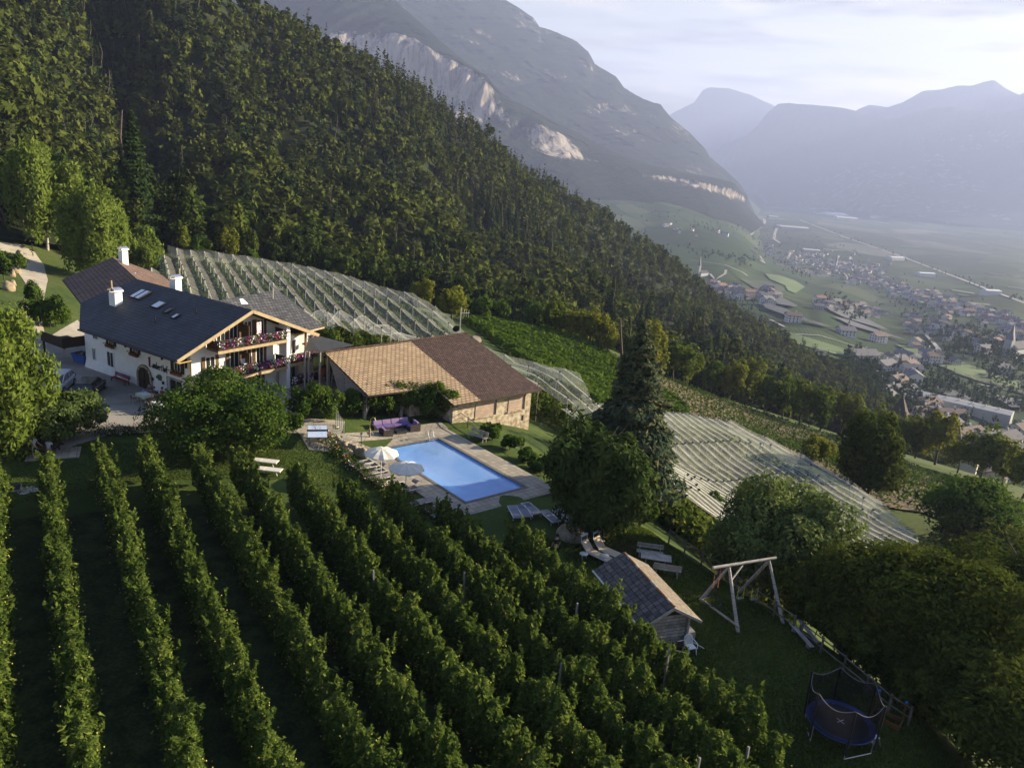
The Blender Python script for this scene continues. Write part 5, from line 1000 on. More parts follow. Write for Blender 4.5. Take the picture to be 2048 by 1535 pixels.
# ---------------------------------------------------------------- parasols, loungers
M_canvas = leafmat('white canvas', [(0, (.80, .77, .70)), (1, (.80, .77, .70))], .35); M_pole = pm('white pole', (.70, .68, .60), rough=.5)
M_mesh = pm('grey brown sling fabric', (.20, .175, .165), (.25, .22, .21), 30, .8); M_frame = pm('cream frame', (.62, .60, .54), rough=.45); M_bluegrey = pm('blue grey sling fabric', (.17, .18, .21), (.22, .23, .27), 30, .8)
def parasol(px, py, label, R=1.28):
    q = P(px, py, 2.35); z = 0.02; t = thing('parasol', label, 'parasol', (q[0], q[1], z), 0, 'white parasols by the pool'); m = MB(); n = 10
    rings = [(0, 2.72), (.35, 2.68), (.7, 2.55), (1.0, 2.36), (1.0, 2.22)]; pts = []
    for f, zz in rings:
        for i in range(2*n):
            a = math.pi*i/n; s = 1 if i % 2 == 0 else .965; val = -.10*f if (i % 2 and zz > 2.3) else 0
            pts.append((math.cos(a)*R*f*s, math.sin(a)*R*f*s, zz+val*.6+(.07*f if i % 2 and zz < 2.3 else 0)))
    F = [(j*2*n+i, j*2*n+(i+1) % (2*n), (j+1)*2*n+(i+1) % (2*n), (j+1)*2*n+i) for j in range(4) for i in range(2*n)]
    m.add(pts, F); m.build('canopy', M_canvas, t); m = MB(); m.tube((0, 0, 0), (0, 0, 2.8), .03); m.build('pole', M_pole, t)
    for i in range(n): a = 2*math.pi*i/n; m = MB(); m.tube((0, 0, 2.66), (math.cos(a)*R*.98, math.sin(a)*R*.98, 2.30), .012, n=4); m.build('rib', M_pole, t)
    m = MB(); m.lathe([(0, 0), (.28, 0), (.28, .09), (.05, .14)], n=12); m.build('foot', M_conc, t)
parasol(763, 906, 'white parasol open over the loungers, nearer the stone wall'); parasol(813, 936, 'white parasol open over the pool edge, nearer the orchard')
def lounger_mesh(back=32, flat=False):
    r = {}; L_, w, h = 1.9, .66, .34; m = MB()
    for s in (-1, 1): m.box((0, s*w/2, h), (L_, .045, .05))
    for x in (-L_/2+.02, L_/2-.02): m.box((x, 0, h), (.045, w, .05))
    r['frame'] = m
    m = MB(); m.box((.32, 0, h+.02), (1.22, w-.06, .03)); r['seat'] = m
    a = rad(0 if flat else back); m = MB(); R = Matrix.Rotation(-a, 3, 'Y'); c = Vector((-.30, 0, h+.03))+R@Vector((-.34, 0, 0)); m.box(c, (.68, w-.04, .035), rot=Matrix.Rotation(a, 3, 'Y')); r['backrest'] = m
    r['legs'] = []
    for x in (-.62, .62):
        for s in (-1, 1): m = MB(); m.beam((x, s*.28, h), (x+(.12 if x > 0 else -.12), s*.30, 0), .035, .035); r['legs'].append(m)
    return r
LM = {}
def lounger(p, rz, label, group, fabric=None, back=32, canopy=False, frame=None):
    key_ = (back, fabric.name if fabric else '', canopy, frame.name if frame else '')
    if key_ not in LM:
        r = lounger_mesh(back, back == 0); fb = fabric or M_mesh; fr = frame or M_frame
        LM[key_] = [('frame', r['frame'].mesh('frame', fr)), ('seat', r['seat'].mesh('seat', fb)), ('backrest', r['backrest'].mesh('backrest', fb))]+[('leg', l.mesh('leg', fr)) for l in r['legs']]
        if canopy:
            m = MB(); bx_ = -.30-.68*math.cos(rad(back)); bz = .37+.68*math.sin(rad(back))
            for k in range(6): a0, a1 = math.pi*(.1+.8*k/6), math.pi*(.1+.8*(k+1)/6); m.add([(bx_+.30*math.cos(a)-.02, y, bz+.26*math.sin(a)-.05) for a, y in ((a0, -.32), (a1, -.32), (a1, .32), (a0, .32))], [(0, 1, 2, 3), (3, 2, 1, 0)])
            LM[key_].append(('sunshade', m.mesh('sunshade', fb)))
    t = thing('sun_lounger', label, 'sun lounger', p, rz, group)
    for n_, me in LM[key_]: mobj(n_, me, t)
    return t
pa = math.atan2(us[1], us[0])   # loungers look across the pool
GA = 'sun loungers between the flower bed and the pool'
for (px, py, back, cn, lab) in [(722, 925, 34, True, 'sun lounger nearest the stone wall with its hood raised'), (734, 932, 34, True, 'second sun lounger from the stone wall, back raised'), (748, 943, 30, True, 'sun lounger with a dark hood just left of the first parasol pole'),
                                (762, 953, 0, False, 'flat sun lounger at the foot of the first parasol'), (781, 964, 0, False, 'flat sun lounger between the two parasol poles'), (812, 978, 28, True, 'sun lounger with a brown hood beside the second parasol pole'),
                                (846, 1002, 0, False, 'flat sun lounger half hidden behind the apple tree tops'), (876, 1014, 0, False, 'flat grey sun lounger near the pool corner'), (889, 1026, 25, False, 'last sun lounger of the poolside row behind the dark red roses')]:
    q = G(px, py, .35); lounger((q[0], q[1], q[2]+.02), pa+math.pi+rng.normal()*.05 if False else math.atan2(us[1], us[0])+math.pi, lab, GA, back=back, canopy=cn)
GB = 'blue grey sun loungers on the lawn below the pool'
for (px, py, rz, back, lab) in [(1030, 1023, -75, 0, 'blue grey sun lounger farthest from the pine, lying flat'), (1048, 1021, -72, 28, 'blue grey sun lounger in the middle of the group of three'), (1063, 1016, -60, 38, 'blue grey sun lounger with its back raised, right in the group of three'), (1100, 1032, -62, 0, 'blue grey sun lounger standing alone beside the round pine'), (1127, 1030, -60, 20, 'white framed sun lounger half hidden under the pine')]:
    q = G(px, py, .35); lounger((q[0], q[1], q[2]+.02), rad(rz), lab, GB, M_bluegrey, back, frame=pm('silver frame', (.55, .56, .58), rough=.4, metal=.3))
GC = 'flat loungers on the upper lawn behind the apple rows'
for (px, py, lab) in [(531, 921, 'flat cream sun lounger on the upper lawn nearer the cherry tree'), (538, 938, 'flat cream sun lounger on the upper lawn nearer the apple rows')]:
    q = G(px, py, .35); lounger((q[0], q[1], q[2]+.02), rad(-4), lab, GC, M_frame, 0)
M_tan = pm('tan canvas', (.50, .40, .27), (.56, .46, .32), 20, .8)
def deckchair(px, py, rz, label):
    q = G(px, py, .3); t = thing('deck_lounger', label, 'sun lounger', (q[0], q[1], q[2]+.02), rad(rz), 'two tan loungers behind the cabin'); m = MB()
    for s in (-.33, .33): m.beam((-.45, s, .33), (1.05, s, .30), .05, .05); m.beam((-.45, s, .33), (-1.0, s, .92), .05, .05)
    m.build('frame', M_frame, t); m = MB(); m.beam((-.42, 0, .36), (1.03, 0, .33), .60, .03); m.build('seat', M_tan, t); m = MB(); m.beam((-.45, 0, .36), (-.98, 0, .94), .60, .03); m.build('backrest', M_tan, t)
    m = MB(); m.beam((-1.02, -.32, 1.28), (-1.02, .32, 1.28), .18, .05); m.build('sunshade', M_frame, t)
    for s in (-.33, .33): m = MB(); m.beam((-.98, s, .92), (-1.03, s, 1.30), .03, .03); m.build('shade_arm', M_frame, t)
    for x in (-.45, .9):
        for s in (-.3, .3): m = MB(); m.beam((x, s, .32), (x-.1, s, 0), .04, .04); m.build('leg', M_frame, t)
deckchair(1192, 1108, -38, 'tan canvas lounger with raised back, left of the pair behind the cabin'); deckchair(1216, 1102, -38, 'tan canvas lounger reaching behind the cabin roof, right of the pair')
for px, py, lab in ((1168, 1106, 'small round white table standing left of the tan loungers'), (1210, 1110, 'small round white table between the two tan loungers')):
    q = G(px, py, .42); t = thing('side_table', lab, 'side table', q); m = MB(); m.lathe([(0, .42), (.27, .42), (.28, .40), (.27, .38), (0, .38)], n=18); m.build('table_top', M_frame, t)
    for k in range(3): a = k*2.1; m = MB(); m.tube((math.cos(a)*.12, math.sin(a)*.12, .39), (math.cos(a)*.22, math.sin(a)*.22, 0), .015); m.build('leg', M_frame, t)
# ---------------------------------------------------------------- rattan sofa set
M_ratt = tilemat('dark rattan weave', (.060, .050, .042), (.085, .07, .06), (.02, .016, .014), .06, .05, .012, .7, .5, .3); M_cush = pm('purple cushion', (.12, .085, .22), (.16, .11, .28), 3, .85); M_cush2 = pm('lilac cushion', (.24, .16, .30), (.29, .20, .35), 3, .85)
q = P(795, 865, 0); sa = math.atan2(us[1], us[0]); so_ = thing('garden_sofa', 'u-shaped dark rattan sofa with purple cushions on the grass', 'garden sofa', (q[0], q[1], .03), rad(34))
# local x along the back (4 seats), y toward the hedge
m = MB(); m.box((-.1, .95, .17), (3.4, .85, .34)); m.box((-.1, 1.45, .36), (3.5, .16, .72)); m.box((-1.95, .95, .32), (.16, 1.0, .64)); m.box((1.45, .1, .17), (.85, .9, .34)); m.box((1.95, .5, .36), (.16, 1.9, .72)); m.box((1.5, -.42, .32), (.95, .14, .64)); m.build('frame', M_ratt, so_)
for k in range(4): m = MB(); m.box((-1.4+.85*k, .90, .42), (.82, .78, .15)); m.build('seat_cushion', M_cush, so_, .03); m = MB(); m.box((-1.4+.85*k, 1.28, .66), (.80, .18, .38), rot=Matrix.Rotation(rad(-12), 3, 'X')); m.build('back_cushion', M_cush2, so_, .03)
m = MB(); m.box((1.45, .1, .42), (.80, .80, .15)); m.build('seat_cushion', M_cush, so_, .03); m = MB(); m.box((1.80, .1, .66), (.18, .8, .38)); m.build('back_cushion', M_cush2, so_, .03)
def loc2(o, x, y): c_, s_ = math.cos(rad(34)), math.sin(rad(34)); return (o[0]+x*c_-y*s_, o[1]+x*s_+y*c_, .03)
ac = thing('garden_armchair', 'single rattan armchair with purple cushions beside the sofa', 'armchair', loc2(q, -1.35, -.55), rad(34)); m = MB(); m.box((0, 0, .17), (.85, .85, .34)); m.box((-.42, 0, .34), (.14, .9, .68)); m.box((0, -.42, .34), (.9, .14, .68)); m.box((.0, .42, .32), (.9, .1, .6)); m.build('frame', M_ratt, ac)
m = MB(); m.box((.05, 0, .42), (.7, .7, .14)); m.build('seat_cushion', M_cush, ac, .03); m = MB(); m.box((-.28, 0, .62), (.16, .7, .34)); m.build('back_cushion', M_cush2, ac, .03)
ct = thing('coffee_table', 'low rattan coffee table with glass top inside the sofa corner', 'coffee table', loc2(q, .1, -.35), rad(34)); m = MB(); m.box((0, 0, .16), (.95, .65, .32)); m.build('frame', M_ratt, ct); m = MB(); m.box((0, 0, .335), (.97, .67, .02)); m.build('glass_top', M_glass, ct)
# ---------------------------------------------------------------- shower, lamp, benches, tennis table
q = P(739, 881, 0); t = thing('garden_shower', 'curved metal garden shower on a wooden post by the pool', 'shower', q); m = MB(); m.box((0, 0, .55), (.14, .14, 1.1)); m.build('post', M_fascia, t); m = MB(); m.path([(0, 0, 1.1), (0, 0, 1.6), (.06, 0, 1.95), (.2, 0, 2.12), (.36, 0, 2.1), (.42, 0, 1.98)], .025); m.build('pipe', M_copper, t); m = MB(); m.tube((.42, 0, 1.98), (.44, 0, 1.86), .03, .09); m.build('shower_head', M_chrome, t)
m = MB(); m.box((.1, -.5, .02), (1.3, 1.0, .06)); m.build('tray', M_conc, t); m = MB(); m.path([(0, .12, .9), (.28, .1, .6), (.3, .1, .35)], .018); m.build('hose', M_copper, t)
q = P(722, 897, 0.3); t = thing('garden_lamp', 'black garden lamp post with a glass lantern on the stone wall', 'lamp post', (q[0], q[1], .5)); m = MB(); m.tube((0, 0, 0), (0, 0, .9), .03); m.build('pole', M_dmetal, t); m = MB(); m.tube((0, 0, .9), (0, 0, 1.12), .07, .11, 6); m.build('lantern', M_sky_glass, t); m = MB(); m.tube((0, 0, 1.12), (0, 0, 1.22), .14, .02, 6); m.build('cap', M_dmetal, t)
def bench(name, p, rz, label, mat, L_=1.7, back=True, group=None, cat='bench', h=.45):
    t = thing(name, label, cat, p, rz, group); m = MB()
    for k in range(3): m.box((0, -.16+.15*k, h), (L_, .13, .045))
    m.build('seat', mat, t)
    if back:
        m = MB()
        for k in range(2): m.box((0, .28+.02*k, h+.22+.17*k), (L_, .035, .13))
        m.build('backrest', mat, t)
    for s in (-1, 1):
        m = MB(); m.beam((s*(L_/2-.2), -.18, h-.02), (s*(L_/2-.2), -.22, 0), .06, .06); m.beam((s*(L_/2-.2), .2, h-.02), (s*(L_/2-.2), .26, 0), .06, .06); m.box((s*(L_/2-.2), 0, h-.06), (.06, .42, .06))
        if back: m.beam((s*(L_/2-.2), .22, h-.05), (s*(L_/2-.2), .33, h+.46), .05, .05)
        m.build('leg', mat, t)
    return t
M_redb = pm('dark red painted wood', (.16, .022, .022), (.22, .035, .03), 6, .6)
q = P(955, 872, .45); bench('bench', (q[0], q[1], .08), rad(-38), 'weathered dark bench with backrest at the pool corner', M_gwood, 2.0)
bl = Vector((-10.0, -.75, -.05)); bench('bench', HO+Matrix.Rotation(HROT, 3, 'Z')@bl, HROT, 'red bench against the white wall left of the arched door', M_redb, 2.5)
q = P(635, 858, 1.76); t = thing('tennis_table', 'folding table tennis table with pale blue top on the gravel terrace', 'tennis table', (q[0], q[1], gz(q[0], q[1])+.06), rad(-75)); M_tt = pm('pale blue table top', (.42, .50, .66), (.48, .56, .72), 1, .4)
for s in (-1, 1): m = MB(); m.box((s*.70, 0, .76), (1.36, 1.5, .03)); m.build('table_top', M_tt, t)
m = MB(); m.box((0, 0, .85), (.015, 1.7, .15)); m.build('net', M_dmetal, t)
for x in (-1.1, -.25, .25, 1.1):
    for y in (-.6, .6): m = MB(); m.beam((x, y, .74), (x, y, 0), .04, .04); m.build('leg', M_dmetal, t)
def metal_chair(name, p, rz, label, mat, group=None, seatmat=None, arms=True):
    t = thing(name, label, 'chair', p, rz, group); m = MB(); m.box((0, 0, .44), (.44, .42, .035)); m.build('seat', seatmat or mat, t); m = MB()
    for k in range(3): m.box((0, .22+.015*k, .56+.11*k), (.42, .02, .07))
    m.build('backrest', seatmat or mat, t)
    for sx_, sy_ in ((-1, -1), (1, -1), (-1, 1), (1, 1)): m = MB(); m.tube((sx_*.2, sy_*.19, .44), (sx_*.25, sy_*.24, 0), .014, n=5); m.build('leg', mat, t)
    if arms:
        for s in (-1, 1): m = MB(); m.path([(s*.22, .24, .68), (s*.25, -.05, .66), (s*.24, -.2, .6), (s*.22, -.2, .44)], .014, 5); m.build('arm', mat, t)
    m = MB()
    for s in (-1, 1): m.tube((s*.2, .2, .44), (s*.2, .27, .86), .014, n=5)
    m.tube((-.2, .27, .86), (.2, .27, .86), .014, n=5); m.build('back_frame', mat, t); return t
q = G(672, 868); metal_chair('garden_chair', (q[0], q[1], q[2]+.06), rad(160), 'silver metal armchair beside the table tennis table', M_chrome)
# mesh fence by the terrace, stone retaining wall and steps
m = MB(); a, b = G(671, 850), G(690, 868)
for k in range(6): p = a+(b-a)*k/5; m.tube((p[0], p[1], p[2]), (p[0], p[1], p[2]+1.5-.12*k), .02, n=5)
f = np.linspace(0, 1, 2); net_ = [(a[0], a[1], a[2]+.05), (b[0], b[1], b[2]+.05), (b[0], b[1], b[2]+.95), (a[0], a[1], a[2]+1.5)]; m.quad(*net_, m=1)
tag(m.build('mesh_fence', [M_dmetal, M_netd]), 'thin grey wire mesh fence at the end of the terrace', 'fence')
def boulder(name, p, r, label, mat, sq=(1, .8, .7), seed=0, group=None, cat='boulder', n=20):
    m = MB(); m.ball((0, 0, 0), r, 0, n, sq); o = m.build(name, mat); me = o.data
    for v_ in me.vertices:
        f = 1+.45*float(fbm(np.array([v_.co.x/r*1.4+seed*3]), np.array([v_.co.z/r*1.4+v_.co.y/r*1.1]), 3, seed)[0]); v_.co = v_.co*f
    o.location = p; o.rotation_euler = (0, 0, seed*1.3); tag(o, label, cat, group); return o
M_rock = pm('sandy rock', (.16, .12, .08), (.34, .27, .18), 1.8, .95, .8, detail=9); M_rockw = pm('mossy stone', (.13, .11, .08), (.36, .30, .22), 2.2, .95, .9, detail=9)
wall_px = [(675, 882), (682, 889), (690, 896), (697, 903), (704, 899), (712, 901), (720, 903), (727, 906)]
W_ = thing('stone_retaining_wall', 'low rough wall of tan rocks beside the steps down to the pool', 'stone wall', P(700, 900, .4))
for i, (px, py) in enumerate(wall_px):
    p = P(px, py, .45); m = MB(); m.ball((0, 0, 0), .46, 0, 12, (1, .8, 1.15)); o = m.build('stone', M_rockw, W_)
    for v_ in o.data.vertices: v_.co *= 1+.5*float(fbm(np.array([v_.co.x*3+i*7]), np.array([v_.co.z*3+v_.co.y*2]), 3, i)[0])
    o.location = Vector(p)-W_.location+Vector((0, 0, -.1))
for k in range(4): q0 = P(690+12*k, 878+5*k, .85-.2*k); m = MB(); m.box((0, 0, -.1), (1.0, .7, .2)); o = m.build('garden_step', M_slabs); o.location = q0; o.rotation_euler = (0, 0, rad(-32)); tag(o, ['top slab of the steps between terrace and pool', 'second slab of the steps down from the terrace', 'third slab of the steps, just above the lawn', 'lowest slab of the steps beside the garden lamp'][k], 'step', 'steps from the terrace to the pool')
q = P(1141, 1068, .3); boulder('boulder', (q[0], q[1], .25), .95, 'large round tan boulder lying left of the pine trunk', M_rock, seed=2)
q = P(1203, 1075, .3); boulder('standing_stone', (q[0], q[1], .35), .55, 'upright pointed rock standing at the foot of the pine', M_rock, (.6, .6, 1.2), 5)
for i, (px, py, r) in enumerate([(38, 512, .8), (36, 524, .7), (33, 545, .9), (24, 552, .8), (18, 580, .9), (26, 570, .6)]):
    q = G(px, py); boulder('wall_boulder', (q[0], q[1], q[2]+r*.3), r*.9, ['grey boulder at the top of the road verge', 'dark boulder second from the top of the road verge', 'pale upright boulder beside the road', 'squat boulder beside the pale upright one', 'tan boulder lowest beside the road', 'small boulder among the ones by the road'][i], M_rock, (.8, .8, 1), 10+i, 'boulders along the road')
# manhole in the lawn, drain and crack
q = G(24, 978); m = MB(); m.box((0, 0, .04), (1.1, 1.1, .10)); m.box((0, 0, .095), (.95, .95, .02), 1); o = m.build('shaft_cover', [M_conc, M_dmetal]); o.location = (q[0], q[1], q[2]+.02); o.rotation_euler = (0, 0, .5); tag(o, 'square dark shaft cover in the lawn with sand beside it', 'shaft cover')
q = G(48, 980); sd = [(q[0]+math.cos(a)*(1.0+.4*math.sin(3*a)), q[1]+math.sin(a)*(.55+.2*math.cos(5*a))) for a in np.linspace(0, 6.28, 14)[:-1]]; sheet('sand_patch', sd, pm('sand', (.34, .30, .23), (.44, .40, .31), 6, .95), .03)
q = G(211, 813); m = MB(); m.lathe([(0, .02), (.32, .02), (.34, 0)], n=18); o = m.build('drain_cover', M_dmetal); o.location = (q[0], q[1], q[2]+.035); tag(o, 'round dark drain cover in the paved yard', 'drain cover')
# ---------------------------------------------------------------- log fence along the lawn
M_fence = pm('dark weathered rail', (.075, .065, .055), (.17, .15, .13), 3, .9, .4)
def rail_fence(px_list, label, hrails=(.45, .95), r=.04, posts_every=2.6, name='rail_fence', base=0.0, mat=None):
    pts = [G(a, b) for a, b in px_list]; t = thing(name, label, 'fence', pts[0]); o0 = np.array(pts[0]); mat = mat or M_fence
    for i in range(len(pts)-1):
        a, b = pts[i]-o0, pts[i+1]-o0
        for h in hrails: m = MB(); m.tube(a+[0, 0, h+rng.normal()*.02], b+[0, 0, h+rng.normal()*.03], r, r*.8, 7); m.build('rail', mat, t)
    for i, p in enumerate(pts):
        q = p-o0; m = MB(); m.box((q[0], q[1], q[2]+.5), (.09, .09, 1.15)); m.build('post', mat, t)
    return t
rail_fence([(1337, 1086), (1368, 1108), (1402, 1130), (1436, 1153), (1470, 1180), (1508, 1208), (1546, 1234), (1585, 1263)], 'grey log rail fence between the lawn and the willow, upper stretch')
rail_fence([(1600, 1276), (1640, 1308), (1685, 1345), (1730, 1385), (1775, 1425), (1815, 1450)], 'grey log rail fence below the walnut trees, lower stretch')
rail_fence([(912, 838), (935, 855), (960, 872)], 'thin wooden rail fence behind the pool bench', (.5, .95), .035)
rail_fence([(1006, 893), (1040, 915), (1070, 934), (1100, 955)], 'thin wooden rail fence between the pool lawn and the shrubs', (.5, .95), .035)
for a, b, lab in (((1580, 1258), (1622, 1303), 'long grey plank lying on the lawn, nearer the cabin'), ((1596, 1254), (1634, 1290), 'long grey plank lying on the lawn, nearer the rail fence')):
    p, q = G(*a), G(*b); t = thing('low_plank_bench', lab, 'plank bench', (p+q)/2, math.atan2((q-p)[1], (q-p)[0]), 'low plank benches by the rail fence'); L_ = float(np.linalg.norm(q-p)); m = MB()
    for s in (-.07, .07): m.box((0, s, .36), (L_, .12, .04))
    m.build('seat', M_gwood, t)
    for s in (-1, 1): m = MB(); m.box((s*(L_/2-.35), 0, .17), (.08, .22, .34)); m.build('leg', M_gwood, t)
# ================================================================== CABIN
def fitbox(pts): return np.array(pts)
cF, cB = P(1347, 1213, 2.9), P(1248, 1106, 2.9)      # ridge ends
cd_ = (cB-cF)[:2]; cl = float(np.linalg.norm(cd_)); ca = math.atan2(cd_[1], cd_[0])
cabin = thing('garden_cabin', 'small weathered wooden cabin with a dark tiled roof on the lawn', 'cabin', (cF[0], cF[1], gz(cF[0], cF[1])), ca)
print('cabin ridge', cl, math.degrees(ca))
def CL(px, py, z):
    p = P(px, py, z)-np.array(cabin.location); c_, s_ = math.cos(-ca), math.sin(-ca); return (round(float(p[0]*c_-p[1]*s_), 2), round(float(p[0]*s_+p[1]*c_), 2), z)
print('cabin eave L', CL(1270, 1253, 1.9), CL(1168, 1140, 1.9), 'R', CL(1410, 1236, 1.9))
M_cab = tilemat('old mixed grey tiles', (.085, .082, .085), (.17, .145, .125), (.035, .032, .032), .34, .34, .02, .9, 1.2, .55, offset=0.0, nsc=3.0)
M_cab2 = pm('mossy flat tiles', (.085, .07, .055), (.21, .17, .12), 5, .9, .8, detail=9)
EW, zr, ze = 1.75, 2.92, 1.95
slab('roof', [(-.1, 0, zr), (cl+.1, 0, zr), (cl+.1, EW, ze), (-.1, EW, ze)], [M_cab, M_gwood], .09, cabin)
slab('roof', [(-.1, 0, zr), (cl+.1, 0, zr), (cl+.1, -EW, ze), (-.1, -EW, ze)], [M_cab2, M_gwood], .09, cabin)
m = MB()
for k in range(16): x = -.05+cl*k/16; m.tube((x, 0, zr+.02), (x+cl/16, 0, zr+.03), .085, .07, 8, m=1 if k in (1, 5, 6, 11, 14) else 0)
m.build('ridge_tiles', [pm('rust brown ridge', (.18, .09, .05), (.26, .15, .09), 8, .9), M_gwood], cabin)
M_logs = tilemat('weathered log planks', (.26, .245, .225), (.42, .395, .36), (.07, .06, .05), 3.2, .19, .012, .95, .9, .5, nsc=3)
m = MB(); hw = EW-.45; m.prism([(.45, hw, -.2), (.45, -hw, -.2), (.45, -hw, 1.98), (.45, 0, zr-.18), (.45, hw, 1.98)], (cl-.7, 0, 0)); m.build('wall', M_logs, cabin)
m = MB(); m.prism([(.44, .8, 2.12), (.44, -.8, 2.12), (.44, 0, zr-.2)], (-.03, 0, 0)); m.build('gable_boards', M_dwood, cabin)
for y in (-hw, hw): m = MB(); m.box((.38, y, .95), (.14, .14, 2.1)); m.build('corner_post', M_gwood, cabin)
m = MB()
for s in (-1, 1): m.beam((-.12, 0, zr-.08), (-.12, s*EW, ze-.08), .05, .14)
m.build('rake_board', M_gwood, cabin)
m = MB(); m.tube((-.1, EW+.05, ze-.05), (cl+.1, EW+.05, ze-.05), .06); m.build('gutter', M_metal, cabin)
m = MB(); m.box((1.0, -hw-.35, .75), (.9, .7, .05)); m.box((1.0, -hw-.4, .55), (.9, .6, .3)); m.build('side_shelf', M_gwood, cabin)
def cabp(x, y, z): c_, s_ = math.cos(ca), math.sin(ca); L_ = cabin.location; return (L_.x+x*c_-y*s_, L_.y+x*s_+y*c_, L_.z+z)
# clutter in front of the cabin
M_plast = pm('white plastic', (.70, .70, .72), (.76, .76, .78), 2, .4)
q = G(1379, 1306); t = thing('plastic_chair', 'white plastic monobloc armchair on the lawn in front of the cabin', 'chair', q, rad(20)); m = MB(); m.box((0, 0, .42), (.46, .44, .04)); m.build('seat', M_plast, t, .01)
m = MB()
for k in range(7): a = (k-3)*.062; m.beam((a, .22, .44), (a*1.25, .34, .82+.06*math.cos(a*6)), .035, .02)
pts = [(-.24, .22, .42), (-.25, .32, .72), (-.15, .36, .88), (0, .37, .92), (.15, .36, .88), (.25, .32, .72), (.24, .22, .42)]; m.path(pts, .025, 6); m.build('backrest', M_plast, t)
for s in (-1, 1):
    m = MB(); m.path([(s*.25, .30, .68), (s*.28, .05, .66), (s*.28, -.18, .64), (s*.25, -.24, .42)], .025, 6); m.build('arm', M_plast, t)
    for y in (-.2, .22): m = MB(); m.beam((s*.21, y, .42), (s*.26, y*1.25, 0), .06, .04); m.build('leg', M_plast, t)
q = G(1352, 1303); metal_chair('folding_chair', q, rad(200), 'folding metal chair with dark seat left of the white plastic chair', M_metal, seatmat=M_dwood)
p0, p1 = cabp(.15, .9, .75), cabp(-.55, -.9, .4); m = MB(); m.beam(p0, p1, .09, .05); tag(m.build('leaning_plank', M_fascia), 'pale plank leaning diagonally across the front of the cabin', 'plank')
p0, p1 = G(1345, 1278), G(1408, 1300); m = MB(); m.tube(p0+[0, 0, .5], p1+[0, 0, .12], .02); tag(m.build('white_pole', M_pole), 'thin white pole sticking out beside the plastic chair', 'pole')
m = MB(); cc = cabp(-.5, 1.1, .0)
for k in range(5): m.box((cc[0]+.1*k, cc[1]-.12*k, cc[2]+.12+.05*k), (.9, .3, .04), rz=.5*k+.3, rot=Matrix.Rotation(.4*k+.2, 3, 'Z')@Matrix.Rotation(.15*k, 3, 'Y'))
m.tube(cabp(-.3, .6, .3), cabp(-.7, 1.5, .1), .02); m.tube(cabp(-.2, .2, .5), cabp(-.9, 1.3, .25), .018); tag(m.build('scrap_pile', M_gwood), 'heap of old boards and rods at the left front of the cabin', 'scrap pile')
# ================================================================== PICNIC TABLE, BENCHES
q = G(1312, 1114, .7); t = thing('picnic_table', 'grey plank picnic table behind the cabin', 'picnic table', q, rad(-8)); m = MB()
for k in range(5): m.box((0, -.36+.18*k, .74), (1.9, .17, .05))
m.build('table_top', M_gwood, t)
for s in (-1, 1): m = MB(); m.beam((s*.6, -.3, .72), (s*.6, .3, 0), .09, .06); m.beam((s*.6, .3, .72), (s*.6, -.3, 0), .09, .06); m.build('leg', M_gwood, t)
q2 = G(1300, 1102, .5); bench('bench', (q2[0], q2[1], q2[2]), rad(-8), 'grey wooden bench with backrest on the far side of the picnic table', M_gwood, 1.7)
q2 = G(1334, 1137, .45); bench('bench', (q2[0], q2[1], q2[2]), rad(172), 'grey wooden bench with backrest nearest the cabin, turned to the picnic table', M_gwood, 1.7)
# ================================================================== SWING FRAME
sA, sB = P(1416, 1139, 2.75), P(1542, 1119, 2.75); gA, gB = G(1476, 1264), G(1566, 1247); hA, hB = G(1400, 1200), G(1476, 1186)
sw = thing('play_swing', 'big log swing frame standing on the lawn by the rail fence', 'swing frame', gA); o0 = np.array(gA)
ang = math.atan2((gB-gA)[1], (gB-gA)[0]); topA = P(1458, 1133, 2.6); topB = P(1538, 1120, 2.6)
dirb = (topB-topA)/np.linalg.norm(topB-topA); m = MB(); m.tube(topA-dirb*1.15-o0+[0, 0, .1], topB+dirb*.5-o0+[0, 0, .1], .10, .085, 9); m.build('crossbeam', M_gwood, sw)
for a, b in ((topA, gA), (topB, gB), (topA, hA), (topB, hB)): m = MB(); m.tube(a-o0, b-o0, .085, .11, 8); m.build('leg', M_gwood, sw)
m = MB(); m.tube(hA-o0+[0, 0, .12], gA-o0+[0, 0, .35], .07, n=7); m.build('ground_beam', M_gwood, sw)
m = MB(); m.tube(topA+(gA-topA)*.22-o0, topA+dirb*1.0-o0, .05, n=7); m.build('brace', M_gwood, sw)
M_rope = pm('orange rope', (.40, .14, .06), (.5, .2, .1), 20, .8); M_yel = pm('yellow straps', (.50, .52, .06), rough=.6); M_grey = pm('grey seat', (.16, .15, .14), rough=.8)
for k, (f, lab) in enumerate(((.42, 'swing with yellow straps nearer the front log leg'), (.78, 'swing with yellow straps nearer the willow end of the beam'))):
    c = topA+(topB-topA)*f; t = thing('swing', lab, 'swing', (c[0], c[1], gz(c[0], c[1])+.45), math.atan2(dirb[1], dirb[0]), 'swings hanging from the log frame'); h = c[2]-t.location.z; m = MB(); m.box((0, 0, 0), (.45, .2, .05)); m.build('seat', M_grey, t)
    for s in (-1, 1): m = MB(); m.tube((s*.22, 0, .75), (s*.24, 0, h), .010, n=4); m.build('chain', M_dmetal, t); m = MB(); m.tube((s*.2, -.09, .02), (s*.22, 0, .35), .014, n=5); m.tube((s*.2, .09, .02), (s*.22, 0, .35), .014, n=5); m.tube((s*.22, 0, .35), (s*.22, 0, .78), .016, n=5); m.build('strap', M_yel, t)
c = topA-dirb*.75; t = thing('nest_swing', 'round dark net swing hanging by orange ropes at the beam end', 'swing', (c[0], c[1], gz(c[0], c[1])+.35), math.atan2(dirb[1], dirb[0])); h = c[2]-t.location.z; m = MB()
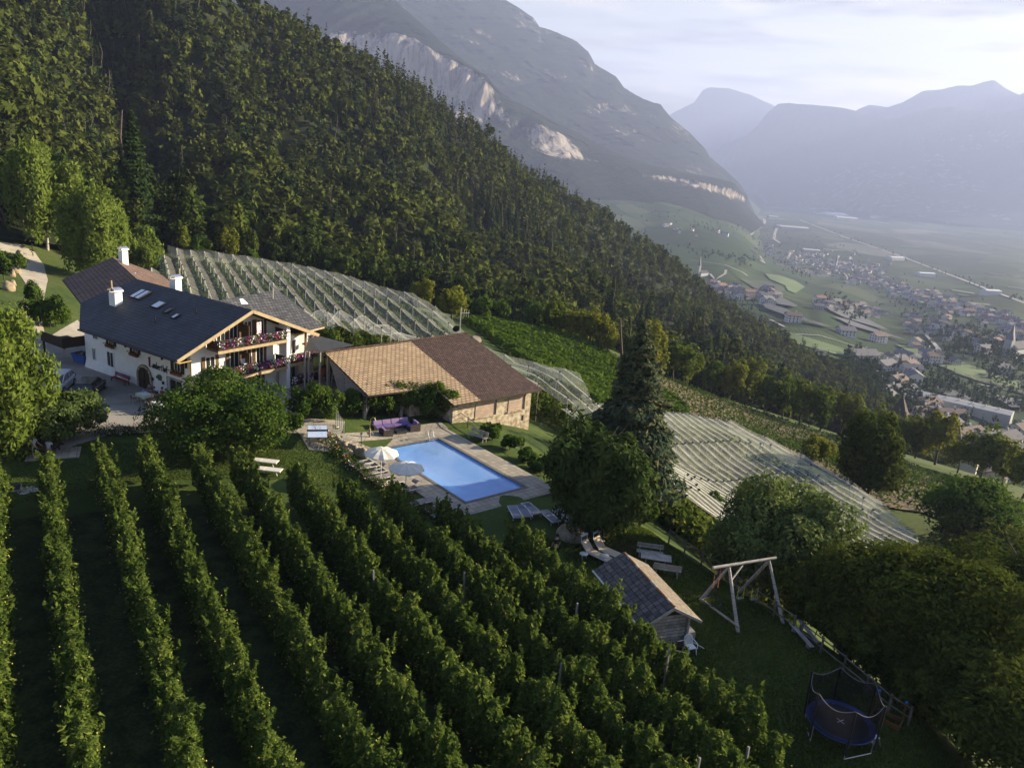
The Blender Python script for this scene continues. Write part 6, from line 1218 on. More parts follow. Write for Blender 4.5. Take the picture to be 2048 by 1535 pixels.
for k in range(20): a, b = 2*math.pi*k/20, 2*math.pi*(k+1)/20; m.tube((math.cos(a)*.5, math.sin(a)*.5, 0), (math.cos(b)*.5, math.sin(b)*.5, 0), .03, n=5)
m.build('ring', M_dmetal, t)
for s in (-1, 1): m = MB(); m.tube((s*.18, 0, h*.42), (s*.18, 0, h), .02, n=5); m.build('rope', M_rope, t); m = MB(); m.tube((s*.18, 0, h*.42), (s*.42, .25, 0), .01, n=4); m.tube((s*.18, 0, h*.42), (s*.42, -.25, 0), .01, n=4); m.build('suspension', M_dmetal, t)
# ================================================================== TRAMPOLINE
tc_ = P(1681, 1441, .72); t = thing('trampoline', 'round trampoline with blue rim pad and black safety net on the lawn', 'trampoline', (tc_[0], tc_[1], gz(tc_[0], tc_[1]))); tz = tc_[2]-t.location.z; R0 = 1.5
M_blue = pm('blue rim pad', (.020, .034, .115), (.03, .05, .16), 3, .6); M_black = pm('black jumping mat', (.012, .012, .014), (.02, .02, .022), 20, .7); M_nets = netmat('black safety net', .6, (.012, .012, .014))
m = MB(); m.lathe([(R0*.80, tz+.01), (R0, tz+.03), (R0, tz-.02)], n=40); m.build('rim_pad', M_blue, t); m = MB(); m.lathe([(0, tz), (R0*.8, tz)], n=40); m.build('mat', M_black, t)
m = MB(); 
for a in (.5, .5+1.57): m.box((0, 0, tz+.006), (.42, .035, .004), rot=Matrix.Rotation(a, 3, 'Z'))
m.build('cross_mark', M_plast, t)
for k in range(6):
    a = 2*math.pi*k/6+.35; x, y = math.cos(a)*R0*1.06, math.sin(a)*R0*1.06; m = MB(); m.tube((x, y, .35), (x*1.03, y*1.03, tz+1.75), .045, n=8); m.build('net_pole', M_black, t)
for k in range(3):
    a0, a1 = 2*math.pi*(2*k)/6+.35, 2*math.pi*(2*k+1)/6+.35; p, q = Vector((math.cos(a0)*R0, math.sin(a0)*R0, 0)), Vector((math.cos(a1)*R0, math.sin(a1)*R0, 0)); m = MB(); m.path([p+Vector((0, 0, tz)), p+Vector((0, 0, .08)), q+Vector((0, 0, .08)), q+Vector((0, 0, tz))], .022, 7); m.build('leg', M_metal, t)
V, F = [], []; n = 60
for k in range(n+1):
    a = 2*math.pi*k/n+.35; ph = (k % 10)/10; sagz = .32*math.sin(math.pi*ph); rr = R0*1.05*(1-.06*math.sin(math.pi*ph)); V += [(math.cos(a)*R0*.98, math.sin(a)*R0*.98, tz), (math.cos(a)*rr, math.sin(a)*rr, tz+1.72-sagz)]
for k in range(n): F.append((2*k, 2*k+2, 2*k+3, 2*k+1))
mobj('safety_net', npmesh('safety_net', np.array(V), np.array(F), M_nets), t); m = MB()
for k in range(n): m.tube(V[2*k+1], V[2*k+3], .014, n=4)
m.build('net_edge_cord', pm('grey cord', (.15, .15, .18)), t)
q = G(1746, 1490); t = thing('step_ladder', 'small grey folding step stool beside the trampoline', 'step ladder', q, .4); m = MB(); m.box((0, 0, .5), (.25, .3, .04)); m.box((-.14, 0, .27), (.16, .3, .03)); m.build('step', M_plast, t)
for s in (-1, 1):
    for e in (-1, 1): m = MB(); m.beam((e*.1, s*.14, .5), (e*.26, s*.17, 0), .035, .03); m.build('leg', M_metal, t)
q = G(1772, 1440); t = thing('seesaw', 'low orange wooden sand box with blue knobs by the rail fence', 'sand box', q, rad(-38)); M_or = pm('orange varnished wood', (.09, .045, .015), (.13, .065, .02), 5, .7); m = MB(); m.box((0, .35, .12), (1.3, .05, .24)); m.box((0, -.35, .12), (1.3, .05, .24)); m.box((-.63, 0, .12), (.05, .7, .24)); m.box((.63, 0, .12), (.05, .7, .24)); m.build('frame', M_or, t)
for s in (-1, 1): m = MB(); m.beam((s*.6, .35, 0), (s*.6, .35, 1.1), .06, .06); m.build('upright', M_or, t); m = MB(); m.ball((s*.6, .35, 1.16), .07, 0, 8); m.build('knob', pm('blue knob', (.03, .12, .5)), t)
t.name = 'sand_box'
# ================================================================== CARS
def car(p, rz, label, paint, wagon=False):
    t = thing('parked_car', label, 'car', p, rz); L_, w = 4.4, 1.76
    # body as lofted cross-sections along x (front +x)
    xs_ = [(-2.2, .62, .35, .80), (-2.1, .72, .22, .98), (-1.5, .84, .20, 1.0), (-.6, .88, .20, .96), (.5, .88, .20, .94), (1.3, .86, .20, .90), (1.95, .80, .22, .78), (2.2, .62, .34, .60)]
    m = MB(); ring = []
    for x, hw_, zb, zt in xs_: ring.append([(x, -hw_, zb+.12), (x, -hw_*.9, zb), (x, hw_*.9, zb), (x, hw_, zb+.12), (x, hw_, zt-.18), (x, hw_*.88, zt), (x, -hw_*.88, zt), (x, -hw_, zt-.18)])
    vs = [q for r in ring for q in r]; F = [(j*8+i, j*8+(i+1) % 8, (j+1)*8+(i+1) % 8, (j+1)*8+i) for j in range(7) for i in range(8)]+[tuple(range(8))[::-1], tuple(range(56, 64))]; m.add(vs, F, 0, False); m.build('body', paint, t, .04)
    cab = [(-2.05, .70, .95), (-1.55 if not wagon else -1.75, .60, 1.42), (.25, .62, 1.46), (1.15, .72, .93)]; m = MB(); vs = []
    for x, hw_, z in cab: vs += [(x, -hw_, z), (x, hw_, z)]
    b0 = [(x, s*.78, .93) for x in (-1.95, 1.1) for s in (-1, 1)]
    m.add(vs, [(0, 1, 3, 2), (4, 5, 7, 6), (0, 2, 4, 6), (1, 7, 5, 3)]); m.build('window', M_glass, t)
    m = MB(); m.add([(cab[1][0]-.08, -.60, 1.44), (cab[1][0]-.08, .60, 1.44), (.3, .62, 1.48), (.3, -.62, 1.48), (cab[1][0]-.08, -.64, 1.38), (cab[1][0]-.08, .64, 1.38), (.3, .66, 1.42), (.3, -.66, 1.42)], [(0, 3, 2, 1), (0, 1, 5, 4), (1, 2, 6, 5), (2, 3, 7, 6), (3, 0, 4, 7)]); 
    for s in (-1, 1): m.beam((.28, s*.63, 1.44), (1.12, s*.73, .95), .06, .06); m.beam((cab[1][0], s*.61, 1.42), (-2.03, s*.71, .96), .09, .07); m.beam((-.65, s*.64, 1.43), (-.65, s*.75, .95), .07, .04)
    m.build('roof', paint, t)
    for x in (-1.38, 1.32):
        for s in (-1, 1): m = MB(); m.tube((x, s*.70, .32), (x, s*.90, .32), .32, n=18); wo2 = m.build('wheel', M_black, t); m = MB(); m.tube((x, s*.895, .32), (x, s*.915, .32), .20, n=12); m.build('rim', M_metal, wo2)
    for s in (-1, 1):
        m = MB(); m.box((2.08, s*.60, .62), (.18, .28, .13)); m.build('headlight', M_sky_glass, t); m = MB(); m.box((-2.14, s*.58, .78), (.10, .34, .15)); m.build('tail_light', pm('red lens', (.35, .02, .01), rough=.2), t); m = MB(); m.box((.85, s*.93, .98), (.14, .18, .12)); m.build('wing_mirror', paint, t)
    m = MB(); m.box((-2.215, 0, .70), (.02, .5, .12)); m.build('number_plate', M_plast, t); m = MB(); m.box((-2.13, 0, .36), (.2, 1.5, .2)); m.build('bumper', paint, t)
    return t
q = G(181, 786); car(q, rad(103), 'dark grey estate car parked beside the white farmhouse wall', pm('dark grey car paint', (.045, .05, .055), rough=.25, metal=.6, spec=.6), True)
q = G(118, 778); car(q, rad(-78), 'silver car parked left of the dark estate, half behind the tree', pm('silver car paint', (.52, .55, .62), rough=.3, metal=.4, spec=.6))
# ================================================================== TABLES, CHAIRS AND PEOPLE
M_cloth = pm('white table cloth', (.68, .68, .72), (.74, .74, .78), 4, .8); M_clothg = pm('pale green under cloth', (.48, .58, .34), (.52, .62, .38), 4, .8); M_cw = pm('brown chair slats', (.14, .07, .045), (.20, .10, .065), 8, .7)
def dining(px, py, rz, label, w=1.25, d=.85):
    q = G(px, py, .76); t = thing('dining_table', label, 'dining table', q, rz); m = MB(); m.box((0, 0, .74), (w, d, .03)); m.build('table_top', M_fascia, t)
    for sx_ in (-1, 1):
        for sy_ in (-1, 1): m = MB(); m.tube((sx_*(w/2-.12), sy_*(d/2-.12), .73), (sx_*(w/2-.1), sy_*(d/2-.1), 0), .02, n=5); m.build('leg', M_metal, t)
    for nm, mt, ro, k, zz in (('green_table_cloth', M_clothg, 0, 1.14, .765), ('white_table_cloth', M_cloth, rad(26), .98, .775)):
        m = MB(); n = 16; top, low = [], []
        for i in range(n):
            a = 2*math.pi*i/n; c, s = math.cos(a), math.sin(a); f = 1/max(abs(c), abs(s)); hx, hy = w/2*k*f*c, d/2*k*f*s; top.append((min(max(hx, -w/2-.02), w/2+.02), min(max(hy, -d/2-.02), d/2+.02), zz)); low.append((top[-1][0]*1.05, top[-1][1]*1.07, zz-.22-(.10 if f > 1.3 else 0)-.03*math.sin(i*5)))
        m.add(top+low, [tuple(range(n))]+[(i, (i+1) % n, n+(i+1) % n, n+i)[::-1] for i in range(n)]); o = m.build(nm, mt); o.location = q; o.rotation_euler = (0, 0, rz+(ro*.0)); tag(o, ('pale green under' if mt is M_clothg else 'white upper')+' cloth on the '+label, 'table cloth')
    return q
dt1 = dining(289, 787, HROT, 'dining table nearer the arched door'); dt2 = dining(323, 805, HROT, 'larger dining table nearer the barred window', 1.6, .95); dt3 = dining(352, 806, HROT, 'dining table at the house corner beside the cherry tree', .9, .8)
for nm, (px, py) in (('carafe', (286, 783)), ('bottle', (324, 797))):
    q = G(px, py, .8); m = MB(); m.lathe([(0, 0), (.05, 0), (.055, .14), (.02, .2), (.022, .28), (0, .28)], n=10); o = m.build(nm, M_glass if nm == 'bottle' else M_sky_glass); o.location = (q[0], q[1], q[2]+.78); tag(o, 'glass carafe on the table nearer the arched door' if nm == 'carafe' else 'dark bottle on the larger table by the window', nm)
for px, py, rz, lab in [(267, 797, 150, 'brown slatted chair at the left end of the first table'), (284, 802, 150, 'brown slatted chair in front of the first table'), (299, 812, 150, 'brown slatted chair left of the larger table'), (307, 817, 150, 'brown slatted chair at the near corner of the larger table'), (357, 812, 120, 'brown slatted chair by the house corner')]:
    q = G(px, py, .4); metal_chair('garden_chair', q, rad(rz), lab, M_metal, 'chairs round the tables in the yard', M_cw)
M_skin = pm('skin', (.48, .29, .20), (.54, .34, .24), 6, .6)
def skinned(name, verts, edges, radii, mat, parent, sub=1, root=0):
    me = bpy.data.meshes.new(name); me.from_pydata([tuple(v) for v in verts], edges, []); me.materials.append(mat); o = mobj(name, me, parent)
    sk = o.modifiers.new('skin', 'SKIN'); sk.use_smooth_shade = True
    if not me.skin_vertices: me.attributes  # layer is made by the modifier
    if not me.skin_vertices:
        import bmesh as _b
        bm = _b.new(); bm.from_mesh(me); bm.verts.layers.skin.verify(); bm.to_mesh(me); bm.free()
    for i, r in enumerate(radii): me.skin_vertices[0].data[i].radius = (r, r)
    me.skin_vertices[0].data[root].use_root = True; o.modifiers.new('sub', 'SUBSURF').levels = sub; o.modifiers['sub'].render_levels = sub; return o
def person(p, rz, label, shirt, trousers, hair, pose='stand', group=None, long_hair=False, arm=(0.25, -0.1), bare_legs=False, lean=0.0):
    t = thing('person', label, 'person', p, rz, group); sit = pose == 'sit'; hz = .50 if sit else .92; fy = -1
    hip = Vector((0, 0, hz)); ch = Vector((0, -lean*.5-.02, hz+.42)); nk = Vector((0, -lean-.01, hz+.56)); hd = Vector((0, -lean-.03, hz+.72))
    V = [hip, hip+Vector((0, -lean*.2, .2)), ch, nk, hd, hd+Vector((0, 0, .09))]; E = [(0, 1), (1, 2), (2, 3), (3, 4), (4, 5)]; Rr = [.125, .115, .125, .05, .088, .07]
    sides = {}
    for s in (-1, 1):
        b0 = len(V); sh = ch+Vector((s*.17, 0, .05)); el = sh+Vector((s*.06, -arm[0]*.35, -.26)) ; wr = el+Vector((-s*.02*(1 if sit else 0), -arm[0]*.9, -.20+arm[1]+.08*sit)); hn = wr+(wr-el).normalized()*.08
        V += [sh, el, wr, hn]; E += [(2, b0), (b0, b0+1), (b0+1, b0+2), (b0+2, b0+3)]; Rr += [.06, .045, .032, .03]; arms = (sh, el, wr)
        dn = (wr-el).normalized()
        for k in range(4): f = len(V); a = hn+Vector((0, (k-1.5)*.018, 0)); V += [a+dn*.035, a+dn*(.07-.008*abs(k-1.4))+Vector((0, 0, -.008))]; E += [(b0+3, f), (f, f+1)]; Rr += [.009, .008]
        f = len(V); V += [wr+dn*.03+Vector((-s*.03, -.02, .0)), wr+dn*.06+Vector((-s*.035, -.035, -.01))]; E += [(b0+2, f), (f, f+1)]; Rr += [.011, .009]
        l0 = len(V); hp = hip+Vector((s*.09, 0, -.05))
        if sit: kn = hip+Vector((s*.12, -.42, 0)); an = Vector((s*.13, -.46, .09)); tf = Vector((s*.13, -.64, .04))
        else: kn = Vector((s*.11, -.03-s*.05, .49)); an = Vector((s*.12, s*.06, .09)); tf = an+Vector((0, -.17, -.05))
        V += [hp, kn, an, tf]; E += [(0, l0), (l0, l0+1), (l0+1, l0+2), (l0+2, l0+3)]; Rr += [.09, .062, .042, .035]; sides[s] = (sh, el, wr, hp, kn, an)
    skinned('body', V, E, Rr, M_skin, t)
    a, b = sides[-1], sides[1]
    skinned('shirt', [hip+Vector((0, 0, .06)), hip+Vector((0, -lean*.2, .22)), ch, ch+Vector((0, 0, .07)), a[0], a[0].lerp(a[1], .75), b[0], b[0].lerp(b[1], .75)], [(0, 1), (1, 2), (2, 3), (2, 4), (4, 5), (2, 6), (6, 7)], [.145, .135, .145, .085, .082, .065, .082, .065], shirt, t)
    e_ = .55 if bare_legs else .93
    skinned('trousers', [hip, hip+Vector((0, 0, .07)), a[3], a[4], a[4].lerp(a[5], e_-.4), b[3], b[4], b[4].lerp(b[5], e_-.4)], [(0, 1), (0, 2), (2, 3), (3, 4), (0, 5), (5, 6), (6, 7)], [.14, .13, .105, .078, .06, .105, .078, .06], trousers, t)
    m = MB(); m.ball(hd+Vector((0, .025, .055)), .108, 0, 10, (.95, 1.0, .98)); 
    if long_hair: m.ball(hd+Vector((0, .07, -.07)), .10, 0, 8, (1, .6, 1.5))
    m.build('hair', hair, t)
    m = MB(); m.ball(hd+Vector((0, -.098, .0)), .018, 0, 6, (.8, 1, 1.2)); m.build('nose', M_skin, t); m = MB()
    for s in (-1, 1): m.ball(hd+Vector((s*.032, -.083, .03)), .011, 0, 6)
    m.build('eyes', M_black, t); m = MB(); m.box(hd+Vector((0, -.086, -.04)), (.04, .01, .008)); m.build('mouth', M_redb, t); m = MB()
    for s in (-1, 1): m.ball(hd+Vector((s*.088, .0, .0)), .022, 0, 6, (.5, 1, 1.3))
    m.build('ears', M_skin, t); return t
def cm(n, c): return pm(n, c, tuple(min(1, x*1.25) for x in c), 8, .85)
MH = cm('brown hair', (.06, .035, .02)); MHd = cm('dark hair', (.02, .016, .012)); MHb = cm('blond hair', (.30, .20, .10))
C_grey = cm('grey cloth', (.10, .10, .11)); C_navy = cm('navy cloth', (.04, .06, .12)); C_red = cm('red brown cloth', (.20, .05, .04)); C_pur = cm('purple cloth', (.12, .05, .18)); C_wh = cm('white cloth', (.55, .56, .62)); C_blk = cm('black cloth', (.015, .015, .018)); C_cream = cm('cream dress', (.55, .50, .40)); C_jean = cm('denim', (.06, .08, .14)); C_blue = cm('dull blue cloth', (.08, .11, .2))
GP = 'guests seated at the yard tables'
for px, py, rz, sh, tr, hr, lh, lab in [(300, 783, -20, C_grey, C_jean, MH, True, 'person with long brown hair in grey seated behind the first table'), (310, 791, -40, C_navy, C_grey, MH, False, 'person in a navy shirt seated between the two tables'),
                                        (304, 806, 140, C_grey, C_blk, MHb, True, 'person with fair hair seated with back to the yard, left of the larger table'), (326, 792, -30, C_red, C_grey, MHd, False, 'person in red brown raising hands behind the larger table'),
                                        (334, 795, -35, C_grey, C_blk, MHd, True, 'person in dark grey seated behind the larger table next to the window'), (341, 801, -60, C_pur, C_jean, MH, False, 'person in a purple top at the right end of the larger table')]:
    q = G(px, py, .5); person(q, rad(rz), lab, sh, tr, hr, 'sit', GP, lh, (.28, .12), lean=.05)
    t = thing('seat_chair', 'slatted chair carrying the ' + ' '.join(lab.split()[:7]), 'chair', q, rad(rz), 'chairs under the seated guests'); t.name = 'garden_chair'; m = MB(); m.box((0, 0, .40), (.44, .42, .04)); m.build('seat', M_cw, t); m = MB(); m.box((0, .22, .72), (.42, .03, .3)); m.build('backrest', M_cw, t)
    for a in (-.2, .2):
        for b in (-.19, .21): m = MB(); m.tube((a, b, .4), (a, b, 0), .014, n=5); m.build('leg', M_metal, t)
q = G(70, 916); person(q, rad(80), 'standing person in white shirt and dark shorts under the left tree', C_wh, C_navy, MHd, 'stand', None, False, (.35, .05), True)
q = G(63, 912); person(q, rad(60), 'person in pale grey standing just left of the one in shorts', C_grey, C_blk, MH, 'stand', None, False, (.1, 0))
q = G(95, 903, .4); pt_ = thing('picnic_table', 'dark wooden picnic table on slabs under the left tree', 'picnic table', G(92, 905), rad(10)); m = MB(); m.box((0, 0, .74), (1.9, .8, .05)); m.build('table_top', M_dwood, pt_)
for s in (-1, 1): m = MB(); m.box((0, s*.75, .44), (1.9, .26, .05)); m.build('bench_seat', M_dwood, pt_); m = MB(); m.box((s*.7, 0, .4), (.08, 1.5, .06)); m.beam((s*.7, -.3, .74), (s*.7, -.6, 0), .08, .06); m.beam((s*.7, .3, .74), (s*.7, .6, 0), .08, .06); m.build('leg', M_dwood, pt_)
q = G(98, 911); person((q[0], q[1], q[2]), rad(190), 'person in a white shirt seated at the picnic table under the left tree', C_wh, C_blue, MHd, 'sit', None, False, (.3, .1), lean=.18)
m = MB(); m.box((0, 0, .04), (3.4, 2.2, .08)); o = m.build('slab_platform', M_slabs); q = G(108, 908); o.location = q; o.rotation_euler = (0, 0, rad(25)); tag(o, 'grey slab platform under the left picnic table', 'platform')
q = G(-3, 940); person(q, rad(-60), 'person in a cream dress walking at the left edge of the photo', C_cream, C_cream, MHb, 'stand', None, True, (.2, 0), True)
q = G(1110, 1118); person(q, rad(200), 'person in black clothes standing on the lawn near the apple rows', C_blk, C_blk, MHd, 'stand', None, False, (.1, 0))
bc = HO+Matrix.Rotation(HROT, 3, 'Z')@Vector((-19.4, -.5, 1.15)); person((bc.x, bc.y, bc.z), HROT, 'dark clothed person sitting on the side terrace left of the house', C_blue, C_blk, MHd, 'sit', None, False, (.3, .1))
# container, plants at the wall, grill
q = G(166, 726); t = thing('waste_container', 'blue open container beside the left corner of the farmhouse', 'container', q, rad(-25)); M_bl = pm('blue paint', (.035, .09, .32), (.05, .12, .40), 4, .5); m = MB()
tp_, bt_ = [(-1.0, -.55, 1.0), (1.0, -.55, 1.0), (1.0, .55, 1.0), (-1.0, .55, 1.0)], [(-.75, -.42, .1), (.75, -.42, .1), (.75, .42, .1), (-.75, .42, .1)]; m.add(tp_+bt_, [(0, 4, 5, 1), (1, 5, 6, 2), (2, 6, 7, 3), (3, 7, 4, 0), (4, 7, 6, 5)]); m.beam((-1, -.56, 1), (1, -.56, 1), .06, .06); m.beam((-1, .56, 1), (1, .56, 1), .06, .06); m.build('tub', M_bl, t)
m = MB()
for k in range(12): m.ball((rng.uniform(-.75, .75), rng.uniform(-.35, .35), .88), .13, 0, 6)
m.build('contents', pm('mixed rubbish', (.25, .2, .12), (.5, .42, .3), 9, .8), t)
q = G(66, 512); t = thing('road_post', 'dark wayside post with a lit lantern beside the road', 'post', q); m = MB(); m.tube((0, 0, 0), (0, 0, 2.1), .07); m.build('pole', M_dmetal, t); m = MB(); m.box((0, 0, 1.0), (.9, .3, .12)); m.build('crossboard', M_dwood, t); m = MB(); m.ball((0, -.2, .75), .16, 0, 8); m.build('lantern', M_fascia, t)
for px, py, lab in ((38, 460, 'white garden table at the wood edge above the road, right one'), (3, 460, 'white garden table at the wood edge above the road, at the photo edge')):
    q = G(px, py, .7); t = thing('white_table', lab, 'garden table', q, .3, 'white tables above the road'); m = MB(); m.box((0, 0, .72), (2.2, .8, .05)); m.build('table_top', M_cloth, t)
    for s in (-1, 1): m = MB(); m.box((s*.8, 0, .35), (.06, .6, .7)); m.build('leg', M_frame, t)
# tractor under the barn roof
q = G(655, 757); t = thing('tractor', 'small red and black tractor parked under the barn roof', 'tractor', q, rad(-105)); M_tr = pm('orange red paint', (.42, .08, .03), (.5, .12, .05), 4, .4); m = MB(); m.box((.7, 0, .95), (1.3, .7, .55)); m.build('bonnet', M_tr, t, .05); m = MB(); m.box((-.45, 0, 1.0), (.9, .8, .4)); m.build('seat_unit', M_black, t); m = MB()
for a in (-.85, -.05):
    for b in (-.4, .4): m.box((a, b, 1.6), (.06, .06, 1.2))
m.box((-.45, 0, 2.2), (1.0, .95, .06)); m.build('roll_frame', M_dmetal, t)
for x, r in ((-.6, .62), (1.0, .40)):
    for s in (-1, 1): m = MB(); m.tube((x, s*.48, r), (x, s*.78, r), r, n=18); w2 = m.build('wheel', M_black, t); m = MB(); m.tube((x, s*.775, r), (x, s*.80, r), r*.5, n=12); m.build('rim', M_tr, w2)
# ================================================================== NEAR TREES
def big(name, kind, px, py, H, R, base, n, leaf, fol, label, cat, seed, z=None, bark=None, asp=1.0, lobes=24, sc=1.0, tr=None, up=0.0, tb=0.0, trH=.8, group=None, dz=0.0):
    q = G(px, py) if z is None else np.array([*P(px, py, z)[:2], z]); q[2] += dz
    me = treemesh(name, kind, H, R, base, n, leaf, fol, seed, bark, asp, lobes, tr, 7, trH, up, tb); return put_tree(name, me, q, label, cat, group, seed*.7, sc)
big('cherry_tree', 'broad', 452, 893, 5.7, 5.6, .15, 30000, .135, 'cherry', 'big round cherry tree standing between the yard and the lawn', 'cherry tree', 11, lobes=46)
big('weeping_tree', 'weep', -8, 905, 10.5, 4.5, 1.0, 26000, .14, 'birch', 'tall drooping light green tree at the left edge by the lawn', 'weeping tree', 12, asp=1.5, lobes=34)
big('rounded_shrub_tree', 'broad', 128, 880, 3.9, 3.9, .2, 15000, .12, 'willow', 'low spreading grey green tree beside the parked cars', 'small tree', 13, lobes=34, asp=1.3, up=1.0, tb=-.15)
big('birch_tree', 'weep', 196, 560, 15.0, 6.2, 3.0, 24000, .22, 'birch', 'large weeping birch rising directly behind the brown roof', 'birch', 14, bark=M_birchbark, asp=1.7, lobes=34, tr=.25)
big('birch_tree', 'weep', 95, 500, 19.0, 6.2, 3.0, 22000, .26, 'birch', 'tall weeping birch left of the one behind the brown roof', 'birch', 15, bark=M_birchbark, asp=1.7, lobes=30, tr=.28)
big('birch_tree', 'weep', 285, 545, 9.0, 4.2, 1.0, 12000, .22, 'birch', 'smaller weeping birch right of the brown roof peak', 'birch', 16, bark=M_birchbark, asp=1.7, lobes=20, tr=.2)
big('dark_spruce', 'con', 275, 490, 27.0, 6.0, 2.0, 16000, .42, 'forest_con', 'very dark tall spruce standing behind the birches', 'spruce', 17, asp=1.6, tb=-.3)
big('blue_spruce', 'con', 1243, 1006, 14.6, 3.9, 4.2, 21000, .19, 'spruce', 'tall blue grey spruce with a brown coned tip rising behind the round pine', 'spruce', 18, asp=1.9, z=-1.0)
big('round_pine', 'broad', 1184, 1068, 8.2, 3.75, .1, 36000, .13, 'pine', 'dense dark rounded pine on the lawn below the pool', 'pine', 19, asp=2.0, lobes=70, up=1.2, z=0.0)
big('willow_tree', 'broad', 1545, 1190, 7.9, 4.9, .2, 46000, .12, 'willow', 'broad silvery green willow behind the swing frame, lit from the right', 'willow', 20, asp=1.5, lobes=60, up=.8, z=-3.2)
big('elder_bush', 'broad', 1425, 1075, 5.0, 2.0, .5, 7000, .12, 'bush', 'dark green bush left of the willow by the net', 'shrub', 21, lobes=14)
big('walnut_tree', 'broad', 1765, 1300, 6.6, 4.6, .3, 42000, .105, 'walnut', 'wide dark walnut tree right of the willow behind the rail fence', 'walnut tree', 22, asp=1.5, lobes=46, z=-1.6)
big('walnut_tree', 'broad', 1890, 1400, 7.4, 4.6, .2, 42000, .105, 'walnut', 'walnut tree standing directly behind the trampoline and lower fence', 'walnut tree', 33, asp=1.5, lobes=46, z=-1.6)
big('walnut_tree', 'broad', 1850, 1260, 5.6, 4.6, .3, 30799, .105, 'walnut', 'walnut tree between the willow and the right edge, above the others', 'walnut tree', 34, asp=1.5, lobes=40, z=-5)
big('walnut_tree', 'broad', 2030, 1340, 9.0, 6.4, .3, 50400, .105, 'walnut', 'largest walnut tree filling the right edge above the trampoline', 'walnut tree', 23, asp=1.5, lobes=50, z=-4)
big('walnut_tree', 'broad', 2030, 1560, 5.5, 4.6, .2, 30799, .105, 'walnut', 'dark walnut crown in the lower right corner', 'walnut tree', 24, asp=1.5, lobes=30, z=-1.5)
big('walnut_tree', 'broad', 1960, 1130, 6.0, 6.0, .5, 18000, .17, 'walnut', 'walnut tree on the slope at the right edge below the net', 'walnut tree', 25, asp=1.5, lobes=34)
big('round_tree', 'broad', 1727, 1000, 12.0, 4.8, 1.0, 20000, .22, 'walnut', 'single round dark tree standing beyond the lower end of the net', 'round tree', 26, lobes=40)
big('dark_tree', 'broad', 1930, 1090, 9.0, 6.5, .5, 16000, .22, 'cherry', 'dark bushy tree behind the lower end of the brown slope', 'broadleaf tree', 27, lobes=36)
big('hazel_bush', 'broad', 1620, 925, 4.5, 3.0, .5, 5000, .2, 'edge', 'small yellow green bush between the net and the brown slope', 'shrub', 28, lobes=12)
big('small_fruit_tree', 'broad', 72, 640, 5.0, 1.7, .6, 5000, .13, 'cherry', 'small dark fruit tree by the road bend', 'fruit tree', 29, lobes=12)
big('roadside_bush', 'broad', 10, 560, 4.5, 2.6, .3, 7000, .15, 'bush', 'leafy bush at the left edge above the road boulders', 'shrub', 30, lobes=14)
big('thuja_bush', 'broad', 18, 690, 3.5, 2.4, .3, 6000, .14, 'birch', 'light green bush at the left edge below the boulders', 'shrub', 31, lobes=14)
big('dark_shrub', 'broad', 100, 655, 4.0, 3.0, .3, 8000, .14, 'cherry', 'dark shrub left of the brown roof beside the path', 'shrub', 32, lobes=16)
for i, (px, py) in enumerate([(1622, 1232), (1668, 1268), (1715, 1303), (1765, 1340), (1812, 1382), (1868, 1428), (1925, 1478), (1580, 1200), (2000, 1480)]):
    big('walnut_scrub', 'broad', px, py, 2.9, 2.3, .1, 9000, .11, 'walnut', ['dark scrub behind the upper log bench planks', 'dark scrub behind the middle of the rail fence', 'dark scrub above the trampoline, left', 'dark scrub above the trampoline, middle', 'dark scrub right above the sand box', 'dark scrub at the lower end of the rail fence', 'dark scrub in the lower right corner below the walnut', 'dark scrub under the right side of the willow', 'dark scrub at the right edge under the largest walnut'][i], 'shrub', 80+i, lobes=14, z=-.8, group='scrub behind the rail fence')
for i, (px, py) in enumerate([(1560, 1205), (1596, 1232), (1632, 1262), (1670, 1292), (1708, 1322), (1746, 1352), (1784, 1384), (1822, 1414), (1860, 1448)]):
    big('fence_side_bush', 'broad', px, py, 1.9, 1.45, .05, 4200, .09, 'walnut', 'low dark bush right behind the rail fence, '+ORD[i]+' of nine from the willow', 'shrub', 120+i, lobes=10, group='low bushes behind the rail fence')
for i, (px, py, H, R, lab) in enumerate([(610, 838, 3.2, 1.6, 'leafy shrub at the foot of the gable pillar'), (650, 838, 3.0, 1.7, 'leafy shrub behind the tennis table'), (705, 832, 2.6, 1.6, 'dark shrub right of the mesh fence'), (750, 832, 3.0, 1.8, 'shrub behind the garden shower'),
                                         (800, 828, 3.8, 2.0, 'tallest arching shrub in front of the beige roof'), (850, 832, 4.0, 2.0, 'tall shrub left of the brick openings behind the sofa'), (900, 838, 3.0, 1.9, 'shrub against the barn corner by the pool paving'), (575, 862, 1.6, 1.3, 'low shrub between the cherry tree and the terrace'),
                                         (985, 880, 1.7, 1.1, 'round green shrub behind the pool bench'), (1020, 900, 1.6, 1.1, 'green shrub below the barn wall beside the rail fence'), (1052, 925, 1.2, 1.0, 'low weedy shrub on the bank beside the fence'), (1080, 942, 1.3, 1.0, 'last low shrub of the bank, next to the round pine'), (1350, 1062, 2.0, 1.6, 'bright green bush between pine and willow'), (1395, 1085, 2.2, 1.6, 'green bush by the start of the rail fence'), (1290, 1045, 2.2, 1.5, 'low green bush right of the pine trunk')]):
    big('garden_shrub', 'broad', px, py, H, R, .15, 4200, .12, 'bush', lab, 'shrub', 50+i, lobes=14, group='shrubs along the garden edge')
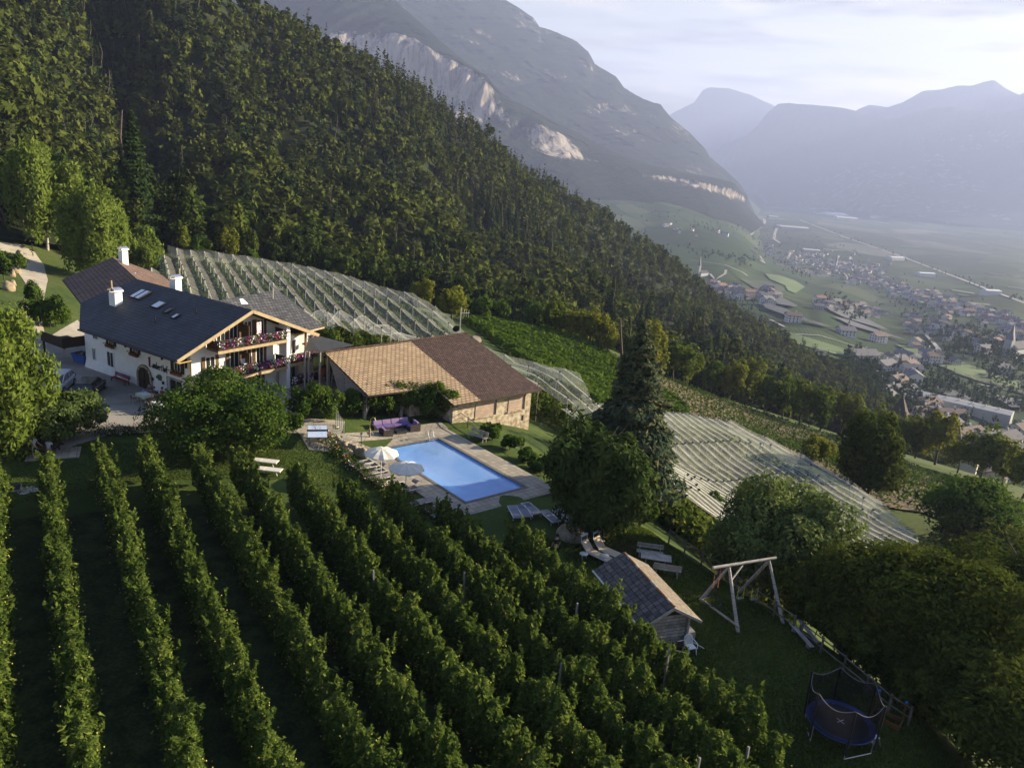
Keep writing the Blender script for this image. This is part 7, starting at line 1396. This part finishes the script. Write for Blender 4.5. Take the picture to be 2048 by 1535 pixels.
# grass blades and fallen leaves on the lawns
def blades(name, poly, n, label, size, mat, hgt):
    r = np.random.default_rng(n); bb = np.array(poly); lo, hi = bb.min(0), bb.max(0); pts = lo+(hi-lo)*r.random((n*2, 2)); ins = np.zeros(len(pts), bool); m_ = len(bb)
    for i in range(m_):
        (x1, y1), (x2, y2) = bb[i], bb[(i+1) % m_]; c_ = ((y1 > pts[:, 1]) != (y2 > pts[:, 1])) & (pts[:, 0] < (x2-x1)*(pts[:, 1]-y1)/(y2-y1+1e-9)+x1); ins ^= c_
    q = pts[ins]-ctr; ins2 = (np.abs(q@ul) > hl+1.8) | (np.abs(q@us) > hs+2.1); pts = pts[ins][ins2][:n]
    C = np.c_[pts, gz_f(pts)+.03+hgt*r.random(len(pts))]; nn = r.normal(size=C.shape)*[1, 1, .5]+[0, 0, .35]
    o = mobj(name, cardmesh(name, C, nn, size*(.5+r.random(len(C))), 1.3, r, mat, tint=np.clip(.15+.5*vnoise(C[:, 0]*.5, C[:, 1]*.5, 5)+.4*r.random(len(C)), 0, 1))); tag(o, label, 'grass', kind='stuff')
FOL['grass'] = leafmat('grass blades', [(0, (.030, .048, .010)), (.5, (.058, .088, .018)), (1, (.12, .14, .035))], .3, 0)
FOL['litter'] = leafmat('fallen leaves', [(0, (.16, .12, .03)), (1, (.30, .24, .06))], .2, 0)
lw = [tuple(G(*q)[:2]) for q in [(1130, 1120), (1120, 1040), (1300, 1060), (1330, 1085), (1580, 1250), (1850, 1440)]]+[(21, 25), (13, 24), (11.5, 27), (9, 33), (6, 38)]
blades('grass', lw, 60000, 'mown grass of the play lawn between cabin, swings and trampoline', .055, FOL['grass'], .05)
lw2 = [tuple(G(*q)[:2]) for q in [(20, 930), (170, 885), (560, 885), (700, 905), (880, 1060), (1100, 1110), (1180, 1180), (1000, 1090), (700, 990), (560, 960), (300, 960), (20, 1010)]]
blades('grass', lw2, 45000, 'mown grass of the upper lawn between courtyard, pool and orchard', .04, FOL['grass'], .03)
blades('fallen_leaves', lw, 260, 'yellow fallen leaves scattered on the play lawn', .05, FOL['litter'], .02)
# flower beds: low shrubs with blossoms
def bed(name, pts, label, h=.55, w=.5, mats=None, seed=0, red=.08):
    r = np.random.default_rng(seed); P3 = [G(a, b) for a, b in pts]; C, T_, MI = [], [], []
    for i in range(len(P3)-1):
        L_ = np.linalg.norm(P3[i+1]-P3[i]); n = int(L_*420); u = r.random(n)[:, None]; c = P3[i]+(P3[i+1]-P3[i])*u; c[:, :2] += r.normal(size=(n, 2))*w*.45; hh = h*(.55+.7*vnoise(c[:, 0]*1.6, c[:, 1]*1.6, seed)); c[:, 2] += hh*r.random(n)**.7; C.append(c)
    C = np.concatenate(C); nn = r.normal(size=C.shape)+[0, 0, .8]; me = cardmesh(name, C, nn, .065*(.6+.8*r.random(len(C))), 1.1, r, FOL['bush']); 
    for mt in (mats or [M_red, M_petal_m, M_petal_w]): me.materials.append(mt)
    mi = np.where(r.random(len(C)) < red, r.integers(1, 1+len(mats or [1, 1, 1]), len(C)), 0); me.polygons.foreach_set('material_index', mi.astype(np.int32)); o = mobj(name, me); tag(o, label, 'flower bed', kind=None); return o
bed('flower_bed', [(185, 872), (240, 868), (290, 866), (330, 870)], 'low green bed with red and pink flowers along the yard edge', .8, .8, seed=1, red=.10)
bed('flower_bed', [(640, 872), (655, 885), (668, 900), (680, 915), (700, 925)], 'flower bed with orange red roses above the stone wall', .8, .7, seed=2, red=.14)
bed('flower_bed', [(700, 928), (720, 945), (745, 965), (775, 985), (800, 995)], 'rose bed behind the upper row of loungers', .7, .6, seed=3, red=.12)
bed('flower_bed', [(815, 1005), (850, 1025), (885, 1040), (915, 1050)], 'dark red rose bed along the apple trees by the pool corner', .6, .6, [M_petal_m, M_redb], 4, .12)
bed('flower_bed', [(1060, 1075), (1090, 1090), (1115, 1096)], 'low bed with dark red flowers near the apple row ends', .4, .5, [M_redb], 5, .08)
M_mulch = groundmat('bark mulch', [(.36, (.030, .020, .014)), (.6, (.06, .042, .03))], 1.0, 9)
q = G(1212, 1080); sheet('mulch_bed', [(q[0]+math.cos(a)*2.3, q[1]+math.sin(a)*1.7) for a in np.linspace(0, 6.28, 20)[:-1]], M_mulch, .05)
# ================================================================== WOODLAND EDGE
ET = [treemesh('edge tree', 'broad', 9+i % 3, 3.6+.4*(i % 2), .8, 2600, .34, 'edge', 700+i, lobes=18) for i in range(5)]
ED = [treemesh('edge bush', 'broad', 6+i % 2, 3.2, .3, 1800, .32, 'bush', 720+i, lobes=14) for i in range(3)]
edge = [(365, 500, 1), (400, 505, 0), (452, 512, 1), (505, 522, 0), (560, 530, 1), (610, 532, 0), (655, 540, 1), (700, 555, 0), (745, 562, 0), (790, 578, 1), (812, 590, 1), (845, 606, 1), (880, 622, 0), (905, 636, 1), (960, 640, 0), (1005, 645, 0), (1060, 655, 0), (1100, 665, 1), (1140, 675, 1), (1180, 690, 1), (1215, 705, 1), (1260, 722, 0),
        (1300, 738, 1), (1345, 752, 1), (1372, 760, 1), (1420, 778, 1), (1455, 790, 1), (1490, 800, 1), (1530, 812, 1), (1565, 822, 1), (1600, 838, 1), (1640, 850, 1), (1680, 858, 1), (1712, 866, 1), (1750, 880, 1), (1790, 898, 1), (1830, 905, 1), (1870, 918, 1), (1915, 935, 1), (1960, 948, 1), (2005, 965, 1), (2045, 985, 1), (2090, 1000, 1)]
EC = {}
for i, (px, py, b) in enumerate(edge):
    q = G(px, py+8); me = (ET if b else ED)[i % (5 if b else 3)]; hx = float(np.linalg.norm(q-[0, 0, CAMZ])); side = 'above the hail net' if px < 900 else ('above the bright vineyard' if px < 1300 else 'along the brown vine slope')
    s = (.62 if px < 900 else .8 if px < 1300 else 1.0)*(0.85+.35*rng.random())
    put_tree('edge_tree' if b else 'edge_bush', me, q, ('yellow green bushy tree ' if b else 'dark green bush ')+side+', '+ORD[EC.setdefault((b, side), [0])[0]]+' of them from the left', 'broadleaf tree' if b else 'shrub', ('bright trees ' if b else 'dark bushes ')+side, float(rng.random()*6.28), float(s)); EC[(b, side)][0] += 1
# ================================================================== VALLEY: ROADS, FIELDS, VILLAGES
rv = np.random.default_rng(44)
M_road = pm('pale road', (.20, .195, .185), (.27, .26, .25), .02, .9)
def VS(px, py): return VG(px, py)
def strip(name, pts, w, mat, label=None, lift=.8, kind='structure', step=12):
    P3 = []
    for (a, b), (c, d) in zip(pts[:-1], pts[1:]):
        n = max(2, int(math.hypot(c-a, d-b)/step)+1)
        for k in range(n): P3.append(VS(a+(c-a)*k/n, b+(d-b)*k/n))
    P3.append(VS(*pts[-1])); P3 = np.array(P3); T = np.gradient(P3, axis=0)[:, :2]; T /= np.linalg.norm(T, axis=1, keepdims=True); N_ = np.stack([-T[:, 1], T[:, 0], np.zeros(len(T))], 1); k = len(P3)
    w = w*.62
    V = np.concatenate([P3+N_*w/2+[0, 0, lift], P3-N_*w/2+[0, 0, lift]]); i = np.arange(k-1); o = mobj(name, npmesh(name, V, np.stack([i, i+1, k+i+1, k+i], 1), mat, smooth=True)); tag(o, label, kind=kind); return o
for pts, w in [([(1500, 470), (1506, 462), (1520, 455), (1530, 444), (1528, 438)], 26), ([(1560, 486), (1548, 478), (1550, 466), (1556, 450)], 18), ([(1440, 600), (1452, 622), (1470, 640), (1500, 652), (1560, 672), (1620, 690)], 7), ([(1745, 738), (1765, 752), (1778, 760), (1795, 790), (1830, 810), (1880, 840)], 6),
               ([(1850, 668), (1870, 690), (1878, 700)], 7), ([(1540, 640), (1570, 655)], 6), ([(1420, 548), (1430, 560), (1450, 548), (1452, 540)], 7), ([(1380, 520), (1450, 530), (1485, 545), (1495, 552)], 6), ([(1500, 500), (1520, 512), (1530, 528), (1520, 520)], 7), ([(1830, 830), (1880, 850), (1940, 880), (2048, 920)], 9),
               ([(1600, 440), (1700, 478), (1800, 512), (1900, 550), (2000, 588), (2100, 625)], 17), ([(1760, 560), (1850, 590), (1950, 625), (2080, 668)], 14), ([(1580, 668), (1640, 672), (1700, 690), (1790, 715), (1850, 728)], 5), ([(1960, 770), (2010, 780), (2060, 790)], 5)]:
    strip('road', pts, w, M_road)
M_fnet = pm('distant grey net', (.036, .042, .050), (.06, .068, .076), .05, .8); M_fdark = pm('distant dark orchard', (.016, .028, .014), (.03, .045, .02), .03, .95); M_flight = pm('distant light vineyard', (.05, .09, .025), (.075, .12, .035), .02, .95)
def field(px, mat, label, lift=1.0, name='field', kind='structure'):
    pts = [VS(*p) for p in px]; import mathutils
    n = len(pts); m = MB(); c = sum(pts)/n; ring = []
    ctr_px = np.mean(np.array(px, float), axis=0); K = 5; V = []
    dense = []
    for i in range(n):
        a, b = np.array(px[i], float), np.array(px[(i+1) % n], float)
        for k in range(4): dense.append(a+(b-a)*k/4)
    for j in range(K+1): V += [tuple(VS(*(q+(ctr_px-q)*j/K))+np.array([0, 0, lift])) for q in dense]
    D_ = len(dense); F = [(j*D_+i, j*D_+(i+1) % D_, (j+1)*D_+(i+1) % D_, (j+1)*D_+i) for j in range(K) for i in range(D_)]; m.add(V, F, 0, True); o = m.build(name, mat)
    tag(o, kind=kind); return o
field([(1866, 778), (1890, 782), (1940, 800), (1985, 824), (2003, 832), (1985, 836), (1960, 832), (1900, 802), (1880, 790)], M_fnet, '', 3)
field([(1965, 790), (2010, 800), (2055, 808), (2055, 822), (2020, 821), (1990, 802)], M_fnet, '', 3)
field([(1530, 590), (1560, 597), (1595, 615), (1590, 618), (1555, 612), (1535, 602)], M_fnet, '', 3); field([(1522, 608), (1560, 618), (1630, 650), (1670, 660), (1640, 655), (1570, 635), (1530, 620)], M_fnet, '', 3)
field([(1640, 608), (1690, 620), (1730, 640), (1780, 665), (1740, 655), (1690, 640), (1660, 625)], M_fnet, '', 3); field([(1665, 636), (1700, 645), (1800, 680), (1815, 686), (1760, 672), (1700, 655)], M_fnet, '', 3)
field([(1480, 560), (1530, 563), (1565, 576), (1570, 582), (1550, 590), (1520, 585), (1500, 572)], M_fdark, '', 1.5); field([(1530, 548), (1560, 552), (1590, 562), (1610, 575), (1590, 588), (1575, 582), (1570, 572), (1540, 560)], M_flight, '', 1.5)
field([(1470, 648), (1540, 655), (1600, 672), (1690, 700), (1760, 720), (1800, 735), (1740, 728), (1650, 705), (1560, 680), (1500, 668)], M_flight, '', 1.2); field([(1660, 720), (1700, 728), (1740, 745), (1775, 770), (1745, 780), (1700, 768), (1680, 742)], M_fdark, '', 1.2)
field([(1790, 690), (1850, 700), (1950, 735), (2040, 765), (2040, 780), (1950, 762), (1850, 722)], M_flight, '', 1.2); field([(1900, 745), (1960, 765), (2048, 790), (2048, 785), (1990, 760)], M_fdark, '', 1.2)
for k in range(46):      # pale and dark strips on the valley floor
    px, py = rv.uniform(1560, 2060), rv.uniform(405, 610)
    if py > 405+(px-1500)*.42+60: continue
    w, sl_ = rv.uniform(14, 60), .12+rv.normal()*.03; h = rv.uniform(.8, 2.4)*(py-370)/110
    field([(px, py), (px+w, py+w*sl_), (px+w+3, py+w*sl_+h), (px+3, py+h)], [M_fnet, M_fdark, M_fdark, M_flight][int(rv.integers(0, 4))], '', 1.5)
# houses ----------------------------------------------------------
WALLS = [pm('house plaster '+n, c, tuple(x*1.08 for x in c), .5, .9) for n, c in (('white', (.58, .57, .55)), ('cream', (.48, .44, .35)), ('grey', (.34, .34, .33)))]
RFS = [pm('house roof '+n, c, tuple(x*1.4 for x in c), .8, .9) for n, c in (('grey', (.12, .115, .12)), ('brown', (.13, .095, .08)), ('dark', (.07, .065, .068)), ('red', (.17, .10, .08)))]
def house_mesh(L_, w, h, wall, roof, seed):
    r = random.Random(seed); m = MB(); rh = w*.24; m.prism([(-L_/2, -w/2, -6), (-L_/2, w/2, -6), (-L_/2, w/2, h), (-L_/2, 0, h+rh), (-L_/2, -w/2, h)], (L_, 0, 0), 0)
    for s in (-1, 1): m.add([(-L_/2-.8, 0, h+rh+.25), (L_/2+.8, 0, h+rh+.25), (L_/2+.8, s*(w/2+1), h-.45), (-L_/2-.8, s*(w/2+1), h-.45), (-L_/2-.8, 0, h+rh), (L_/2+.8, 0, h+rh), (L_/2+.8, s*(w/2+1), h-.7), (-L_/2-.8, s*(w/2+1), h-.7)], [(0, 1, 2, 3), (7, 6, 5, 4), (3, 2, 6, 7), (0, 3, 7, 4), (1, 5, 6, 2)], 1)
    for fl_ in range(int(h/2.9)):
        z = 1.6+fl_*2.9
        for k in range(int(L_/3)):
            for s in (-1, 1): m.box((-L_/2+1.5+k*3, s*w/2, z), (1.0, .12, 1.3), 2)
        for k in range(int(w/3)):
            for s in (-1, 1): m.box((s*L_/2, -w/2+1.8+k*3, z), (.12, 1.0, 1.3), 2)
    m.box((r.uniform(-L_/4, L_/4), w*.15, h+rh), (.8, .8, 1.8), 0)
    return m.mesh('house', [wall, roof, M_glass])
HM = []
for i in range(14):
    r = random.Random(i); HM.append(house_mesh(r.uniform(11, 19), r.uniform(9, 12.5), r.choice([5.8, 6.2, 8.6, 9.0]), WALLS[[0, 0, 1, 0, 2][i % 5]], RFS[[0, 1, 0, 2, 1, 0, 3][i % 7]], i))
cand = []
def cluster(n, pts, sx_, sy_, group, label, smin=.58, smax=.92):
    for k in range(n):
        i = rv.integers(0, len(pts)-1) if len(pts) > 1 else 0; a = np.array(pts[i], float); b = np.array(pts[min(i+1, len(pts)-1)], float); q = a+(b-a)*rv.random()+rv.normal(size=2)*[sx_, sy_]
        cand.append((q[0], q[1], group, label, rv.uniform(smin, smax)))
T1 = ('houses of the main valley town', 'pale house among the crowded roofs of the main valley town')
cluster(190, [(1580, 512), (1660, 535), (1740, 555), (1700, 530)], 26, 9, *T1); cluster(90, [(1740, 560), (1830, 590), (1900, 615)], 18, 8, *T1); cluster(60, [(1900, 615), (1990, 640), (2050, 668)], 16, 8, *T1)
cluster(30, [(1530, 498), (1570, 505), (1620, 515)], 14, 4, *T1); cluster(45, [(1640, 610), (1720, 620), (1760, 632)], 10, 4, 'houses below the valley town', 'small house in the thin row below the valley town')
cluster(40, [(1800, 640), (1860, 655), (1920, 672), (2000, 690)], 14, 7, 'houses of the right valley hamlet', 'house of the hamlet between town and vineyards at the right'); cluster(36, [(1370, 560), (1420, 575), (1460, 590), (1500, 592)], 14, 6, 'houses of the slope village', 'house of the little village on the slope by the church')
cluster(14, [(1540, 590), (1530, 605)], 10, 4, 'houses of the slope village', 'house of the little village on the slope by the church', .8, 1.0); cluster(12, [(1290, 436), (1345, 460), (1430, 470), (1480, 490)], 8, 3, 'far farms on the upper slope', 'tiny pale farm on the green slope under the mountain')
cluster(30, [(1800, 420), (1900, 432), (1960, 440)], 20, 4, 'houses at the far valley side', 'tiny pale house at the foot of the far mountain'); cluster(16, [(1740, 715), (1840, 740), (1880, 690)], 30, 12, 'scattered farms in the vineyards', 'lone white farm among the green vineyards')
V2_ = ('houses of the near roadside village', 'white walled house with broad roof in the roadside village below')
near_h = []
for (px, py, s, rz, k, lab) in [(1722, 716, 1.5, .3, 0, 'long white gabled house at the upper end of the village road'), (1768, 735, 1.1, .9, 3, 'tall white house right of the long gabled one'), (1815, 740, 1.0, .4, 1, 'white house with flat annex above the village'), (1790, 768, 1.1, .8, 6, 'white house at the bend of the village road'),
                                (1825, 762, .95, 1.2, 0, 'cream house with bright gable beside the bend'), (1780, 786, 1.0, .3, 8, 'brown roofed house left of the village street'), (1812, 784, .9, .6, 10, 'small house with red roof above the street'), (1770, 800, 1.0, .5, 5, 'grey roofed house at the left end of the village'),
                                (1800, 806, .9, .4, 3, 'grey roofed house in the middle of the cluster'), (1850, 812, 1.0, .2, 1, 'brown roofed house beside the white greenhouse'), (1842, 832, 1.0, .5, 9, 'dark roofed house below the greenhouse'), (1872, 834, 1.0, 1.0, 2, 'white gabled house below the greenhouse'),
                                (1896, 838, 1.1, .3, 4, 'brown roofed house at the greenhouse end'), (1820, 850, 1.1, .4, 7, 'grey roofed house behind the pointed towers'), (1885, 864, 1.1, .4, 0, 'white house with twin chimneys right of the towers'), (1930, 880, 1.2, .3, 9, 'dark roofed row house below the road'),
                                (1975, 893, 1.0, .3, 12, 'yellow gabled house near the road'), (2005, 898, 1.2, .3, 2, 'dark roofed house with trees in front'), (1905, 905, .9, .5, 3, 'house with metal roof beside the tower wing'), (1935, 918, 1.0, .6, 12, 'pale green house by the lower street'),
                                (1975, 935, 1.1, .4, 1, 'wide brown roofed house at the lower right'), (2015, 930, 1.3, .3, 8, 'largest brown roofed house at the right edge'), (2040, 955, 1.1, .3, 4, 'brown roofed house cut by the right edge'), (1998, 958, .8, .6, 6, 'small white house under the big brown roof'),
                                (2038, 865, 1.0, .3, 1, 'white house with brown roof on the meadow at the right edge'), (1625, 725, 1.1, -.3, 0, 'white building right at the end of the forest ridge'), (1640, 733, .8, -.2, 5, 'flat roofed house below the one at the forest end'), (1835, 722, .8, .5, 3, 'white villa alone above the village in the vines'),
                                (1690, 666, 1.3, .1, 5, 'long white farmhouse alone in the vineyards'), (1755, 680, 1.0, .3, 1, 'brown roofed farmhouse alone in the vineyards'), (1585, 640, 1.0, .3, 1, 'small farm on the slope below the grey nets'), (2000, 740, 1.0, .3, 3, 'white house far right above the dark trees'), (1965, 705, 1.0, .5, 0, 'pale house in the vineyards at the right')]:
    q = VS(px, py+4); near_h.append((px, py)); r = random.Random(px); L_, w, h = r.uniform(12, 17)*s, r.uniform(9, 11)*s, [5.8, 8.4][px % 2]*min(s, 1.15); t = thing('village_house', lab, 'house', q, rz+rv.normal()*.2, V2_[0]); wm, rm = WALLS[[0, 0, 1, 0][k % 4]], RFS[[0, 1, 2, 0, 1][k % 5]]; rh = w*.22
    m = MB(); m.prism([(-L_/2, -w/2, -8), (-L_/2, w/2, -8), (-L_/2, w/2, h), (-L_/2, 0, h+rh), (-L_/2, -w/2, h)], (L_, 0, 0)); m.build('wall', wm, t); m = MB()
    for s_ in (-1, 1): m.add([(-L_/2-1, 0, h+rh+.3), (L_/2+1, 0, h+rh+.3), (L_/2+1, s_*(w/2+1.2), h-.5), (-L_/2-1, s_*(w/2+1.2), h-.5), (-L_/2-1, 0, h+rh), (L_/2+1, 0, h+rh), (L_/2+1, s_*(w/2+1.2), h-.8), (-L_/2-1, s_*(w/2+1.2), h-.8)], [(0, 1, 2, 3), (7, 6, 5, 4), (3, 2, 6, 7), (0, 3, 7, 4), (1, 5, 6, 2)])
    ro = m.build('roof', rm, t); m = MB(); m.box((L_*.2, w*.15, h+rh), (.9, .9, 2.2)); m.build('chimney', wm, ro)
    for fl_ in range(int(h/2.8)):
        for kk in range(int(w/3.2)):
            for s_ in (-1, 1): m = MB(); m.box((s_*L_/2, -w/2+2+kk*3.2, 1.7+fl_*2.8), (.14, 1.1, 1.5)); m.build('window', M_glass, t)
        for kk in range(int(L_/4)): m = MB(); m.box((-L_/2+2.2+kk*4, -w/2, 1.7+fl_*2.8), (1.2, .14, 1.5)); m.build('window', M_glass, t)
used = [(a, b) for a, b in near_h]; placed = []
for c in cand:
    if any(abs(c[0]-u[0]) < 9 and abs(c[1]-u[1]) < 5 for u in near_h): continue
    placed.append(c)
placed.sort(key=lambda c: np.linalg.norm(VS(c[0], c[1]))); restH = MB()
for i, (px, py, grp, lab, s) in enumerate(placed):
    q = VS(px, py); me = HM[int(rv.integers(0, len(HM)))]
    if i < 265:
        o = mobj('house', me); o.location = q; o.rotation_euler = (0, 0, float(rv.choice([.3, 1.87])+rv.normal()*.25)); o.scale = (s,)*3; tag(o, lab, 'house', grp)
    else:
        a = float(rv.random()*3); c_, s_ = math.cos(a)*s, math.sin(a)*s; vs = [(v_.co.x*c_-v_.co.y*s_+q[0], v_.co.x*s_+v_.co.y*c_+q[1], v_.co.z*s+q[2]) for v_ in me.vertices]; off = {me.materials[0].name: 0}
        base = {WALLS[0].name: 0, WALLS[1].name: 1, WALLS[2].name: 2}; rb = {r_.name: 3+k for k, r_ in enumerate(RFS)}
        b0 = len(restH.v); restH.v += vs
        for p in me.polygons: restH.f.append(tuple(b0+v_ for v_ in p.vertices)); restH.m.append([base[me.materials[0].name], rb[me.materials[1].name], 7][p.material_index]); restH.sm.append(False)
if restH.v: tag(restH.build('distant_houses', WALLS+RFS+[M_glass]), 'farthest tiny houses of the valley settlements seen through the haze', 'houses', kind='stuff')
def church(px, py, label, s=1.0, th=30, rz=.6):
    q = VS(px, py); t = thing('church', label, 'church', q, rz); t.scale = (s,)*3; m = MB(); m.prism([(-10, -5, -6), (-10, 5, -6), (-10, 5, 8), (-10, 0, 11), (-10, -5, 8)], (20, 0, 0)); m.build('nave', WALLS[0], t); m = MB()
    for s_ in (-1, 1): m.add([(-10.5, 0, 11.6), (10.5, 0, 11.6), (10.5, s_*6, 7.6), (-10.5, s_*6, 7.6)], [(0, 1, 2, 3), (3, 2, 1, 0)])
    m.build('roof', RFS[2], t); m = MB(); m.box((-12.5, 0, th*.3-3), (5, 5, th*.6+6)); m.build('tower', WALLS[2], t); m = MB(); m.tube((-12.5, 0, th*.6), (-12.5, 0, th*1.15), 3.4, .1, 4); m.build('spire', RFS[0], t)
church(1405, 552, 'pale church with a thin pointed spire in the slope village', .85, 34); church(1676, 538, 'church tower with a round cap standing in the valley town', 1.1, 34); church(2028, 712, 'large dark church like building at the right edge of the valley', 1.4, 22)
def hall(px, py, L_, w, h, rz, mat, label, name='hall', cat='hall', grp=None):
    q = VS(px, py); m = MB(); m.prism([(-L_/2, -w/2, -5), (-L_/2, w/2, -5), (-L_/2, w/2, h), (-L_/2, 0, h+w*.1), (-L_/2, -w/2, h)], (L_, 0, 0)); n = int(w/6)+1
    for k in range(int(L_/8)): m.box((-L_/2+4+k*8, 0, h+w*.1), (.5, w*.3, .3), 1)
    o = m.build(name, [mat, M_conc]); o.location = q; o.rotation_euler = (0, 0, rz); tag(o, label, cat, grp)
hall(1908, 815, 68, 15, 5, rad(-38), WALLS[2], 'long white greenhouse beside the brown roofed houses', 'greenhouse', 'greenhouse')
for i, (px, py, L_, w) in enumerate([(1585, 458, 150, 60), (1562, 456, 60, 50), (1590, 406, 200, 90), (1620, 412, 180, 90), (1645, 420, 200, 110), (1665, 430, 220, 120), (1690, 438, 160, 90), (1570, 404, 140, 60), (1760, 436, 150, 70), (1545, 436, 60, 40), (1850, 553, 50, 20), (1790, 520, 60, 24), (1620, 505, 60, 30), (1980, 590, 36, 18)]):
    hall(px, py, L_, w, 10, rad(5+10*(i % 3)), WALLS[0] if i % 3 else WALLS[2], ['wide white factory hall standing alone in the plain', 'smaller white hall left of the lone factory', 'far factory hall at the top of the industrial strip', 'far factory hall, second of the industrial strip', 'big factory hall in the middle of the industrial strip', 'factory hall right of the middle of the industrial strip', 'factory hall at the right end of the industrial strip', 'small far hall left of the industrial strip', 'pale hall on the plain right of the industrial strip', 'little hall near the valley road bend', 'long pale hall right of the valley town', 'pale hall behind the valley town', 'small hall at the left of the valley town', 'white hall at the right by the railway line'][i], 'factory_hall', 'factory hall', 'pale halls on the valley floor')
# turreted villa below the wood edge
q = Dp(1800, 862, 400); t = thing('turreted_villa', 'old villa with two steep dark pointed tower roofs behind the trees', 'villa', q, rad(-35)); M_drf = pm('dark brown shingle', (.035, .024, .020), (.075, .05, .04), 3, .9)
for x, y, w, h, rh in ((-2, 0, 8.5, 5, 13), (22, 0, 5.5, 2, 10), (6, 3, 2.6, 4, 6), (-9, 2, 2.4, 2, 6)):
    m = MB(); m.box((x, y, h/2-5), (w, w, h+10)); tw2 = m.build('tower', WALLS[1], t); m = MB(); m.tube((x, y, h), (x, y, h+rh*.78), w*.80, w*.12, 4, sm=False); m.tube((x, y, h+rh*.78), (x, y, h+rh), w*.10, .05, 4); m.build('tower_roof', M_drf, tw2)
m = MB(); m.box((14, 0, -6), (38, 9, 12)); m.build('wall', WALLS[1], t); m = MB()
for s_ in (-1, 1): m.add([(-4, 0, 5.5), (46, 0, 3.5), (46, s_*6.5, -.8), (-4, s_*6.5, -.5)], [(0, 1, 2, 3), (3, 2, 1, 0)])
m.build('roof', M_drf, t)
q = Dp(1888, 896, 360); m = MB(); m.tube((0, 0, -8), (0, 0, 6), .12); m.add([(0, .1, 6), (1.4, .1, 6), (1.4, .1, -2), (0, .1, -2)], [(0, 1, 2, 3)], 1); m.add([(0, .12, 6), (.7, .12, 6), (.7, .12, -2), (0, .12, -2)], [(0, 1, 2, 3)], 2); o = m.build('flag', [M_metal, cm('yellow cloth', (.6, .4, .03)), cm('blue flag cloth', (.05, .12, .4))]); o.location = q; tag(o, 'long yellow and blue flag hanging beside the villa roof', 'flag')
# tree groups in the valley ---------------------------------------
tv = []
def grove(n, pts, sx_, sy_, smin=.6, smax=1.1, con=.15):
    for k in range(n):
        i = rv.integers(0, max(1, len(pts)-1)); a = np.array(pts[i], float); b = np.array(pts[min(i+1, len(pts)-1)], float); q = a+(b-a)*rv.random()+rv.normal(size=2)*[sx_, sy_]; tv.append((VS(q[0], q[1]), float(rv.random()*6.28), float(rv.uniform(smin, smax)), 1 if rv.random() < con else 0, float(rv.random()*.5)))
grove(60, [(1640, 600), (1690, 618), (1720, 640)], 14, 8); grove(70, [(1340, 500), (1420, 510), (1480, 525), (1500, 520)], 14, 5); grove(60, [(1500, 470), (1540, 510), (1580, 540), (1620, 560)], 8, 5); grove(220, [(1690, 735), (1730, 765), (1740, 790), (1790, 840)], 16, 12, .8, 1.2); grove(160, [(1840, 745), (1880, 775), (1960, 800), (2040, 830)], 26, 14, .5, .9)
grove(260, [(1780, 780), (1840, 820), (1900, 870), (1980, 900), (2040, 930)], 24, 16, .5, .95); grove(170, [(1780, 600), (1860, 640), (1950, 670), (2040, 700)], 24, 14, .5, .9); grove(80, [(1600, 440), (1750, 495), (1900, 550), (2050, 605)], 6, 2, .6, 1.1); grove(220, [(1600, 520), (1700, 545), (1800, 580), (1950, 630)], 30, 8, .5, .8); grove(150, [(1870, 660), (1960, 700), (2048, 740)], 26, 16, .7, 1.2)
grove(50, [(1280, 420), (1400, 450), (1480, 470)], 20, 6, .6, 1); grove(70, [(1360, 565), (1440, 590), (1500, 610)], 16, 8, .4, .8); grove(40, [(1950, 690), (2040, 760)], 10, 30, .8, 1.3); grove(60, [(1740, 430), (1850, 440), (2040, 470)], 40, 6, .8, 1.3); grove(70, [(1560, 480), (1700, 520), (1500, 450)], 30, 10, .6, 1)
far_ = mobj('valley_trees', batch(tv, 'valley_trees', 60)); tag(far_, 'scattered groves and hedgerows between the villages of the valley', 'trees', kind='stuff')
for px, py, lab in ((1922, 800, 'thin dark cypress beside the grey net field'), (1940, 812, 'small dark conifer at the edge of the grey net field'), (1985, 740, 'tall dark conifer alone in the right vineyards'), (1797, 735, 'slim dark cypress between the white village houses')):
    put_tree('cypress', treemesh('cypress', 'con', 15, 1.7, .3, 500, .5, 'forest_con', int(px), tintb=-.2), VS(px, py), lab, 'cypress')
